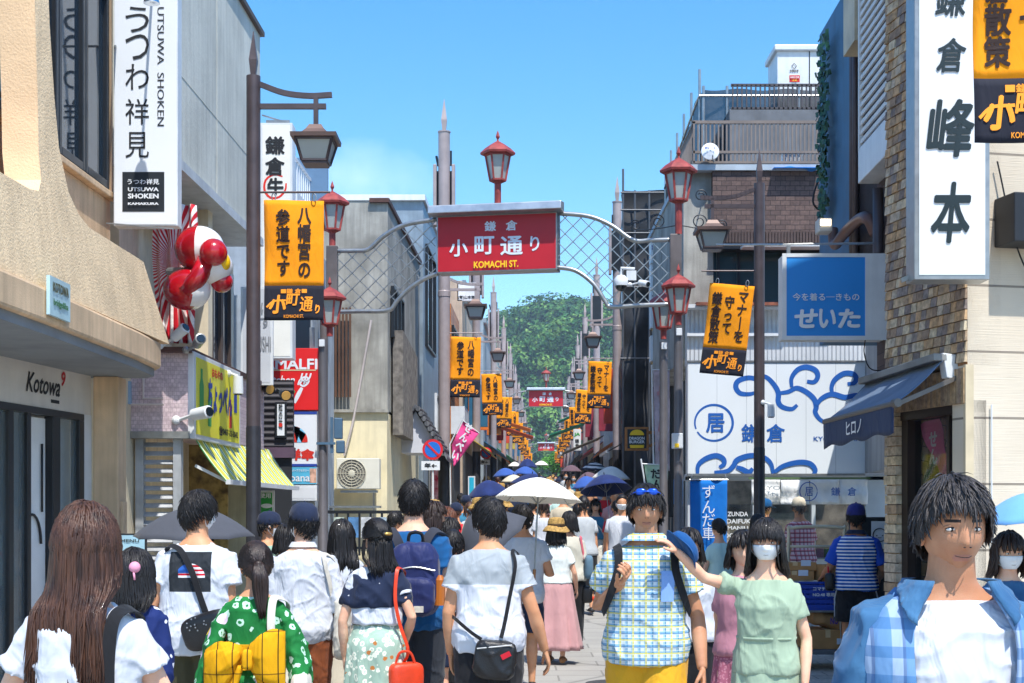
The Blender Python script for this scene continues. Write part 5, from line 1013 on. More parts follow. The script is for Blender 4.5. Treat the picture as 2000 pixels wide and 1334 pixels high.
t = thing('corrugated_wing', 'grey corrugated side panel next to the cloud pattern sign', 'panel', loc=P(1710, 925, 20))
m = MB(); m.prism([(X(1690, 21.3), 21.3), (X(1733, 19.0), 19.0), (X(1733, 19)+.4, 19.0), (X(1690, 21.3)+.6, 21.3)], (0, 0, 2.2), (1, 0, 0), (0, 1, 0), (0, 0, 2.2)); part(m, 'sheet', GRC, t); m = MB(); m.box((X(1733, 18.98), 18.7, 1.9), (X(1733, 18.98)+.5, 19, 6)); part(m, 'dark_post', FRAME, t)
NOR = fabric('white noren cloth', '#eceeee', wr=.6); Y = 20.9
t = thing('noren_curtain', 'white split noren curtain with blue writing under the cloud sign', 'curtain', loc=P(1580, 985, Y)); m = MB()
for i in range(4):
    a0, a1 = 1468+i*57, 1468+i*57+55.5
    m.grid(lambda u, v, a0=a0, a1=a1: P(a0+(a1-a0)*u, 937+48*v, Y)+Vector((0, .03*math.sin(u*9+i)*v+.02*math.sin(v*8+i*2), 0)), 10, 8)
part(m, 'cloth', NOR, t, smooth=True, solid=.004)
m = MB(); m.bar(P(1462, 934, Y+.02), P(1700, 934, Y+.02), .025)
part(m, 'rod', M('green rod', '#5c7a4c', .6), t)
for s, x, y, w_, h_ in (('居', 1580, 960, 16, 18), ('鎌', 1632, 960, 18, 17), ('倉', 1664, 960, 17, 17), ('KYO', 1505, 953, 38, 8), ('KAMAKURA', 1512, 967, 50, 6)): wr(t, s, x, y, Y-.05, w_, h_, CB if s != 'KYO' and len(s) < 4 else M('pale grey ink', '#9aa3aa', .7, var=0), .01)
ribbon(t, [[(1579+17*math.cos(a), 960+18*math.sin(a)) for a in np.linspace(0, 6.2, 24)]], 2, Y-.05, CB, 'ring', n=48)
Y = 20.3
t = thing('blue_banner', 'tall bright blue hanging banner with white characters left of the sweet shop', 'banner', loc=P(1384, 1085, Y)); m = MB(); m.grid(lambda u, v: P(1348+72*u, 938+148*v, Y)+Vector((0, .02*math.sin(u*11+v*3), 0)), 16, 16); part(m, 'cloth', fabric('bright blue cloth', '#1377d2', wr=.3), t, smooth=True, solid=.004)
for s, y in (('ず', 960), ('ん', 990), ('だ', 1016), ('車', 1042)): wr(t, s, 1384, y, Y-.03, 24, 25, WHITE, .0)
m = MB(); m.tube([P(1346, 937, Y), P(1422, 937, Y)], .012, 6); m.tube([P(1348, 937, Y), P(1353, 926, Y+.3)], .005, 5); m.tube([P(1420, 937, Y), P(1416, 926, Y+.3)], .005, 5); part(m, 'rod', STEEL, t)
t = sign('blue_plate', 'small narrow blue street plate with white characters', 'sign', P(1316, 985, 20.2), P(1334, 936, 20.2), SB, .02, fm=SB); wr(t, '小町二丁', 1325, 961, 20.2, 10, 40, WHITE, .02, True)
t = nobori('pale sheer banner with faint line drawing beside the right arch post', [(1276, 722), (1308, 722), (1308, 920), (1280, 920)], 24, M('sheer banner', '#c3b4bf', .7, var=.2, sc_=5), 'せんべ', M('faded red ink', '#b5838c', .7, var=0), 0, 1.2, .16)
nobori('white and green dumpling flag with black characters below the sheer banner', [(1258, 906), (1305, 908), (1302, 990), (1270, 980)], 23, M('pale green flag', '#cfe0cf', .8, var=.2, sc_=5, c2='#7fb88a'), 'だんご', BLACK, 0, .5, .16)
t = thing('utility_box', 'white utility box strapped on the right arch post', 'box', loc=P(1322, 860, 19.9)); m = MB(); fbox(m, 1313, 1334, 846, 876, 19.85, .1); part(m, 'casing', WHITEP, t, bevel=.01); m = MB(); fbox(m, 1318, 1326, 866, 874, 19.84, .01); part(m, 'sticker', YEL, t)
bullet(1506, 790, 18.6, (0, 0, -1), 'small white sensor lamp fixed to the lamp post by the cloud sign', 'sensor_lamp', 'lamp', 1.0)
t = thing('dog_sign_cabinet', 'black and white vending cabinet with dog face drawing beside the brick jamb', 'cabinet', loc=P(1707, 1190, 16)); m = MB(); fbox(m, 1678, 1760, 1010, 1200, 16, .5); part(m, 'casing', M('sign black', ''), t, bevel=.01)
m = MB(); fbox(m, 1702, 1736, 1018, 1072, 15.99, .01); part(m, 'face', WHITE, t); ribbon(t, [[(1718+13*math.cos(a), 1045+13*math.sin(a)) for a in np.linspace(0, 6.28, 9)]], 2, 15.98, BLACK, 'outline', n=40); wr(t, '•‿•', 1718, 1048, 15.98, 14, 6, BLACK, .02)
# ------------------------------------------------------------------ the shops farther up the street, both sides
rg = random.Random(21); wc = ['#cfc9bd', '#b8c2c9', '#d9d2c0', '#9aa6ad', '#c9b7a2', '#e0ddd6', '#8d8480', '#bfae95']; ac = ['#e07a2a', '#d84a2a', '#2a8f6a', '#2a6a8f', '#e0dcd0', '#8f2a3a', '#3a3a40', '#c9b04a']
def far_shop(side, Ya, Yb, i):
    s = side; o = s*(2.25+.25*rg.random()); h = rg.uniform(5.2, 8.2) if s < 0 else rg.uniform(4.8, 6.2); e = elev(Ya); w_ = wc[rg.randrange(8)]
    desc = {'#cfc9bd': 'beige', '#b8c2c9': 'pale blue', '#d9d2c0': 'cream', '#9aa6ad': 'blue grey', '#c9b7a2': 'sand', '#e0ddd6': 'white', '#8d8480': 'taupe', '#bfae95': 'tan'}[w_]
    t = boxb('shop_building', '%s shop building on the %s of the street, %s beyond the first arch' % (desc, 'left' if s < 0 else 'right', near[i+1]), min(o, o+s*6), max(o, o+s*6), Ya, Yb, e+h, M('shop wall '+w_, w_, .85, var=.12, streak=.4))
    t['group'] = 'shop buildings up the street'
    a, b = sorted((o, o+s*-.05)); L = Yb-Ya
    for k in range(3): m = MB(); slab(m, a, b, Ya+L*(.08+.31*k), Ya+L*(.3+.31*k), e+3.6, e+4.9); part(m, 'window', GL, t)
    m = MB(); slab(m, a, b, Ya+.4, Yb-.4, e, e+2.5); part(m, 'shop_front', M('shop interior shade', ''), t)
    c = ac[rg.randrange(8)]; m = MB(); d = .75
    m.grid(lambda u, v: sd(o-s*d*u, Ya+.5+(L-1)*v, e+3.0-.5*u), 4, 6); part(m, 'awning', fabric('awning '+c, c), t, solid=.02)
    sc2 = ac[rg.randrange(8)]; m = MB(); q0, q1 = sorted((o-s*.06, o-s*.62)); y = Ya+L*rg.uniform(.1, .4); slab(m, q0, q1, y, y+.15, e+3.3, e+rg.uniform(4.0, 5.2)); part(m, 'projecting_sign', M('far sign '+sc2, sc2, .5), t, bevel=.01)
    q0, q1 = sorted((o, o-s*.1)); m = MB(); slab(m, q0, q1, Ya, Yb, e+h-.15, e+h+.02); part(m, 'roof_edge', STEEL, t)
for i, (a, b) in enumerate(((40, 46), (46.4, 53), (53.4, 61), (61.5, 72), (72.5, 84), (84.5, 98), (98.5, 115), (115.5, 135), (135.5, 170))): far_shop(-1, a, b, i)
for i, (a, b) in enumerate(((39.5, 46), (46.4, 54), (54.4, 63), (63.5, 75), (75.5, 90), (90.5, 108), (108.5, 130), (130.5, 170))): far_shop(1, a, b, i)
for lab, px0, px1, y0, y1, Yq, c in (('far white sign with green letters on the right of the street', 1120, 1135, 838, 880, 46, '#e9ece8'), ('bright turquoise standing sign by the first tall left post', 914, 928, 930, 968, 34, '#22b4d8'), ('white projecting sign with black characters high on the left', 893, 929, 552, 588, 40, '#eef0f0'), ('white sign with a dark pattern above the left shops', 903, 926, 780, 835, 45, '#e6e8ea')):
    t = sign('shop_sign', lab, 'sign', P(px0, y1, Yq), P(px1, y0, Yq), M('far face '+c, c, .5), .15)
    if c == '#eef0f0': wr(t, '(有)山本商', 911, 581, Yq, 32, 8, BLACK, .03)
    if c == '#e9ece8': wr(t, 'JA', 1127, 849, Yq, 12, 8, GRNI, .06); wr(t, '鎌倉', 1127, 866, Yq, 8, 18, BLACK, .02, True)
    if c == '#e6e8ea': wr(t, '萩', 914, 808, Yq, 16, 22, BLACK, .05)
def aw(lab, px, py, Yq, w_, side, c):
    p = P(px, py, Yq); t = thing('shop_awning', lab, 'awning', loc=p); m = MB(); m.grid(lambda u, v: p+Vector((side*w_*u, 2.5*v, .5*u)), 4, 4); part(m, 'canopy', fabric('awning '+c, c), t, solid=.02); m = MB(); m.bar(p, p+Vector((0, 2.5, 0)), .06); part(m, 'front_bar', WHITEP, t)
aw('orange awning reaching out from the left shops', 1038, 838, 62, -1.6, 1, '#f08a3c'); aw('red orange awning below the orange one on the left', 1043, 853, 58, -1.5, 1, '#e8552a'); aw('green awning reaching out from the right shops', 1071, 850, 52, 1.4, 1, '#1f9a74'); aw('small far green awning on the right', 1090, 822, 70, 1.2, 1, '#25a88a')
aw('grey weathered awning on the right before the black scaffold', 1096, 885, 40, 1.2, 1, '#6a6660'); aw('dark shop awning under the burger sign', 1186, 882, 33.2, .9, 1, '#4a4744')
nobori('crimson flag hanging by the no parking sign', [(842, 890), (868, 890), (868, 975), (842, 975)], 29, M('crimson cloth', '#b81f42', .8, var=.3, sc_=6, c2='#e6c9cf'), '', WHITE, 0, .5)
# ------------------------------------------------------------------ people
SKIN = {}
def skin(key, c, c2):
    g = NG('skin '+key, .52, 0, .35); f = g.noise(7, detail=3); g.b.inputs['Subsurface Weight'].default_value = .12
    g.b.inputs['Subsurface Radius'].default_value = (.012, .005, .003)
    g.bump(g.noise(260, detail=2), .3, .002); bl = g.ramp(g.noise(16, detail=4), [(.45, (0, 0, 0)), (.75, (.35,)*3)]); SKIN[key] = g.out(g.mix(bl, g.ramp(f, [(.35, lin(c2)), (.65, lin(c))]), (lin(c2)[0]*.95, lin(c2)[1]*.72, lin(c2)[2]*.66, 1))); return SKIN[key]
skin('pale', '#e9bd9f', '#e0a98b'); skin('warm', '#d9a27c', '#cc9069'); skin('tan', '#c99472', '#b8805f')
LIP = M('lips', '#b57a66', .4, var=.05); EYEW = M('eye white', '#e8e4de', .2, var=0); IRIS = M('iris', '#241712', .12, var=0); BROW = M('eyebrow', '#2a2120', .8, var=0)
def hairmat(key, c, c2):
    g = NG('hair '+key, .5, 0, .4); f = g.noise(60, g.co(scale=(1, 1, .12)), 3, .6)
    g.b.inputs['Coat Weight'].default_value = .05; g.bump(g.noise(240, g.co(scale=(1, 1, .08)), 2), .5, .004)
    return g.out(g.ramp(f, [(.3, lin(c2)), (.7, lin(c))]))
HAIR = {'charcoal': hairmat('charcoal', '#4a4545', '#1a1718'), 'black': hairmat('black', '#221e1f', '#0d0b0c'), 'darkbrown': hairmat('dark brown', '#3a2a25', '#1a110f'), 'brown': hairmat('brown', '#5c3c2c', '#2a1812'), 'auburn': hairmat('auburn', '#7d4a32', '#3c2015'), 'grey': hairmat('grey', '#77706b', '#3f3a38')}
def lerp(a, b, t): return a+(b-a)*t
def interp(tab, z):
    if z <= tab[0][0]: return tab[0][1:]
    for p, q in zip(tab, tab[1:]):
        if z <= q[0]:
            t = (z-p[0])/(q[0]-p[0]); t = t*t*(3-2*t); return tuple(lerp(a, b, t) for a, b in zip(p[1:], q[1:]))
    return tab[-1][1:]
TOR = {'m': [(.45, .06, .05, 0), (.49, .09, .064, -.004), (.53, .097, .07, -.008), (.60, .088, .06, 0), (.66, .094, .064, .003), (.73, .105, .068, .002), (.768, .108, .066, -.002), (.795, .1, .057, -.004), (.815, .078, .048, -.005), (.832, .052, .041, -.003), (.85, .035, .036, .002), (.885, .031, .034, .008)],
       'f': [(.45, .06, .05, 0), (.49, .092, .066, -.006), (.53, .098, .071, -.01), (.60, .078, .054, 0), (.66, .08, .058, .004), (.73, .088, .066, .008), (.768, .09, .058, 0), (.795, .084, .049, -.003), (.815, .064, .041, -.004), (.832, .042, .035, -.002), (.85, .031, .032, .002), (.885, .029, .03, .008)]}
def tor(sex, th, z, off=0, k=1):
    hx, hy, cy = interp(TOR[sex], z); s, c = math.sin(th), math.cos(th); e = .82
    return Vector(((hx+off)*k*math.copysign(abs(s)**e, s), (hy+off)*k*math.copysign(abs(c)**e, c)+cy, z))
def headpt(th, ph):
    "a point of the head; th = 0 is the face, ph from the crown; metres, centre of the head at the origin"
    x, y, z = math.sin(ph)*math.sin(th), math.sin(ph)*math.cos(th), math.cos(ph)
    px, py, pz = .077*x, .096*y, .118*z
    if pz < 0:
        t = min(1, -pz/.118); px *= 1-.34*t*t; py *= (1-.10*t) if py > 0 else (1-.42*t*t)
    if pz > .02 and py < 0: py *= 1.03
    if py > .02:                                   # face
        fx = lambda w: math.exp(-(px/w)**2)
        if py > .04: py -= .004*math.exp(-((abs(px)-.06)/.02)**2)
        if -.052 < pz < .016: t = (.016-pz)/.056; py += .021*fx(.0105+.004*t)*t**1.3*(1 if pz > -.042 else max(0, 1-(-.042-pz)/.010))
        py -= .0085*math.exp(-((abs(px)-.031)/.015)**2-((pz+.002)/.011)**2)
        py += .004*math.exp(-((pz-.02)/.009)**2)*(1 if abs(px) < .05 else 0)
        py += fx(.019)*(.0055*math.exp(-((pz+.066)/.0055)**2)+.0065*math.exp(-((pz+.077)/.006)**2)-.003*math.exp(-((pz+.0715)/.003)**2))
        py += .007*fx(.018)*math.exp(-((pz+.102)/.013)**2)
        py += .003*math.exp(-((abs(px)-.042)/.018)**2-((pz+.035)/.02)**2)
    return Vector((px, py, pz))
def head_mesh(mb, nt_, np_, face):
    "adds the head with ears, lips, brows and eyes; material slots 0 skin 1 lips 2 brow 3 white 4 iris"
    ths = [2*PI*(i/nt_) for i in range(nt_)]; ths = [t-.55*math.sin(t) for t in ths]       # finer at the face
    o = len(mb.v); rows = []
    for j in range(np_+1):
        ph = .02+(PI-.04)*j/np_; rows.append([headpt(t, ph) for t in ths])
    mb.cur = 0; f0 = len(mb.f); mb.loft(rows)
    if face:
        for k in range(f0, len(mb.f)):
            c = sum((Vector(mb.v[i]) for i in mb.f[k]), Vector())/len(mb.f[k])
            if c.y > .05:
                if abs(c.x) < .0225-.6*abs(abs(c.z+.0712)-.003) and -.081 < c.z < -.0625: mb.mi[k] = 1
                elif .0125 < abs(c.x) < .047 and .0165+.002*(abs(c.x) < .03) < c.z < .0255-.08*max(0, abs(c.x)-.035): mb.mi[k] = 2
        for s in (-1, 1):
            mb.cur = 3; mb.ball((s*.031, .0735, -.002), (.0132, .0122, .0062), 16, 10)
            mb.cur = 4; mb.ball((s*.031, .0797, -.0015), (.0062, .0062, .0064), 12, 8)
            mb.cur = 2; mb.tube([(s*(.031+.0145*q), .0825-.009*q*q+.001, .0032-.005*q*q) for q in np.linspace(-1, 1, 8)], .0015, 5)
            mb.cur = 0; mb.tube([(s*(.031+.016*q), .0805-.010*q*q, .0068-.006*q*q) for q in np.linspace(-1, 1, 8)], .0046, 6); mb.tube([(s*(.031+.014*q), .0795-.009*q*q, -.0108+.003*q*q) for q in np.linspace(-1, 1, 8)], .0036, 6)
    if face:
        mb.cur = 2; mb.tube([(q*.021, .0935-.012*q*q*1.3, -.0715+.0035*q*q) for q in np.linspace(-1, 1, 10)], .0011, 5)
        for s in (-1, 1): mb.ball((s*.0075, .1065, -.0455), (.0035, .004, .0018), 8, 5)
    mb.cur = 0
    for s in (-1, 1): mb.ball((s*.076, -.008, -.018), (.011, .02, .031), 10, 8); mb.ball((s*.082, -.012, -.014), (.006, .017, .026), 10, 8)
ZMIN = [(0, .062), (40, .056), (62, .03), (80, -.012), (95, -.022), (105, .0), (125, -.05), (180, -.082)]
def zmin(th):
    d = abs(math.degrees((th+PI) % (2*PI)-PI)); return interp(ZMIN, d)[0]
def strand(mb, pts, r, n=4):
    L = len(pts)
    if L < 3: return
    mb.tube(pts, [r*(.55+.45*math.sin(PI*min(1, .25+.75*i/(L-1))))*(1 if i < L-1 else .15) for i in range(L)], n, sx=1.7)
def hair_mesh(style, L, rg, n, lod, bang=True, fine=1):
    mb = MB(); nth, nph = (48, 30) if lod > 1 else (22, 14)
    th0 = [2*PI*i/nth for i in range(nth)]; vol = .013 if style in ('short',) else .016
    rows = []
    for j in range(nph+1):
        ph = .02+(PI*.86)*j/nph; row = []
        for t in th0:
            p = headpt(t, ph); m = max(0, min(1, (p.z-zmin(t)+.004)/.022)); m = m*m*(3-2*m)
            nn = Vector((p.x/.077**2, p.y/.096**2, p.z/.118**2)).normalized()
            o = vol*(.75+.5*noise.noise((t*2.2+L*7, ph*3, 1)))+.004*noise.noise((t*13, ph*3, 5))
            if p.z > .03: o += .005
            row.append(p+nn*lerp(-.012, o, m))
        rows.append(row)
    mb.loft(rows)
    n = n//5 if lod < 1 else (int(n*(1.9 if fine < 1 else 3.6)) if lod > 1 else int(n*1.3))
    if fine == 1 and lod > 1: fine = .62
    W0 = Vector((.012, -.045, .112)); tie = Vector((0, -.112, .012)) if style in ('ponytail', 'bun') else (Vector((0, -.108, .03)) if style == 'halfup' else None)
    def surf(p, off):
        d = Vector((p.x/.077, p.y/.097, p.z/.118)); k = d.length or 1; q = p/k; nn = Vector((q.x/.077**2, q.y/.097**2, q.z/.118**2)).normalized(); return q+nn*off, nn
    for i in range(n):
        for _ in range(30):
            t = rg.uniform(0, 2*PI); ph = math.acos(1-rg.random()*1.55); p = headpt(t, ph)
            if p.z > zmin(t)+.004: break
        else: continue
        p, nn = surf(p, vol); pts = [p]
        if style == 'short' or (style in ('bob', 'long') and False):
            l = rg.uniform(.03, .075)*L*(1.5 if rg.random() < .08 else 1); d = p-W0; front = p.y > .04
            d += Vector((0, .05 if front else 0, -.02 if not front else -.01)); d = d-nn*d.dot(nn); d.normalize(); d = (d+Vector((rg.uniform(-.35, .35), rg.uniform(-.25, .25), rg.uniform(-.2, .2)))).normalized(); q = p
            for k in range(1, 5):
                q, nn = surf(q+d*l/4, vol+.003+.004*k/4*rg.uniform(.1, 1.4)+(.012*k/4 if i % 11 == 0 else 0)); pts.append(q.copy())
            strand(mb, pts, rg.uniform(.0022, .0042)*fine)
        elif tie is not None and (style != 'halfup' or p.z > .0):
            q = p
            for k in range(1, 7):
                d = tie-q
                if d.length < .02: break
                q, nn = surf(q+d*(.27), vol+.003+.002*rg.random()); pts.append(q.copy())
            strand(mb, pts, rg.uniform(.0035, .006))
        else:
            front = abs((t+PI) % (2*PI)-PI) < R(62)
            if front and not bang: continue
            q = p; d = Vector((p.x, p.y*(1.0 if p.y > 0 else 1), 0))
            if d.length < .02: d = Vector((rg.uniform(-1, 1), rg.uniform(-1, .2), 0))
            d.normalize(); st = .03
            zl = (.025 if front else -.02)
            for k in range(9):
                if q.z < zl: break
                dd = d-nn*d.dot(nn)+Vector((0, 0, -.35)); dd.normalize(); q, nn = surf(q+dd*st, vol+.003+.006*rg.random()); pts.append(q.copy())
            if not front:
                ln_ = L*rg.uniform(.8, 1.06); z = q.z; x0, y0 = q.x*1.04, q.y; sw = rg.uniform(-.02, .02); bt = -(.108+.03*rg.random()); m_ = 7 if L > .2 else 4
                for k in range(1, m_+1):
                    u = k/m_; zz = z-ln_*u; y = y0
                    if zz < -.12: w_ = min(1, (-.12-zz)/.08); y = lerp(y0, min(y0, bt) if abs(q.x) < .2 else y0, w_)
                    pts.append(Vector((x0*(1+.12*u)+sw*u*u, y-.01*u, zz)))
            if rg.random() < .06 and lod > 1: pts = [q_+Vector((rg.uniform(-.012, .012), -.012*rg.random(), 0))*(k_/len(pts)) for k_, q_ in enumerate(pts)]
            strand(mb, pts, rg.uniform(.0028, .0062)*fine if lod > 1 else rg.uniform(.005, .009))
    if style == 'ponytail':
        for i in range(46 if lod > 0 else 12):
            a = rg.uniform(0, 6.28); rr = .022*math.sqrt(rg.random()); b = Vector((rr*math.cos(a), 0, rr*math.sin(a))); pts = []
            for k in range(9): u = k/8; pts.append(tie+Vector((b.x*(1+.9*math.sin(PI*min(1, u*1.15)))+.02*u, -.012-.045*math.sin(PI*min(.75, u*1.6))+rr*math.sin(a)*.6, b.z*(1-u)+.018*math.sin(PI*u*.8)*(u < .5)-L*u*u**.15*rg.uniform(.9, 1.02))))
            strand(mb, pts, .0075)
        mb.tube([tie+Vector((0, -.002, 0)), tie+Vector((0, -.022, -.002))], .021, 12)
    if style == 'bun':
        for i in range(26): a = rg.uniform(0, 6.28); mb.tube([tie+Vector((.032*math.cos(a+k*.5)*math.sin(.4+k*.35), -.015-.03*math.sin(k*.5), .032*math.sin(a+k*.5)*math.sin(.4+k*.35))) for k in range(6)], .008, 5)
        mb.ball(tie+Vector((0, -.02, 0)), .03, 12, 8)
    if style == 'halfup':
        mb.ball(tie+Vector((0, -.008, 0)), (.02, .014, .02), 10, 8)
    return mb
HANDS = {}
def hand_geo(curl, fine):
    k = (round(curl, 2), fine)
    if k in HANDS: return HANDS[k]
    mb = MB(); mb.loft([[Vector((.0125*e*math.cos(a)-dx, w_*math.sin(a)+y0, z)) for a in np.linspace(0, 2*PI, 14, endpoint=False)] for z, w_, e, y0, dx in ((.03, .024, 1.5, 0, 0), (0, .026, 1.45, 0, 0), (-.03, .036, 1.3, .002, 0), (-.065, .041, 1.2, 0, 0), (-.09, .040, 1.0, 0, .001), (-.098, .034, .7, 0, .002))])
    for y, l, r in ((-.031, .062, .0078), (-.0105, .078, .0088), (.0105, .084, .009), (.031, .075, .0088)):
        a = .12; p = Vector((-.001, y, -.085)); pts = [p.copy()]; rs = [r*1.08]
        for s, q in enumerate((.46, .32, .26)):
            a += curl*(.55 if s == 0 else .8); p = p+Vector((-math.sin(a), y*1.1*(.3 if s == 0 else .1)*(1-curl*.6), -math.cos(a)))*l*q; pts.append(p.copy()); rs.append(r*(1.0, .95, .82)[s])
        mb.tube(pts, rs, 8); mb.ball(pts[-1], rs[-1], 8, 6)
    pts = [Vector((-.004, .026, -.02)), Vector((-.016, .045, -.045)), Vector((-.024-.012*curl, .055-.006*curl, -.072)), Vector((-.03-.02*curl, .055-.014*curl, -.096))]
    mb.tube(pts, [.015, .0125, .0105, .0085], 8); mb.ball(pts[-1], .0085, 8, 6)
    r = evalmesh(mb, [('REMESH', dict(mode='VOXEL', voxel_size=.0042 if fine else .008)), ('SMOOTH', dict(factor=.5, iterations=2))]); HANDS[k] = r; return r
def add_arrays(mb, co, fs): mb.add([tuple(p) for p in co], fs)
def remesh_fold(mb, vox, amp, seed, sm=3, fold=1.0, hemz=None):
    co, no, fs = evalmesh(mb, [('REMESH', dict(mode='VOXEL', voxel_size=vox)), ('SMOOTH', dict(factor=.5, iterations=sm))])
    if amp:
        d = np.empty(len(co))
        for i, (x, y, z) in enumerate(co):
            a = noise.noise((x*6+seed, y*6, z*3.2+x*2)); b = noise.noise((x*14+seed, y*11, z*4.5-x*6)); c = max(0, 1-abs(noise.noise((x*5+z*3.5+seed, y*6, z*2.8-x*3.5)))*4); e = max(0, 1-abs(noise.noise((x*7-z*6-seed, y*7+5, z*6+x*5)))*5)
            d[i] = .45*a+.2*b+.75*c*c*fold+.5*e*e*fold-.25
        co = co+no*(d*amp)[:, None]
    return co, fs
def frame_from(d, fwd=Vector((0, 1, 0))):
    "matrix turning -Z into d while keeping +Y near fwd"
    z = -d.normalized(); y = fwd-z*fwd.dot(z); y = y.normalized() if y.length > 1e-3 else z.orthogonal().normalized(); x = y.cross(z)
    return Matrix(((x.x, y.x, z.x), (x.y, y.y, z.y), (x.z, y.z, z.z))).to_4x4()
def ribbon3(mb, pts, w_, th=.004, nrm=None, n=30):
    "flat strap along 3-D points; nrm(p) gives the outward direction"
    c = curve_pts(pts, n); A = []
    for i, p in enumerate(c):
        d = (c[min(i+1, len(c)-1)]-c[max(i-1, 0)]).normalized(); o = nrm(p); o = (o-d*o.dot(d)).normalized(); s = d.cross(o)
        A.append([p-s*w_/2, p+s*w_/2, p+s*w_/2+o*th, p-s*w_/2+o*th])
    mb.loft(A)
def pillow(mb, c, s, m=None, e=.5, n=24, k=14):
    def pw(v, q): return math.copysign(abs(v)**q, v)
    rows = []
    for j in range(k+1):
        ph = -PI/2+.01+(PI-.02)*j/k
        rows.append([Vector((s[0]*pw(math.cos(ph), e)*pw(math.cos(t), e), s[1]*pw(math.cos(ph), e)*pw(math.sin(t), e), s[2]*pw(math.sin(ph), e))) for t in np.linspace(0, 2*PI, n, endpoint=False)])
    if m is not None: rows = [[m@p for p in r] for r in rows]
    c = Vector(c); mb.loft([[c+p for p in r] for r in rows])
DOWN = {'L': ((-.02, -.014, -.17), (-.024, .014, -.322)), 'R': ((.02, -.014, -.17), (.024, .014, -.322))}
PEOPLE = {}
def person(label, px, Y, H, yaw=0, sex='m', sk='warm', hair=('short', 'black', 1.0), top=None, bottom=None, shoe=None, armL=None, armR=None, curl=.45, step=.0, head=(0, 0), face=False, mask=False, hat=None, glasses=False, lod=1, seed=0, group=None, z=None, bang=True, sock=None):
    """top = (material, hem, sleeve, looseness[, neck drop]); bottom = ('trousers'|'shorts'|'skirt', material, hem, flare)
    yaw in degrees: 0 walks away from the camera, 180 comes towards it; lod 2 near, 1 middle, 0 far"""
    gz = elev(Y) if z is None else z; rg = random.Random(seed+7)
    t = thing('person', label, 'person', group, loc=(X(px, Y), Y, gz), rz=R(yaw)); skm = SKIN[sk]
    sx = .094 if sex == 'm' else .079; ar = 1.0 if sex == 'm' else .84
    arms = {'L': armL or DOWN['L'], 'R': armR or DOWN['R']}
    sh = {s: Vector((-sx if s == 'L' else sx, -.004, .778)) for s in 'LR'}
    hsc = (.232*(1 if sex == 'm' else .96)*(H/1.7)**.45)/.232
    HC_ = Vector((0, .012*H, H-.118*hsc)); HM = Matrix.Translation(HC_)@Matrix.Rotation(R(head[0]), 4, 'Z')@Matrix.Rotation(R(-head[1]), 4, 'X')@Matrix.Scale(hsc, 4)
    legs = {}
    for s, g in (('L', 1), ('R', -1)):
        x = -.05 if s == 'L' else .05; a = g*step
        kn = Vector((x*1.02, .008+.215*math.sin(a*.9)+.01, .5-.222*math.cos(a*.9))); back = max(0, -a)
        an = kn+Vector((0, -.23*math.sin(back*1.5)+.23*math.sin(max(0, a)*.35), -.232*math.cos(back*1.5)*math.cos(max(0, a)*.3)))
        legs[s] = (Vector((x, -.006, .5)), kn, an)
    # --- body: one skin from the feet to the crown
    mb = MB(); NR = 16
    mb.loft([[tor(sex, 2*PI*j/NR, z_, 0, .9 if z_ < .8 else 1.04)*H for j in range(NR)] for z_ in (.455, .49, .53, .6, .66, .73, .78, .812, .832, .85, .868, .9)])
    for s in 'LR':
        e, w_ = sh[s]+Vector(arms[s][0]), sh[s]+Vector(arms[s][1]); m1 = sh[s].lerp(e, .5); m2 = e.lerp(w_, .33)
        mb.tube([p*H for p in (sh[s]*.98+Vector((0, 0, .0)), sh[s].lerp(e, .2), m1, e, m2, e.lerp(w_, .75), w_)], [q*H*ar for q in (.03, .031, .0275, .0225, .0245, .0185, .0155)], 14)
        hp, kn, an = legs[s]; mb.tube([p*H for p in (hp, hp.lerp(kn, .4), kn, kn.lerp(an, .3)+Vector((0, -.008, 0)), kn.lerp(an, .7), an, an-Vector((0, 0, .02)))], [q*H*(.95 if sex == 'm' else .92) for q in (.052, .047, .032, .035, .024, .02, .022)], 14)
        mb.loft([[an*H+Vector((x_*math.cos(q), y_, zz*math.sin(q)-.028*H)) for q in np.linspace(0, 2*PI, 10, endpoint=False)] for x_, y_, zz in ((.02, -.035*H/1.0, .02), (.03, -.02*H, .028), (.034, .02*H, .03), (.042, .07*H, .02), (.035, .1*H, .013), (.015, .112*H, .008))])
    if lod > 0:
        co, no, fs = evalmesh(mb, [('REMESH', dict(mode='VOXEL', voxel_size=.0095 if lod > 1 else .014)), ('SMOOTH', dict(factor=.5, iterations=3))]); mb = MB(); add_arrays(mb, co, fs)
    for s in 'LR':
        if lod == 0: continue
        e, w_ = (sh[s]+Vector(arms[s][0]))*H, (sh[s]+Vector(arms[s][1]))*H; d = (w_-e).normalized(); mtx = Matrix.Translation(w_)@frame_from(d)@Matrix.Scale(H/1.78*(1 if sex == 'm' else .9), 4)
        co, no, fs = hand_geo(curl, lod > 1)
        if s == 'L': mtx = mtx@Matrix.Diagonal((-1, 1, 1, 1))
        mb.add([mtx@Vector(p) for p in co], fs)
    hm = MB(); head_mesh(hm, 64 if (lod > 1 or face) else (32 if lod else 18), 48 if (lod > 1 or face) else (24 if lod else 14), face); hm.xf(HM)
    o = len(mb.v); mb.v += hm.v; mb.f += [tuple(o+i for i in f) for f in hm.f]; mb.mi += hm.mi
    mb.build('body', [skm, LIP, BROW, EYEW, IRIS], t, smooth=True)
    # --- hair and headwear
    if hair:
        hb = hair_mesh(hair[0], hair[2], rg, hair[3] if len(hair) > 3 else (260 if lod > 1 else 150), lod, bang, hair[4] if len(hair) > 4 else 1).xf(HM); hb.build('hair', HAIR[hair[1]], t, smooth=True)
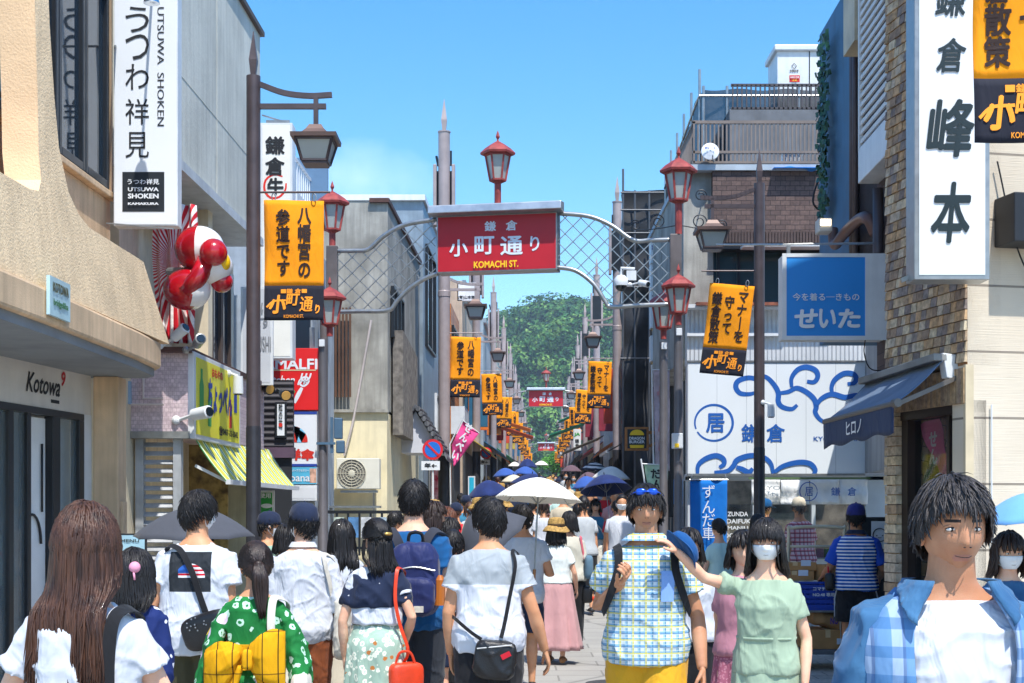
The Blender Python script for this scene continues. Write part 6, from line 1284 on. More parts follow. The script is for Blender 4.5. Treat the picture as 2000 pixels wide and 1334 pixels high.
    if hat:
        kind, hmat = hat[0], hat[1]; m = MB()
        if kind == 'cap':
            m.lathe([(.094, .02), (.101, .03), (.1, .07), (.085, .115), (.05, .142), (.0, .15)], (0, -.002, 0), 28, sx=.93, sy=1.12)
            m.grid(lambda u, v: Vector((.082*(2*u-1)*(1-.12*v), .085+.085*v*(1-.55*(2*u-1)**2)+.01, .033+.006*(1-(2*u-1)**2)-.018*v)), 12, 6); m.ball((0, 0, .152), .008, 8, 6)
        elif kind == 'straw':
            m.lathe([(.09, .02), (.105, .03), (.104, .085), (.09, .12), (.05, .135), (0, .137)], (0, 0, .01), 28, sx=.95, sy=1.1); m.loft([[Vector((r_*.95*math.cos(a), r_*1.08*math.sin(a), z_+.01*math.sin(2*a))) for a in np.linspace(0, 2*PI, 32, endpoint=False)] for r_, z_ in ((.1, .045), (.13, .03), (.165, -.012), (.168, -.02), (.16, -.012), (.128, .024), (.1, .035))])
        elif kind == 'bucket':
            m.lathe([(.088, .03), (.104, .04), (.1, .09), (.08, .125), (.0, .13)], (0, 0, .01), 24, sx=.95, sy=1.1); m.lathe([(.1, .055), (.15, .01), (.152, .005), (.1, .04)], (0, 0, .01), 24, sx=.95, sy=1.08)
        m.xf(HM); m.build('hat', hmat, t, smooth=40)
        if len(hat) > 2: m = MB(); m.lathe([(.106, .03), (.108, .034), (.108, .055), (.106, .058)], (0, 0, .012), 28, sx=.95, sy=1.1); m.xf(HM); m.build('hat_band', hat[2], t, smooth=40)
    if mask:
        m = MB()
        def mp(u, v, off):
            th = (u-.5)*2*R(74); ph = PI*.5+.13+.78*v; p = headpt(th, ph); nn = Vector((p.x/.077**2, p.y/.096**2, p.z/.118**2)).normalized()
            yb = .004*(1-abs(2*v-1))+.01*math.exp(-(p.x/.02)**2)*(1-v); return p+nn*off+Vector((0, yb, 0))
        m.grid(lambda u, v: mp(u, v, .006), 18, 12)
        for s in (-1, 1): m.tube(curve_pts([mp(.5+.48*s, .15, .006), Vector((s*.083, .0, .008)), Vector((s*.092, -.022, -.012)), Vector((s*.084, -.01, -.045)), mp(.5+.48*s, .75, .006)]), .0016, 5)
        m.xf(HM); m.build('face_mask', M('white mask', '#eef1f4', .8, var=.03), t, smooth=True, solid=.002)
    if glasses:
        m = MB()
        for s in (-1, 1):
            m.tube([Vector((s*.033+.021*math.cos(a), .098, -.004+.016*math.sin(a))) for a in np.linspace(0, 2*PI, 18)], .0018, 5); m.tube([Vector((s*.054, .096, 0)), Vector((s*.078, .05, .002)), Vector((s*.083, -.01, .0))], .0018, 5)
        m.tube([Vector((-.012, .1, .0)), Vector((.012, .1, .0))], .0018, 5); m.xf(HM); m.build('glasses', FRAME, t)
    # --- clothes
    vox = .0092 if lod > 1 else .017
    if bottom:
        kind, bm_, hem, fl = bottom
        if kind in ('trousers', 'shorts'):
            mb = MB(); mb.loft([[tor(sex, 2*PI*j/NR, z_, .008)*H for j in range(NR)] for z_ in (.455, .49, .53, .57, .6)])
            for s in 'LR':
                hp, kn, an = legs[s]; tt = [hp+Vector((0, 0, .0)), hp.lerp(kn, .45), kn, kn.lerp(an, .5), an+Vector((0, 0, .012))]; rr = [.06+fl, .056+fl, .045+fl, .042+fl, .036+fl]
                if kind == 'shorts': tt, rr = tt[:2]+[hp.lerp(kn, .82)], [.062, .06+fl, .058+fl]
                elif hem: tt, rr = tt[:4]+[kn.lerp(an, .72)], rr
                mb.tube([p*H for p in tt], [r_*H for r_ in rr], 16)
            if lod: co, fs = remesh_fold(mb, vox*1.15, .008, seed, 2); mb = MB(); add_arrays(mb, co, fs)
            mb.build(kind, bm_, t, smooth=True)
        else:
            mb = MB(); n = 72 if lod > 1 else (48 if lod else 20); z1 = .615; rows = []
            for k in range(15):
                u = k/14; z_ = lerp(z1, hem, u); row = []
                for j in range(n):
                    th = 2*PI*j/n; b = tor(sex, th, max(.52, z_), .006); r_ = (1+fl*u*.9); fo = (.0035+.02*fl*u)*(math.sin(th*9+seed+u*1.2)+.6*math.sin(th*14+1.7*seed))*min(1, u*2)
                    rad = Vector((b.x, b.y, 0)); q = rad*r_+rad.normalized()*fo; row.append(Vector((q.x, q.y+step*.05*u*math.cos(th), z_))*H)
                rows.append(row)
            mb.loft(rows, cap=False); mb.build('skirt', bm_, t, smooth=True, solid=.005)
            if lod: m = MB(); m.loft([[tor(sex, 2*PI*j/24, z_, .011)*H for j in range(24)] for z_ in (.597, .622)]); m.build('waistband', bm_, t, smooth=True)
    if top:
        tm, hem, slv, loose = top[:4]; nd = top[4] if len(top) > 4 else 0; mb = MB(); N2 = 28
        zs = [hem, hem+.02, hem+.06]+[z_ for z_ in (.6, .64, .68, .72, .755, .78, .8, .815, .826-nd) if z_ > hem+.07]
        def off(z_): return .009+loose*(1-max(0, min(1, (z_-hem)/(.8-hem))))**.7
        mb.loft([[tor(sex, 2*PI*j/N2, z_, off(z_) if z_ < .82 else .003)*H for j in range(N2)] for z_ in zs])
        if slv:
            for s in 'LR':
                e, w_ = sh[s]+Vector(arms[s][0]), sh[s]+Vector(arms[s][1]); lo_ = loose*.35
                full = [sh[s]*1.0+Vector((-.028 if s == 'R' else .028, 0, .002)), sh[s]+Vector((0, 0, .001)), sh[s].lerp(e, .35)]; rr = [.032, .0335+lo_*.7, .0365+lo_*.9]
                if slv <= .5: full.append(sh[s].lerp(e, slv*1.5)); rr.append(.038+lo_*1.3)
                else: full += [e, e.lerp(w_, (slv-.5)*1.9)]; rr += [.031+lo_, .027+lo_]
                mb.tube([p*H for p in full], [r_*H*ar for r_ in rr], 16)
        if lod: co, fs = remesh_fold(mb, vox, .0122 if lod > 1 else .010, seed*3.7, 2); mb = MB(); add_arrays(mb, co, fs)
        mb.build('shirt', tm, t, smooth=True)
    if shoe:
        for s in 'LR':
            an = legs[s][2]*H; m = MB(); m.loft([[an+Vector((x_*math.cos(q)*H, y_*H, (zz*math.sin(q)-.022+zz-.02)*H)) for q in np.linspace(0, 2*PI, 12, endpoint=False)] for x_, y_, zz in ((.012, -.04, .012), (.022, -.034, .02), (.025, -.01, .024), (.026, .02, .022), (.03, .06, .014), (.028, .09, .011), (.014, .108, .008))])
            m.build('shoe', shoe, t, smooth=True)
    PEOPLE[label] = dict(t=t, H=H, sex=sex, loose=(top[3] if top else .01), hem=(top[1] if top else .5), arms=arms, sh=sh, HM=HM, legs=legs, yaw=yaw)
    return PEOPLE[label]
def sp(p, th, z, extra=.012):
    "a point on the person's clothed trunk, local metres"
    lo_ = p['loose']; hem = p['hem']; o = .009+lo_*(1-max(0, min(1, (z-hem)/(.8-hem))))**.7
    return tor(p['sex'], R(th), z, (o if z < .825 else .012)+extra/p['H'])*p['H']
def carried(p, name, label, cat, group=None):
    "a thing worn or carried: top-level, placed with its bearer"
    t = p['t']; return thing(name, label, cat, group, loc=t.location, rz=t.rotation_euler.z)
def strap(p, root, path, w_, mat, name='strap', extra=.014, th=.004):
    m = MB(); ribbon3(m, [sp(p, a, z, extra) if not isinstance(a, Vector) else a for a, z in path], w_, th, lambda q: Vector((q.x*.5, q.y, .0)).normalized()+Vector((0, 0, max(0, min(1.6, (q.z/p['H']-.765)/.03)))), 40); return m.build(name, mat, root, smooth=40)
def wristpt(p, s): return (p['sh'][s]+Vector(p['arms'][s][1]))*p['H']
# ------------------------------------------------------------------ clothes
F_ = fabric
C_WHITE = F_('white cotton', '#ccd0d8', wr=.8, var=.04); C_OFFW = F_('off white cotton', '#d2cdc0', wr=.6); C_BLACK = F_('black cloth', '#1b1c20', wr=.4); C_NAVY = F_('navy cloth', '#1f2a44', wr=.4); C_BLUE = F_('strong blue cotton', '#12568c', wr=.5)
C_GREY = F_('grey cotton', '#b9bfc4', wr=.5); C_DENIM = F_('denim', '#2a557e', wr=.6, c2='#45759c'); C_PINK = F_('dusty pink cloth', '#c99a9c', wr=.4); C_BEIGE = F_('beige cloth', '#cfc3ac', wr=.4); C_BROWN = F_('rust brown cloth', '#8a4a28', wr=.4); C_SAGE = F_('sage green linen', '#9db198', wr=.6); C_MUST = F_('mustard cloth', '#d79f22', wr=.5); C_TEAL = F_('teal knit', '#3f86a8', wr=.4); C_MINT = F_('mint cotton', '#bfe0dc', wr=.4); C_GREEN = F_('muted green cotton', '#8fae9c', wr=.4); C_LIME = F_('lime vest', '#b9e03a', wr=.3); C_RED = F_('red cloth', '#c52232', wr=.3)
LEATH = M('black leather', '#17171a', .38, var=.1, sc_=20, bump=.25, bs=120); RLEA = M('orange red leather', '#e2431f', .4, var=.08, sc_=15, bump=.2, bs=140); SHOE_B = M('dark shoe', '#222226', .5); SHOE_T = M('tan sandal', '#8a6038', .6); SHOE_P = M('coral sneaker', '#e58f80', .6); STRAW = M('straw', '#cda45c', .8, var=.25, sc_=50, bump=.8, bs=160)
def checks(key, base, bands, k=1.0):
    "woven check: bands = [(axis, pitch, width, colour, strength)]"
    g = NG(key, .85, 0, .2); q = g.sep(g.co('Object')); c = lin(base)
    for ax, pitch, wd_, colr, st in bands:
        f = g.math('FRACT', g.math('MULTIPLY', q[ax], 1/pitch)); m = g.math('MULTIPLY', g.math('LESS_THAN', f, wd_), st); c = g.mix(m, c, lin(colr))
    g.bump(g.noise(9, g.co(scale=(1, 1, .45)), 3, .5, .6), .5, .05); return g.out(c)
PLAID = checks('blue yellow check shirt', '#c9d5da', [(2, .034, .5, '#5f97be', .8), (0, .033, .45, '#6fa6c4', .7), (2, .034, .2, '#2a5f90', .8), (0, .033, .16, '#2f6a88', .7), (2, .068, .14, '#d2c860', .85), (0, .066, .14, '#cfc45a', .85), (2, .017, .2, '#dfe6e8', .5)])
PLAID2 = checks('red check shirt', '#d8b9bd', [(2, .06, .4, '#b5374a', .7), (0, .06, .4, '#c04a5c', .6), (2, .06, .15, '#2f2a3a', .7), (0, .06, .12, '#2f2a3a', .6)])
STRIPE = checks('blue and white stripes', '#1d56b5', [(2, .034, .45, '#e6eaf2', 1)])
def floral(key, base, spots, scale=9, k=.2):
    g = NG(key, .8, 0, .25); v = g.co('Object'); c = g.ramp(g.noise(4, v), [(.35, lin(base, .75)), (.65, lin(base))])
    for i, (colr, sc_, th, seed) in enumerate(spots):
        vo = g.n('ShaderNodeTexVoronoi'); vo.inputs['Scale'].default_value = sc_; g.l(g.co('Object', loc=(seed, seed*1.7, seed*.3)), vo.inputs['Vector'])
        pet = g.math('ADD', vo.outputs['Distance'], g.math('MULTIPLY', g.math('SUBTRACT', g.noise(sc_*2.6, v, 1), .5), .35))
        c = g.mix(g.math('LESS_THAN', pet, th), c, lin(colr)); 
        if i == 0: c = g.mix(g.math('LESS_THAN', pet, th*.45), c, lin(base))
    g.bump(g.noise(9, g.co(scale=(1, 1, .45)), 3, .5, .6), .5, .05); return g.out(c)
KIM = floral('green flowered cotton', '#1f7f3d', [('#bfe0cc', 17, .33, 0), ('#e9d3ea', 6, .17, 3), ('#efc83a', 4.6, .12, 7)]); NAVFL = floral('navy flowered cotton', '#1d2f6a', [('#e6e8f2', 14, .28, 0), ('#e0559a', 6, .15, 4)]); GRNFL = floral('pale green print', '#a9c4b2', [('#e6e8d6', 24, .4, 0), ('#b8743c', 15, .2, 2)]); BLUFL = floral('blue print', '#2b5fa8', [('#e6e8f2', 22, .3, 0)]); LACE = floral('pink lace', '#b0667c', [('#c98a9a', 60, .4, 0)])
TWO = NG('grey yoke white shirt', .85, 0, .2); q = TWO.sep(TWO.co('Object')); fq = TWO.math('GREATER_THAN', q[2], 1.2); TWO.bump(TWO.noise(9, TWO.co(scale=(1, 1, .45)), 3, .5, .6), .5, .05); TWO = TWO.out(TWO.mix(fq, lin('#d8dbe4'), lin('#a2a9ae')))
g = NG('white shirt with back print', .85, 0, .2); q = g.sep(g.co('Object'))
def inside(*bs):
    r = None
    for ax, lo, hi in bs:
        v = g.math('MULTIPLY', g.math('GREATER_THAN', q[ax], lo), g.math('LESS_THAN', q[ax], hi)); r = v if r is None else g.math('MULTIPLY', r, v)
    return r
c = g.mix(inside((0, -.125, .115), (2, 1.17, 1.395), (1, -1, -.02)), lin('#ccd0d8'), lin('#2d3136'))
dome = g.math('LESS_THAN', g.math('ADD', g.math('POWER', g.math('ABSOLUTE', g.math('DIVIDE', q[0], .085)), 2.), g.math('POWER', g.math('ABSOLUTE', g.math('DIVIDE', g.math('SUBTRACT', q[2], 1.25), .08)), 2.)), 1.)
fl = g.math('MULTIPLY', dome, inside((2, 1.25, 1.4), (1, -1, -.02), (0, -.07, .2))); st = g.math('LESS_THAN', g.math('FRACT', g.math('MULTIPLY', q[2], 42)), .5)
c = g.mix(fl, c, g.mix(st, lin('#dfe2e6'), lin('#c01f2c'))); c = g.mix(g.math('MULTIPLY', fl, inside((0, -.07, -.005), (2, 1.275, 1.4))), c, lin('#2b5aa8'))
g.bump(g.noise(9, g.co(scale=(1, 1, .45)), 3, .5, .6), .7, .05); C_PRINT = g.out(c)
OBI = checks('yellow obi', '#e0a312', [(0, .074, .07, '#2a1a12', 1), (2, .21, .03, '#4a2c14', .7)])
# ------------------------------------------------------------------ near crowd walking away
a = person('person with very long brown hair in a loose white top, nearest at the lower left', 165, 4.15, 1.635, 4, 'f', 'pale', ('long', 'brown', .42, 1100, .6), (C_WHITE, .5, .32, .022), ('trousers', C_BEIGE, 0, .004), SHOE_B, lod=2, seed=3, head=(-14, 0), armL=((-.075, .02, -.15), (-.06, .08, -.28)), armR=((.075, .02, -.15), (.06, .08, -.28)))
b = carried(a, 'shoulder_bag', 'black bag on a wide black strap carried by the long haired person in white', 'bag'); strap(a, b, [(40, .74), (75, .805), (118, .818), (150, .79), (155, .7), (150, .6), (140, .5)], .038, C_BLACK, extra=.02)
m = MB(); pillow(m, sp(a, 115, .5, .06), (.05, .15, .12)); m.build('bag_body', C_BLACK, b, smooth=True)
a = person('young person with black hair and pink ball hair ornament in navy flowered cotton', 262, 6.6, 1.44, 6, 'f', 'pale', ('bob', 'black', .16, 260), (NAVFL, .47, .62, .02), ('skirt', NAVFL, .08, .25), SHOE_T, lod=2, seed=5, head=(-20, 0))
m = MB(); m.ball((.052, -.095, .035), .03, 18, 12); m.tube([(.055, -.11, .01), (.06, -.11, -.03)], .006, 6); m.xf(a['HM']); m.build('hair_ornament', M('pink ornament', '#e79ab4', .6, var=.05), a['t'], smooth=True)
a = person('person in white shirt with dark printed square on the back and black crossbody bag', 385, 8.15, 1.735, -3, 'm', 'warm', ('short', 'black', 1.15, 420), (C_PRINT, .47, .34, .03), ('trousers', F_('olive trousers', '#4a4630'), 0, .012), SHOE_B, lod=2, seed=11, head=(-38, 4), mask=True, glasses=True, armL=((-.055, -.02, -.16), (-.05, .06, -.29)))
b = carried(a, 'crossbody_bag', 'black studded crossbody bag on the back of the white printed shirt', 'bag'); strap(a, b, [(20, .66), (-30, .74), (-110, .815), (-160, .812), (178, .74), (168, .66), (158, .6)], .035, C_BLACK)
m = MB(); pillow(m, sp(a, 158, .555, .06), (.15, .055, .1), Matrix.Rotation(R(-18), 4, 'Y')@Matrix.Rotation(R(-8), 4, 'Z'), .55); m.build('bag_body', LEATH, b, smooth=True); m = MB(); rg = random.Random(1)
for i in range(22): m.ball(sp(a, 158, .555, .06)+Vector((rg.uniform(-.11, .12), -.056, rg.uniform(.0, .075))), .005, 6, 4)
tag(m.build('studs', STEEL, b), kind='stuff')
o = carried(a, 'orange_bag', 'orange leather bag held at the left side of the white printed shirt', 'bag'); m = MB(); pillow(m, sp(a, -85, .56, .1), (.05, .11, .14)); m.build('bag_body', RLEA, o, smooth=True); m = MB(); m.tube(curve_pts([sp(a, -80, .64, .09), sp(a, -85, .7, .06), sp(a, -95, .64, .1)]), .008, 6); m.build('handle', RLEA, o)
# umbrella
def umbrella(label, p, r, h, cloth, tilt=(0, 0), group='parasols', lod=1, shaft=.8, under=None):
    t = thing('umbrella', label, 'umbrella', group, loc=p); t.rotation_euler = (R(tilt[0]), R(tilt[1]), 0); n = 8; sub = 5 if lod else 3; N = n*sub; rows = []
    for k in range(11):
        u = k/10; row = []
        for j in range(N):
            a = 2*PI*j/N; s = abs(math.sin(a*n/2)); rr = r*u*(1-.06*s*u); row.append(Vector((rr*math.cos(a), rr*math.sin(a), -h*u**1.75+.03*h*s*u*u)))
        rows.append(row)
    m = MB(); m.loft(rows, cap=False); m.build('canopy', cloth, t, solid=.003, smooth=30)
    m = MB(); m.tube([(0, 0, .05), (0, 0, -shaft)], .007, 8); m.build('shaft', STEEL, t); m = MB(); m.lathe([(.012, .0), (.006, .05), (.002, .06)], n=8); m.build('tip', FRAME, t)
    if lod:
        m = MB(); m.tube([(0, 0, -shaft), (0, 0, -shaft-.12)], .014, 8); m.build('handle', M('handle wood', '#6a4a2c', .4), t)
        for j in range(n):
            a = 2*PI*j/n; m = MB(); m.tube([(r*u*math.cos(a), r*u*math.sin(a), -h*u**1.75-.006) for u in np.linspace(.03, .99, 7)], .003, 5); m.tube([(0, 0, -h*1.15), (r*.5*math.cos(a), r*.5*math.sin(a), -h*.5**1.75-.01)], .0025, 5); m.build('rib', STEEL, t)
    return t
U_GREY = F_('grey parasol cloth', '#4c4f58', wr=.1); U_NAVY = F_('navy parasol cloth', '#22356f', wr=.1, c2='#1b2a5a'); U_BLUE = F_('blue parasol cloth', '#3a5fae', wr=.1); U_WHITE = F_('white parasol cloth', '#ebe9e2', wr=.1); U_BRN = F_('brown parasol cloth', '#6a5560', wr=.1); U_SKY = F_('sky blue parasol cloth', '#6fa8e0', wr=.1); U_CREAM = F_('cream parasol cloth', '#d9d0ba', wr=.1)
g = NG('flower edged parasol', .8, 0, .2); q = g.sep(g.co('Object')); rr = g.math('SQRT', g.math('ADD', g.math('MULTIPLY', q[0], q[0]), g.math('MULTIPLY', q[1], q[1]))); vo = g.n('ShaderNodeTexVoronoi'); vo.inputs['Scale'].default_value = 26; g.l(g.co(), vo.inputs['Vector'])
fm = g.math('MULTIPLY', g.math('LESS_THAN', vo.outputs['Distance'], .3), g.math('GREATER_THAN', g.math('ADD', rr, g.math('MULTIPLY', g.noise(8), .12)), .43)); g.b.inputs['Transmission Weight'].default_value = 0
U_FLOW = g.out(g.mix(fm, lin('#ece9df'), g.ramp(g.noise(12), [(.4, lin('#c98a8a')), (.5, lin('#9fb58a')), (.6, lin('#d8a06a'))])))
gs = NG('striped parasol', .8); q = gs.sep(gs.co()); rr = gs.math('SQRT', gs.math('ADD', gs.math('MULTIPLY', q[0], q[0]), gs.math('MULTIPLY', q[1], q[1]))); U_STR = gs.out(gs.mix(gs.math('LESS_THAN', gs.math('FRACT', gs.math('MULTIPLY', rr, 8)), .5), lin('#20243a'), lin('#e6e4de')))
umbrella('dark grey parasol held low behind the white printed shirt', P(378, 990, 11.6), .5, .24, U_GREY, (3, 0))
a = person('person half hidden under the dark grey parasol', 392, 11.6, 1.5, 0, 'f', 'pale', ('bob', 'black', .12), (C_GREEN, .5, .34, .02), ('skirt', C_NAVY, .2, .3), SHOE_B, lod=1, seed=15)
a = person('person with ponytail in green flowered kimono with yellow bow', 498, 7.25, 1.475, 2, 'f', 'warm', ('ponytail', 'darkbrown', .3, 420), (KIM, .46, .3, .014), ('skirt', KIM, .06, .12), SHOE_T, lod=2, seed=8, head=(16, -2), armL=((-.06, .0, -.15), (-.07, .1, -.24)), armR=((.06, .0, -.15), (.07, .1, -.24)), z=-.02)
H = a['H']
for s in (-1, 1):                                             # wide hanging kimono sleeves
    m = MB(); m.loft([[Vector((s*(x_+tk*math.cos(q_)), y_+dp*math.sin(q_), z_+.02*s*0))*H for q_ in np.linspace(0, 2*PI, 20, endpoint=False)] for x_, y_, z_, tk, dp in ((.05, -.004, .79, .028, .036), (.085, -.004, .775, .036, .042), (.112, .0, .73, .036, .052), (.135, .0, .66, .036, .07), (.155, .005, .58, .036, .1), (.168, .01, .5, .032, .115), (.172, .01, .44, .022, .11))])
    co, fs = remesh_fold(m, .012, .02, 3.3+s); m = MB(); add_arrays(m, co, fs); m.build('sleeve', KIM, a['t'], smooth=True)
m = MB(); m.loft([[tor('f', 2*PI*j/28, z_, .032)*H for j in range(28)] for z_ in (.575, .585, .65, .66)]); m.build('obi_sash', OBI, a['t'], smooth=40)
def bow(m, s):
    c = Vector((-.02, -.115*H-.02, .635*H)); rows = []; tl = -.32 if s < 0 else .12
    for k in range(11):
        u = k/10; w_ = .03+.085*math.sin(PI*min(1, u*.6))**.8*(1 if s < 0 else 1.2); rows.append([c+Vector((s*(.015+.185*u), -.02-.05*math.sin(PI*u)+.04*math.cos(t_)*(1-.4*u), w_*math.sin(t_)*(1+.14*math.sin(3*t_+s))-.05*u*(1-s*.3)+.016*math.sin(5*t_+u*5+s)+tl*.1*u)) for t_ in np.linspace(0, 2*PI, 26, endpoint=False)])
    m.loft(rows)
for s in (-1, 1): m = MB(); bow(m, s); m.build('bow_loop', OBI, a['t'], smooth=True)
for s in (-1, 1): m = MB(); m.grid(lambda u, v: Vector((s*(.02+.09*u+.06*v), -.135*H-.04-.012*math.sin(u*9), .6*H-.2*v)), 8, 8); m.build('bow_tail', OBI, a['t'], smooth=True, solid=.006)
m = MB(); pillow(m, Vector((0, -.135*H-.05, .62*H)), (.028, .03, .05)); m.build('bow_knot', OBI, a['t'], smooth=True)
b = carried(a, 'tote_bag', 'cream tote bag on a wide cream strap over the green kimono', 'bag'); strap(a, b, [(40, .7), (80, .79), (115, .818), (145, .8), (150, .7), (130, .6), (110, .52)], .04, C_OFFW, extra=.026); m = MB(); pillow(m, sp(a, 100, .47, .1), (.05, .14, .14)); m.build('bag_body', C_OFFW, b, smooth=True)
a = person('person in crisp white long shirt and navy cap with white mask', 592, 9.4, 1.655, 0, 'm', 'pale', ('short', 'black', .8, 260), (C_WHITE, .455, .62, .026), ('trousers', C_BROWN, 0, .012), SHOE_B, lod=2, seed=21, head=(42, -4), mask=True, hat=('cap', C_NAVY), armR=((.05, -.01, -.165), (.05, .02, -.3)))
H = a['H']; m = MB(); m.loft([[tor('m', 2*PI*j/24, .84+.02*k, .012+.004*math.cos(2*PI*j/24)*k)*H for j in range(24)] for k in (0, 1)]); m.build('collar', C_WHITE, a['t'], smooth=40)
b = carried(a, 'tote_bag', 'white canvas tote hanging from the shoulder of the white long shirt', 'bag'); strap(a, b, [(75, .7), (95, .78), (112, .812), (135, .79), (125, .7), (110, .63)], .03, C_OFFW, extra=.02); m = MB(); pillow(m, sp(a, 100, .52, .06), (.05, .13, .2), None, .4); co, fs = remesh_fold(m, .012, .014, 2); m = MB(); add_arrays(m, co, fs); m.build('bag_body', C_OFFW, b, smooth=True)
a = person('person in navy cap and white mask with red and green clothes behind the cap wearer', 522, 13.0, 1.6, -75, 'm', 'warm', ('short', 'black', .8), (C_GREEN, .5, .34, .02), ('trousers', C_NAVY, 0, .01), SHOE_B, lod=1, seed=23, mask=True, hat=('cap', C_NAVY), face=True)
a = person('person in a red top partly hidden behind the navy cap wearer', 556, 12.4, 1.5, 0, 'f', 'warm', ('bob', 'black', .12), (C_RED, .5, .34, .02), ('trousers', C_BLACK, 0, .01), SHOE_B, lod=1, seed=24)
a = person('person with long black hair behind the white shirt wearer', 668, 10.7, 1.55, 10, 'f', 'pale', ('long', 'black', .26, 240), (C_WHITE, .5, .34, .02), ('skirt', C_BEIGE, .2, .2), SHOE_T, lod=1, seed=27)
a = person('person with black hair clip in navy cropped top and green patterned skirt', 735, 8.65, 1.565, 3, 'f', 'pale', ('halfup', 'black', .2, 380), (C_WHITE, .6, .3, .012), ('skirt', GRNFL, .2, .3), SHOE_T, lod=2, seed=31, head=(30, 0), armL=((-.05, -.02, -.165), (-.045, .02, -.31)), armR=((.06, -.03, -.15), (.03, .09, -.26)))
H = a['H']; m = MB(); N2 = 32
m.loft([[tor('f', 2*PI*j/N2, z_, o_)*H for j in range(N2)] for z_, o_ in ((.665, .022), (.69, .026), (.74, .022), (.775, .016), (.8, .012), (.822, .006))])
for s in (-1, 1): m.tube([Vector((s*.055, 0, .78))*H, Vector((s*.08, 0, .776))*H, Vector((s*.096, -.005, .73))*H, Vector((s*.102, -.008, .675))*H], [.033*H, .037*H, .041*H, .043*H], 14)
co, fs = remesh_fold(m, .011, .016, 4.4); m = MB(); add_arrays(m, co, fs); m.build('cropped_top', C_NAVY, a['t'], smooth=True)
m = MB(); m.loft([[tor('f', 2*PI*j/28, z_, .016)*H for j in range(28)] for z_ in (.6, .63)]); m.build('belt', C_BLACK, a['t'], smooth=40); m = MB(); m.ball((.02, -.128, .035), (.03, .012, .012), 12, 8); m.xf(a['HM']); m.build('hair_clip', M('gold clip', '#d8b060', .3, .7), a['t'], smooth=True)
b = carried(a, 'red_bag', 'orange red leather shoulder bag on a thin red strap', 'bag'); strap(a, b, [(20, .7), (60, .79), (110, .818), (140, .8), (148, .7), (135, .6), (120, .5), (118, .44)], .022, RLEA, extra=.04)
m = MB(); pillow(m, sp(a, 118, .40, .07), (.11, .06, .09), Matrix.Rotation(R(25), 4, 'Z'), .45); m.build('bag_body', RLEA, b, smooth=True); m = MB(); c = sp(a, 118, .40, .07); m.tube(curve_pts([c+Vector((-.06, -.02, .08)), c+Vector((-.03, -.03, .15)), c+Vector((.03, -.03, .15)), c+Vector((.06, -.01, .08))]), .008, 6); m.build('handle', RLEA, b)
a = person('tall person in strong blue shirt wearing a navy backpack', 808, 9.3, 1.82, 0, 'm', 'pale', ('short', 'black', 1.2, 460), (C_BLUE, .47, .36, .024), ('trousers', F_('charcoal trousers', '#30343c'), 0, .01), SHOE_B, lod=2, seed=37)
H = a['H']; b = carried(a, 'backpack', 'navy blue backpack with grey straps on the strong blue shirt', 'backpack'); NB = F_('navy nylon', '#232c5c', wr=.5, rough=.55); m = MB(); c = Vector((.03, -.085*H-.13, .655*H))
pillow(m, c, (.155, .1, .235), Matrix.Rotation(R(-3), 4, 'Y'), .55); co, fs = remesh_fold(m, .012, .014, 9); m = MB(); add_arrays(m, co, fs); m.build('main_bag', NB, b, smooth=True)
m = MB(); pillow(m, c+Vector((.005, -.085, -.1)), (.125, .05, .12), None, .5); co, fs = remesh_fold(m, .012, .01, 5); m = MB(); add_arrays(m, co, fs); m.build('front_pocket', NB, b, smooth=True)
for s in (-1, 1): strap(a, b, [(s*30, .74), (s*65, .8), (s*118, .822), (s*155, .8), (s*168, .76)], .06, F_('strap grey', '#33353f', wr=.1), extra=.02, th=.012)
m = MB(); m.tube(curve_pts([c+Vector((-.05, .05, .22)), c+Vector((-.035, .03, .29)), c+Vector((.035, .03, .29)), c+Vector((.05, .05, .22))]), .011, 8); m.build('top_handle', C_BLACK, b)
m = MB(); m.tube([c+Vector((x, -.097-.0*abs(x), .07+.012*math.cos(x*20))) for x in np.linspace(-.13, .13, 12)], .006, 6); m.build('zip', STEEL, b); m = MB(); m.tube([c+Vector((.155, -.05, -.16)), c+Vector((.158, -.05, .0)), c+Vector((.158, -.05, .03))], [.034, .034, .016], 12); m.build('bottle', M('tea bottle', '#b86a2a', .15), b); m = MB(); m.box(c+Vector((.0, -.14, -.2)), c+Vector((.06, -.134, -.16))); m.build('label_patch', C_OFFW, b)
a = person('person with grey and white shirt, white mask and small black crossbody bag in the middle', 955, 8.35, 1.695, -2, 'm', 'warm', ('short', 'black', 1.35, 460), (TWO, .475, .36, .026), ('trousers', F_('black trousers', '#222328'), 0, .014), SHOE_B, lod=2, seed=41, head=(36, -6), mask=True, glasses=True, armL=((-.045, -.015, -.17), (-.04, .03, -.32)), armR=((.06, -.01, -.165), (.1, .03, -.305)))
H = a['H']; b = carried(a, 'crossbody_bag', 'small black crossbody bag with red tab hanging on the grey and white shirt', 'bag'); strap(a, b, [(10, .66), (50, .75), (95, .812), (120, .82), (140, .77), (150, .66), (158, .58), (165, .53)], .022, C_BLACK, extra=.02); strap(a, b, [(-40, .6), (-90, .6), (-130, .585), (-160, .55), (-175, .525)], .02, C_BLACK, extra=.02)
m = MB(); c = sp(a, 172, .455, .06); pillow(m, c, (.12, .05, .115), Matrix.Rotation(R(8), 4, 'Y'), .5); co, fs = remesh_fold(m, .011, .012, 7); m = MB(); add_arrays(m, co, fs); m.build('bag_body', LEATH, b, smooth=True); m = MB(); m.bar(c+Vector((.04, -.055, .02)), c+Vector((.09, -.05, .045)), .03, .006, (0, 1, 0)); m.build('red_tab', C_RED, b); m = MB(); m.tube([c+Vector((-.1, -.045, .07)), c+Vector((.1, -.045, .09))], .005, 6); m.build('zip', STEEL, b)
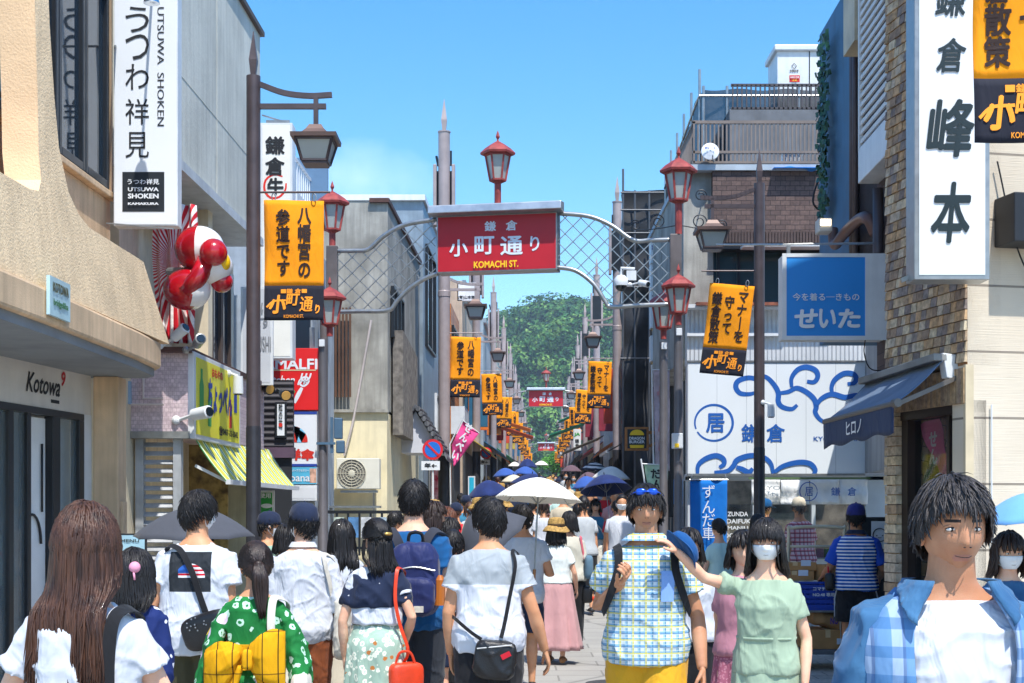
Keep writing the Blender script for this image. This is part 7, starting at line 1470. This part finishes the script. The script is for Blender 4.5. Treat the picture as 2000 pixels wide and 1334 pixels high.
m = MB(); w_ = wristpt(a, 'L'); m.tube([w_+Vector((0, 0, .03)), w_+Vector((0, 0, .015))], .03, 14); m.build('wristwatch', STEEL, a['t'], smooth=40)
a = person('child with black hair and orange collar between the blue and the grey shirts', 884, 10.6, 1.48, 0, 'm', 'pale', ('short', 'black', 1.2), (C_WHITE, .48, .36, .02), ('shorts', C_NAVY, 0, .01), SHOE_B, lod=1, seed=43); m = MB(); m.loft([[tor('m', 2*PI*j/24, z_, .012)*a['H'] for j in range(24)] for z_ in (.835, .858)]); m.build('collar', F_('orange collar', '#e87a3a'), a['t'], smooth=True)
a = person('person with brown hair looking right between the crowd at centre left', 842, 12, 1.70, -70, 'f', 'pale', ('bob', 'darkbrown', .12), (C_BEIGE, .5, .34, .02), ('trousers', C_NAVY, 0, .01), SHOE_B, lod=1, seed=47, face=True)
a = person('person with auburn shoulder length hair in the crowd at centre left', 874, 14, 1.66, 15, 'f', 'pale', ('long', 'auburn', .2, 160), (C_NAVY, .5, .34, .02), ('skirt', C_BEIGE, .2, .2), SHOE_T, lod=1, seed=48)
a = person('person in straw hat behind the auburn haired one', 845, 16.5, 1.74, 5, 'f', 'pale', ('bob', 'brown', .1), (C_OFFW, .5, .34, .02), ('skirt', C_BEIGE, .2, .2), SHOE_T, lod=1, seed=49, hat=('straw', STRAW, C_BLACK))
a = person('person with mask and dark hair peeking beside the auburn haired one', 873, 12.6, 1.56, -60, 'f', 'pale', ('bob', 'black', .1), (C_GREY, .5, .34, .02), ('trousers', C_BLACK, 0, .01), SHOE_B, lod=1, seed=50, mask=True, face=True)
a = person('person in grey blue shirt standing in the shade by the concrete house', 770, 17, 1.62, -30, 'm', 'warm', ('short', 'black', 1), (F_('light blue cotton', '#9db9d8'), .5, .36, .02), ('trousers', C_NAVY, 0, .01), SHOE_B, lod=1, seed=51)
a = person('person in white shirt under the flower edged parasol', 1020, 12.9, 1.69, -4, 'm', 'warm', ('short', 'black', 1, 180), (C_WHITE, .47, .36, .024), ('shorts', C_NAVY, 0, .012), SHOE_B, lod=1, seed=53, head=(25, 0), mask=True, armR=((.06, .0, -.16), (.02, .11, -.12)))
umbrella('large white flower edged parasol in the middle of the crowd', P(1053, 933, 12.4), .39, .2, U_FLOW, (-4, 3))
a = person('person in straw hat, white top and long dusty pink skirt', 1086, 15.2, 1.54, -6, 'f', 'pale', ('long', 'black', .14, 180), (F_('pale mint top', '#dfe8e8', wr=.4), .555, .4, .016), ('skirt', C_PINK, .1, .75), SHOE_T, lod=1, seed=57, hat=('straw', STRAW, M('hat band', '#5a4426', .7)), armR=((.05, -.01, -.15), (.06, .07, -.27)), step=.18)
a = person('person in beige blouse with striped tote right behind the straw hat', 1112, 16.8, 1.62, 0, 'f', 'pale', ('bob', 'black', .1), (F_('greige blouse', '#c9c6b8'), .5, .5, .03), ('trousers', C_BLACK, 0, .014), SHOE_B, lod=1, seed=58)
b = carried(a, 'tote_bag', 'grey blue tote with red and white strap on the beige blouse', 'bag'); strap(a, b, [(60, .7), (100, .812), (130, .8), (120, .66)], .03, F_('red white strap', '#d46a78'), extra=.02); m = MB(); pillow(m, sp(a, 110, .6, .06), (.05, .12, .14)); m.build('bag_body', F_('tote grey blue', '#5f7d92'), b, smooth=True)
b = carried(a, 'handbag', 'small black handbag with orange tag low beside the pink skirt', 'bag'); m = MB(); pillow(m, sp(a, 95, .4, .05), (.06, .09, .1), None, .4); m.build('bag_body', LEATH, b, smooth=True); m = MB(); m.ball(sp(a, 100, .37, .13), .03, 8, 6); m.build('tag', RLEA, b)
a = person('person in sleeveless blue top and long white skirt facing the camera under navy parasol', 1163, 24.5, 1.62, 178, 'f', 'pale', ('bob', 'black', .08), (C_TEAL, .58, 0, .012), ('trousers', C_OFFW, 0, .03), SHOE_T, lod=1, seed=60, face=True, armL=((-.03, .0, -.16), (-.02, .08, -.05)), step=.15)
b = carried(a, 'shoulder_bag', 'grey shoulder bag on the sleeveless blue top', 'bag'); strap(a, b, [(-60, .6), (-20, .7), (30, .8), (80, .82)], .02, C_OFFW, extra=.02); m = MB(); pillow(m, sp(a, -80, .56, .06), (.05, .1, .09)); m.build('bag_body', F_('grey bag', '#8b8f96'), b, smooth=True)
umbrella('navy parasol with dark underside held by the person in the sleeveless blue top', P(1180, 928, 24.3), .45, .27, U_NAVY, (-14, -6))
# ------------------------------------------------------------------ near crowd coming towards the camera and at the shops
a = person('person in blue and yellow check shirt and mustard trousers walking towards the camera', 1262, 7.5, 1.755, 176, 'm', 'tan', ('short', 'black', 1.2, 420), (PLAID, .47, .4, .03), ('trousers', C_MUST, 0, .016), SHOE_B, lod=2, seed=71, face=True, armR=((.05, -.06, -.15), (-.02, .1, -.06)), armL=((-.06, .0, -.17), (-.07, .06, -.32)), curl=.8, step=.22)
H = a['H']; m = MB()
for s in (-1, 1): pillow(m, (s*.03, .085, .088), (.026, .012, .018), None, .7, 16, 8)
m.tube([(-.06, .08, .086), (0, .1, .09), (.06, .08, .086)], .005, 6); m.tube([(-.06, .08, .086), (-.088, .0, .07)], .003, 6); m.tube([(.06, .08, .086), (.088, .0, .07)], .003, 6); m.xf(a['HM']); m.build('sunglasses', M('blue mirror lens', '#1f55c8', .08, .4, var=0), a['t'], smooth=True)
m = MB(); m.grid(lambda u, v: sp(a, lerp(-32, -14, u), lerp(.75, .66, v), .02), 5, 6); m.build('chest_pocket', F_('pocket blue', '#7fa3d8'), a['t'], solid=.004); m = MB()
m.loft([[tor('m', 2*PI*j/24, .838+.022*k, .016+.012*(1-k))*H for j in range(24)] for k in (0, 1)]); m.build('collar', PLAID, a['t'], smooth=40)
b = carried(a, 'sling_strap_bag', 'dark sling bag on straps over the check shirt', 'bag'); strap(a, b, [(80, .62), (50, .68), (34, .75), (45, .805), (90, .822), (140, .8), (160, .7)], .045, C_BLACK, extra=.022); strap(a, b, [(-80, .62), (-50, .68), (-34, .75), (-45, .805), (-90, .822), (-140, .8), (-160, .7)], .045, C_BLACK, extra=.022); m = MB(); pillow(m, sp(a, 180, .66, .09), (.15, .08, .2)); m.build('bag_body', C_BLACK, b, smooth=True)
b = carried(a, 'striped_bag', 'pink and black striped bag held in the hand beside the mustard trousers', 'bag'); w_ = wristpt(a, 'L'); m = MB(); pillow(m, w_+Vector((-.02, .02, -.24)), (.1, .06, .13), None, .5); m.build('bag_body', checks('pink black stripes', '#1b1c22', [(2, .035, .45, '#d02a9a', 1)]), b, smooth=True); m = MB(); m.tube(curve_pts([w_+Vector((-.06, .02, -.12)), w_+Vector((-.01, .0, -.07)), w_+Vector((.05, .02, -.12))]), .007, 6); m.build('handle', C_BLACK, b)
a = person('person in sage green dress and white mask pointing with a raised arm', 1497, 7.35, 1.575, 168, 'f', 'pale', ('bob', 'black', .17, 380), (C_SAGE, .5, .38, .012, .02), ('skirt', C_SAGE, .16, .35), SHOE_T, lod=2, seed=75, face=True, mask=True, armR=((.12, .06, .035), (.205, .12, .125)), armL=((-.05, .0, -.165), (-.045, .06, -.31)), curl=.35, step=.15, z=.0)
H = a['H']; m = MB(); m.loft([[tor('f', 2*PI*j/28, z_, .02)*H for j in range(28)] for z_ in (.612, .622)]); m.build('waist_tie', C_SAGE, a['t'], smooth=True)
w_ = wristpt(a, 'R'); e_ = (a['sh']['R']+Vector(a['arms']['R'][0]))*H; d_ = (w_-e_).normalized(); sd_ = d_.cross(UZ).normalized(); up_ = sd_.cross(d_); b = carried(a, 'sun_hat', 'strong blue soft hat held flat against the pointing wrist', 'hat')
MX = Matrix.Translation(w_-d_*.035+up_*.045+sd_*.02)@Matrix(((d_.x, sd_.x, up_.x, 0), (d_.y, sd_.y, up_.y, 0), (d_.z, sd_.z, up_.z, 0), (0, 0, 0, 1)))@Matrix.Rotation(R(-14), 4, 'Y')
BLH = F_('hat blue', '#14508a', wr=.4); m = MB(); m.lathe([(.085, -.01), (.088, .0), (.082, .025), (.06, .045), (0, .05)], n=28, sx=1.15, sy=.8); m.xf(MX); m.build('crown', BLH, b, smooth=50)
m = MB(); m.loft([[Vector((r_*1.1*math.cos(q_), r_*.8*math.sin(q_), z_+.008*math.sin(3*q_))) for q_ in np.linspace(0, 2*PI, 30, endpoint=False)] for r_, z_ in ((.084, -.004), (.115, -.018), (.117, -.022), (.084, -.01))]); m.xf(MX); m.build('brim', BLH, b, smooth=True)
b = carried(a, 'paper_bag', 'pale paper bag with blue tag carried low by the sage green dress', 'bag'); w_ = wristpt(a, 'L'); m = MB(); m.box(w_+Vector((-.02, -.09, -.4)), w_+Vector((.08, .13, -.13))); m.build('bag_body', M('pale paper', '#d9cfc6', .8, var=.06), b, bevel=.006); m = MB(); m.tube(curve_pts([w_+Vector((.03, -.05, -.13)), w_+Vector((.0, .0, -.07)), w_+Vector((.03, .09, -.13))]), .004, 6); m.build('handle', C_BLUE, b); m = MB(); m.ball(w_+Vector((.06, .06, -.1)), (.035, .02, .02), 10, 8); m.build('tag', C_BLUE, b)
a = person('person in dusty pink lace dress behind the sage green dress', 1452, 8.6, 1.5, 170, 'f', 'pale', ('bob', 'black', .1), (F_('rose blouse', '#b9808f'), .5, .4, .02), ('skirt', LACE, .14, .5), SHOE_T, lod=1, seed=76, armR=((.02, -.02, -.17), (.02, .02, -.32)))
a = person('person in white shirt and black trousers just behind the check shirt', 1345, 9.6, 1.5, 178, 'f', 'pale', ('bob', 'black', .1), (C_WHITE, .5, .36, .03), ('trousers', C_BLACK, 0, .016), SHOE_B, lod=1, seed=77)
a = person('person with hair bun, mint top and blue patterned skirt carrying a paper bag', 1405, 16.5, 1.53, 24, 'f', 'pale', ('bun', 'black', .1, 200), (C_MINT, .53, .38, .02), ('skirt', BLUFL, .33, .3), SHOE_P, lod=1, seed=79, armL=((-.05, .0, -.16), (-.06, .08, -.24)), step=-.3)
b = carried(a, 'paper_bag', 'cream paper carrier bag held by the person with hair bun', 'bag'); w_ = wristpt(a, 'L'); m = MB(); m.box(w_+Vector((-.17, -.09, -.36)), w_+Vector((.13, .06, -.1))); m.build('bag_body', M('kraft cream', '#e2cfa8', .8, var=.08), b, bevel=.008); m = MB()
m.tube(curve_pts([w_+Vector((-.09, -.05, -.1)), w_+Vector((-.05, -.02, .02)), w_+Vector((.03, -.02, .02)), w_+Vector((.06, -.05, -.1))]), .006, 6); m.build('handle', M('kraft cream', ''), b)
a = person('person in red check shirt and beige cap in front of the sweet shop', 1562, 19.3, 1.735, 28, 'm', 'tan', ('short', 'grey', .7), (PLAID2, .47, .42, .03), ('trousers', C_BEIGE, 0, .012), SHOE_B, lod=1, seed=81, hat=('cap', C_BEIGE), head=(-25, 0))
a = person('person in lime vest and blue white cap behind the lamp post at the sweet shop', 1492, 20, 1.7, -60, 'm', 'warm', ('short', 'black', .7), (C_LIME, .5, .36, .03), ('trousers', C_NAVY, 0, .01), SHOE_B, lod=1, seed=82, hat=('cap', C_BLUE))
a = person('person in white top at the sweet shop window, half hidden by the sage green dress', 1482, 18, 1.56, 15, 'f', 'pale', ('bob', 'black', .1), (C_WHITE, .5, .36, .02), ('skirt', C_NAVY, .3, .2), SHOE_B, lod=1, seed=83)
a = person('person in striped blue delivery shirt and navy cap leaning over a loaded trolley', 1672, 14.2, 1.68, -12, 'm', 'tan', ('short', 'black', .7, 200), (STRIPE, .5, .0, .024), ('shorts', F_('black shorts', '#1d1f25', wr=.5), 0, .02), SHOE_B, lod=2, seed=85, hat=('cap', F_('cap navy', '#2a2f7a')), armL=((-.06, .02, -.15), (-.1, .12, -.2)), armR=((.06, .02, -.155), (.05, .12, -.21)), curl=.7)
H = a['H']; CB_ = F_('delivery blue', '#1b4fc0', wr=.4)
for s in 'LR':
    e = a['sh'][s]+Vector(a['arms'][s][0]); m = MB(); m.tube([q*H for q in (a['sh'][s]*.8+Vector((0, 0, .16)), a['sh'][s], a['sh'][s].lerp(e, .4), a['sh'][s].lerp(e, .8))], [.042*H, .046*H, .046*H, .046*H], 16); co, fs = remesh_fold(m, .011, .008, 2); m = MB(); add_arrays(m, co, fs); m.build('sleeve', CB_, a['t'], smooth=True)
m = MB(); m.loft([[tor('m', 2*PI*j/24, .835+.024*k, .014)*H for j in range(24)] for k in (0, 1)]); m.build('collar', C_NAVY, a['t'], smooth=40)
for s in (-1, 1): m = MB(); m.tube([Vector((s*.1, -.02, .56))*H, Vector((s*.125, -.02, .45))*H, Vector((s*.122, -.01, .34))*H], .007, 6); m.build('side_stripe', C_WHITE, a['t'])
b = carried(a, 'waist_pouch', 'black waist pouch with pens on the delivery shorts', 'pouch'); m = MB(); pillow(m, sp(a, -100, .55, .05), (.05, .07, .09), None, .5); m.build('pouch', LEATH, b, smooth=True); m = MB(); m.tube([sp(a, -100, .6, .08), sp(a, -100, .64, .08)], .008, 6); m.build('pen', C_RED, b)
# trolley and freight
KR = M('cardboard', '#b98a55', .85, var=.12, sc_=4); cxT, cyT = X(1603, 14.6), 14.85
t = thing('hand_trolley', 'flat grey hand trolley on castors under parcels', 'trolley', loc=(cxT, cyT, 0)); m = MB(); m.box((cxT-.28, cyT-.4, .17), (cxT+.5, cyT+.4, .22)); part(m, 'platform', M('trolley grey', '#6f7378', .5, .3, var=.15), t, bevel=.01)
for x, y in ((-.22, -.33), (.42, -.33), (-.22, .33), (.42, .33)):
    m = MB(); m.lathe([(0, -.02), (.075, -.02), (.08, -.01), (.08, .01), (.075, .02), (0, .02)], n=20); m.xf(Matrix.Translation((cxT+x, cyT+y, .08))@Matrix.Rotation(PI/2, 4, 'Y')); w_ = part(m, 'castor', M('rubber', '#1d1d20', .8), t); m = MB(); m.box((cxT+x-.03, cyT+y-.04, .08), (cxT+x-.02, cyT+y+.04, .17)); m.box((cxT+x+.02, cyT+y-.04, .08), (cxT+x+.03, cyT+y+.04, .17)); part(m, 'fork', STEEL, t)
m = MB(); m.tube(curve_pts([(cxT-.2, cyT+.42, .2), (cxT-.2, cyT+.42, 1.34), (cxT-.15, cyT+.42, 1.45), (cxT+.35, cyT+.42, 1.45), (cxT+.4, cyT+.42, 1.34), (cxT+.4, cyT+.42, .2)], 50), .018, 8); m.tube([(cxT-.2, cyT+.42, 1.25), (cxT+.4, cyT+.42, 1.25)], .014, 8); part(m, 'push_handle', M('cream tube', '#d9cfb4', .5), t, smooth=True)
def carton(lab, x0, x1, y0, y1, z0, z1, rz=0, nm='cardboard_box'):
    c = Vector(((x0+x1)/2, (y0+y1)/2, z0)); t = thing(nm, lab, 'box', loc=c); m = MB(); m.box((x0, y0, z0), (x1, y1, z1), rz, c); part(m, 'carton', KR, t, bevel=.006); m = MB(); m.box(((x0+x1)/2-.025, y0-.003, z0+(z1-z0)*.6), ((x0+x1)/2+.025, y0, z1), rz, c); m.box(((x0+x1)/2-.025, y0, z1), ((x0+x1)/2+.025, y1, z1+.003), rz, c); part(m, 'tape', M('parcel tape', '#d6b98a', .4), t); m = MB(); m.box((x1-.16, y0-.004, z0+.05), (x1-.06, y0-.001, z0+.11), rz, c); part(m, 'label', M('label pale blue', '#cfdcec', .6), t)
carton('large cardboard box at the bottom of the trolley', cxT-.2, cxT+.3, cyT-.36, cyT+.1, .222, .42)
t = thing('paper_sack', 'brown paper sack with purple print lying on the cardboard box', 'sack', loc=(cxT+.1, cyT-.1, .42)); m = MB(); pillow(m, (cxT+.12, cyT-.12, .505), (.26, .2, .085), Matrix.Rotation(R(12), 4, 'Y'), .6); co, fs = remesh_fold(m, .014, .016, 3); m = MB(); add_arrays(m, co, fs); part(m, 'sack', M('kraft sack', '#b58a58', .85, var=.15), t, smooth=True); m = MB(); letter(m, 'NOTE', (cxT+.15, cyT-.335, .51), UX, UZ, NF, .14, .07, .03); part(m, 'lettering', M('purple ink', '#5a3a9a', .7, var=0), t)
t = thing('plastic_crate', 'blue plastic crate with white stencil letters, upper load of the trolley', 'crate', loc=(cxT, cyT, .62)); x0, x1, y0, y1, z0, z1 = cxT-.3, cxT+.2, cyT-.38, cyT+.1, .62, .89; m = MB(); CRB = M('crate blue', '#1b46b4', .4, var=.08)
m.box((x0, y0, z0), (x1, y1, z0+.02)); m.box((x0, y0+.02, z0+.021), (x0+.02, y1-.02, z1)); m.box((x1-.02, y0+.02, z0+.021), (x1, y1-.02, z1)); m.box((x0, y1-.02, z0+.021), (x1, y1, z1))
for k in range(5): m.box((x0, y0, z0+.021+k*.05), (x1, y0+.018, z0+.021+k*.05+.036))
for k in range(10): m.box((x0+k*.0535, y0+.002, z0+.021), (x0+k*.0535+.014, y0+.016, z1-.01))
m.box((x0-.012, y0-.012, z1), (x1+.012, y0+.02, z1+.02)); part(m, 'crate', CRB, t)
m = MB(); letter(m, 'コマチ運送', ((x0+x1)/2+.05, y0-.014, z1-.05), UX, UZ, NF, .22, .04, .03); letter(m, 'NO.48 専用', ((x0+x1)/2+.05, y0-.004, z1-.11), UX, UZ, NF, .22, .04, .03); part(m, 'lettering', WHITE, t)
t = thing('crate_shelf', 'thin steel rack holding the blue crate above the boxes', 'rack', loc=(cxT, cyT, .22)); m = MB()
for x in (x0+.02, x1-.02):
    for y in (y0+.03, y1-.03): m.tube([(x, y, .222), (x, y, .615)], .012, 8)
m.box((x0, y0, .598), (x1, y1, .618)); part(m, 'rack', STEEL, t)
carton('open pale cardboard box on top of the blue crate', cxT-.02, cxT+.36, cyT-.36, cyT-.06, 0.913, 1.08, R(12)); carton('flat brown parcel stacked on the crate behind the open box', cxT-.44, cxT-.04, cyT-.2, cyT+.1, 0.913, 1.01, R(-8)); carton('long pale parcel with yellow band topmost on the trolley', cxT-.46, cxT-.02, cyT-.18, cyT+.08, 1.014, 1.1, R(-4))
# nearest person and the one behind
a = person('person in denim shirt over white top and short charcoal hair, nearest at the lower right', 1856, 3.62, 1.70, 177, 'm', 'tan', ('short', 'charcoal', .8, 1500, .55), (C_WHITE, .48, .3, .02), ('trousers', C_NAVY, 0, .012), SHOE_B, lod=2, seed=91, face=True, head=(6, 2), armL=((-.06, .0, -.165), (-.06, .05, -.31)), armR=((.06, .0, -.165), (.06, .05, -.31)))
H = a['H']; DEN = checks('pale blue washed check', '#6f97c2', [(0, .07, .45, '#c3d0e2', .55), (2, .07, .4, '#3f74a8', .6), (0, .07, .1, '#24528c', .6)])
m = MB(); N2 = 40; rows = []
for k in range(14):
    z_ = lerp(.47, .836, k/13); row = []; gap = lerp(26, 30, k/13)
    for j in range(N2+1): th = lerp(gap, 360-gap, j/N2); row.append(sp(a, th, z_, .022+.01*math.sin(th*.09+z_*11)))
    rows.append(row)
m.loft(rows, cap=False, close=False); m.build('open_shirt', DEN, a['t'], smooth=True, solid=.01)
for s in 'LR':
    e = a['sh'][s]+Vector(a['arms'][s][0]); w_ = a['sh'][s]+Vector(a['arms'][s][1]); m = MB(); m.tube([q*H for q in (a['sh'][s]*.85+Vector((0, 0, .12)), a['sh'][s]+Vector((0, 0, .004)), a['sh'][s].lerp(e, .4), e, e.lerp(w_, .35))], [.05*H, .055*H, .054*H, .046*H, .042*H], 18); co, fs = remesh_fold(m, .011, .014, 4 if s == 'L' else 6); m = MB(); add_arrays(m, co, fs); m.build('sleeve', C_DENIM, a['t'], smooth=True)
for s in (-1, 1):
    m = MB(); m.grid(lambda u, v: sp(a, s*lerp(lerp(30, 24, v), lerp(150, 62, v), u), lerp(.852, .79+.05*u, v), .035+.02*v*(1-u)), 10, 6); m.build('collar', C_DENIM, a['t'], smooth=True, solid=.008)
a = person('person in denim jacket and mask under the sky blue parasol at the right edge', 1968, 7.9, 1.5, 180, 'f', 'pale', ('bob', 'darkbrown', .12), (C_DENIM, .5, .8, .03), ('skirt', C_NAVY, .2, .3), SHOE_B, lod=1, seed=93, face=True, mask=True, armR=((.03, .03, -.16), (.0, .11, -.08)))
umbrella('sky blue parasol at the right edge above the denim jacket', P(2010, 962, 7.7), .3, .16, U_SKY, (0, -4))
# ------------------------------------------------------------------ the far crowd and its parasols
hx_ = ['black', 'black', 'darkbrown', 'brown', 'black', 'grey']; tops = [(C_WHITE, 'white'), (C_GREY, 'grey'), (C_NAVY, 'navy'), (C_BLUE, 'blue'), (C_BEIGE, 'beige'), (C_BLACK, 'black'), (C_TEAL, 'teal'), (C_PINK, 'pink'), (C_MINT, 'mint'), (C_RED, 'red')]; btm = [(C_BLACK, 'black'), (C_NAVY, 'navy'), (C_BEIGE, 'beige'), (C_BROWN, 'brown'), (C_OFFW, 'cream')]
rg = random.Random(77); used = set(); n = 0
spots = [(935, 20, 0), (960, 19, 0), (1215, 21, 180), (1225, 24, 180), (1200, 27, 180), (1140, 21, 0), (1100, 26, 0), (985, 24, 0), (910, 25, 0), (930, 29, 0), (1010, 30, 0), (1040, 27, 0), (1130, 30, 180), (1160, 33, 180), (1182, 30, 180), (900, 31, 0), (960, 34, 0), (1075, 35, 0), (1110, 38, 180), (1145, 40, 180), (980, 40, 0), (1015, 44, 0), (1045, 42, 180), (1090, 47, 180), (1120, 48, 180), (950, 45, 0), (1000, 52, 0), (1030, 55, 0), (1060, 53, 180), (1085, 58, 180), (1105, 60, 180), (985, 60, 0), (1015, 66, 0), (1045, 64, 180), (1075, 70, 180), (1095, 74, 0), (1030, 78, 0), (1055, 84, 180), (1080, 90, 180), (1040, 95, 0), (1065, 104, 180), (1075, 118, 0), (1050, 114, 0), (1062, 128, 180), (890, 20.5, 0), (918, 22, 0), (946, 23, 0), (972, 21.5, 0), (1128, 23, 0), (1150, 27, 180), (1210, 32, 180), (1230, 29, 180), (1062, 23.5, 0), (1090, 31, 0), (1022, 35, 0), (1055, 38, 0), (992, 37, 0), (965, 28, 0), (925, 36, 0), (1128, 43, 180), (1160, 45, 0), (1175, 38, 180), (1192, 41, 180), (1008, 48, 0), (972, 50, 0), (1072, 49, 0), (1052, 59, 0), (1020, 60, 0), (1092, 66, 180), (1240, 25.5, 180), (1205, 23, 0)]
hatn = ['', ' with straw hat', '', ' with cap', '', '']
zone = lambda px, Y: ('left' if px < cx(Y)/Y*F+1000-12 else ('right' if px > cx(Y)/Y*F+1000+12 else 'middle'))
for px, Y, yw in spots:
    for _ in range(60):
        i, j, k = rg.randrange(10), rg.randrange(5), rg.randrange(6)
        if (i, j, k > 4, yw) not in used: break
    used.add((i, j, k > 4, yw)); sx_ = rg.choice('mf'); ht = hatn[rg.randrange(6)]
    lab = 'distant person in %s top and %s %s%s, %s, %s side' % (tops[i][1], btm[j][1], 'trousers' if sx_ == 'm' else 'skirt', ht, 'walking away' if yw == 0 else 'coming this way', zone(px, Y))
    person(lab, px, Y, rg.uniform(1.52, 1.76), yw+rg.uniform(-12, 12), sx_, 'warm', ('short' if sx_ == 'm' else 'bob', hx_[k], 1 if sx_ == 'm' else .1, 60), (tops[i][0], .5, .36, .02), (('trousers', btm[j][0], 0, .01) if sx_ == 'm' else ('skirt', btm[j][0], .2, .3)), SHOE_B, lod=0, seed=n+100, group='distant street crowd', step=rg.uniform(-.25, .25), hat=(('straw', STRAW) if 'straw' in ht else (('cap', C_NAVY) if 'cap' in ht else None)), mask=yw > 90 and rg.random() < .6); n += 1
for lab, px, py, Y, r, h, c, tl in (('navy parasol low at the left of the distant crowd', 952, 938, 26, .42, .3, U_NAVY, (0, -6)), ('wide navy parasol with pale lines in the middle distance', 1040, 925, 31, .5, .24, U_NAVY, (0, 3)), ('cream parasol behind the wide navy one', 1003, 927, 38, .34, .2, U_CREAM, (0, 0)), ('blue parasol at the left of the far crowd', 985, 914, 44, .4, .25, U_BLUE, (0, -6)), ('second blue parasol touching the navy domed one', 1027, 911, 50, .45, .28, U_BLUE, (0, 4)), ('navy domed parasol highest in the far crowd', 1030, 896, 58, .42, .36, U_NAVY, (0, 0)), ('small white parasol left of the navy domed one', 1005, 902, 62, .3, .2, U_WHITE, (0, 0)), ('small white parasol right of the navy domed one', 1057, 900, 64, .34, .2, U_WHITE, (0, 0)), ('brown parasol right of the street middle', 1116, 908, 46, .34, .22, U_BRN, (0, 0)), ('dark and white striped parasol behind the white one', 1163, 903, 36, .38, .22, U_STR, (0, 4)), ('white parasol above the navy one at centre right', 1194, 911, 29, .40, .26, U_WHITE, (0, 2)), ('mauve parasol beside the white one at centre right', 1147, 922, 33, .3, .2, U_BRN, (0, -8)), ('pale blue parasol left of the navy one at centre right', 1143, 930, 27.5, .3, .22, U_BLUE, (0, -8)), ('grey parasol tilted beside the masked person in the middle', 920, 1004, 11.2, .33, .3, U_GREY, (12, -38))):
    umbrella(lab, P(px, py, Y), r, h, c, tl, lod=0 if Y > 30 else 1, shaft=.62)
# ------------------------------------------------------------------ summer haze over the whole street
mb = MB(); mb.box((-430, -22, -1.2), (430, 740, 96)); hzm = bpy.data.materials.new('haze'); hzm.use_nodes = True; n_ = hzm.node_tree; n_.nodes.remove(n_.nodes['Principled BSDF'])
pv = n_.nodes.new('ShaderNodeVolumePrincipled'); pv.inputs['Color'].default_value = (.72, .85, 1, 1); pv.inputs['Density'].default_value = .0004; pv.inputs['Anisotropy'].default_value = .2
n_.links.new(pv.outputs[0], n_.nodes['Material Output'].inputs['Volume']); tag(mb.build('haze', hzm), kind='stuff')
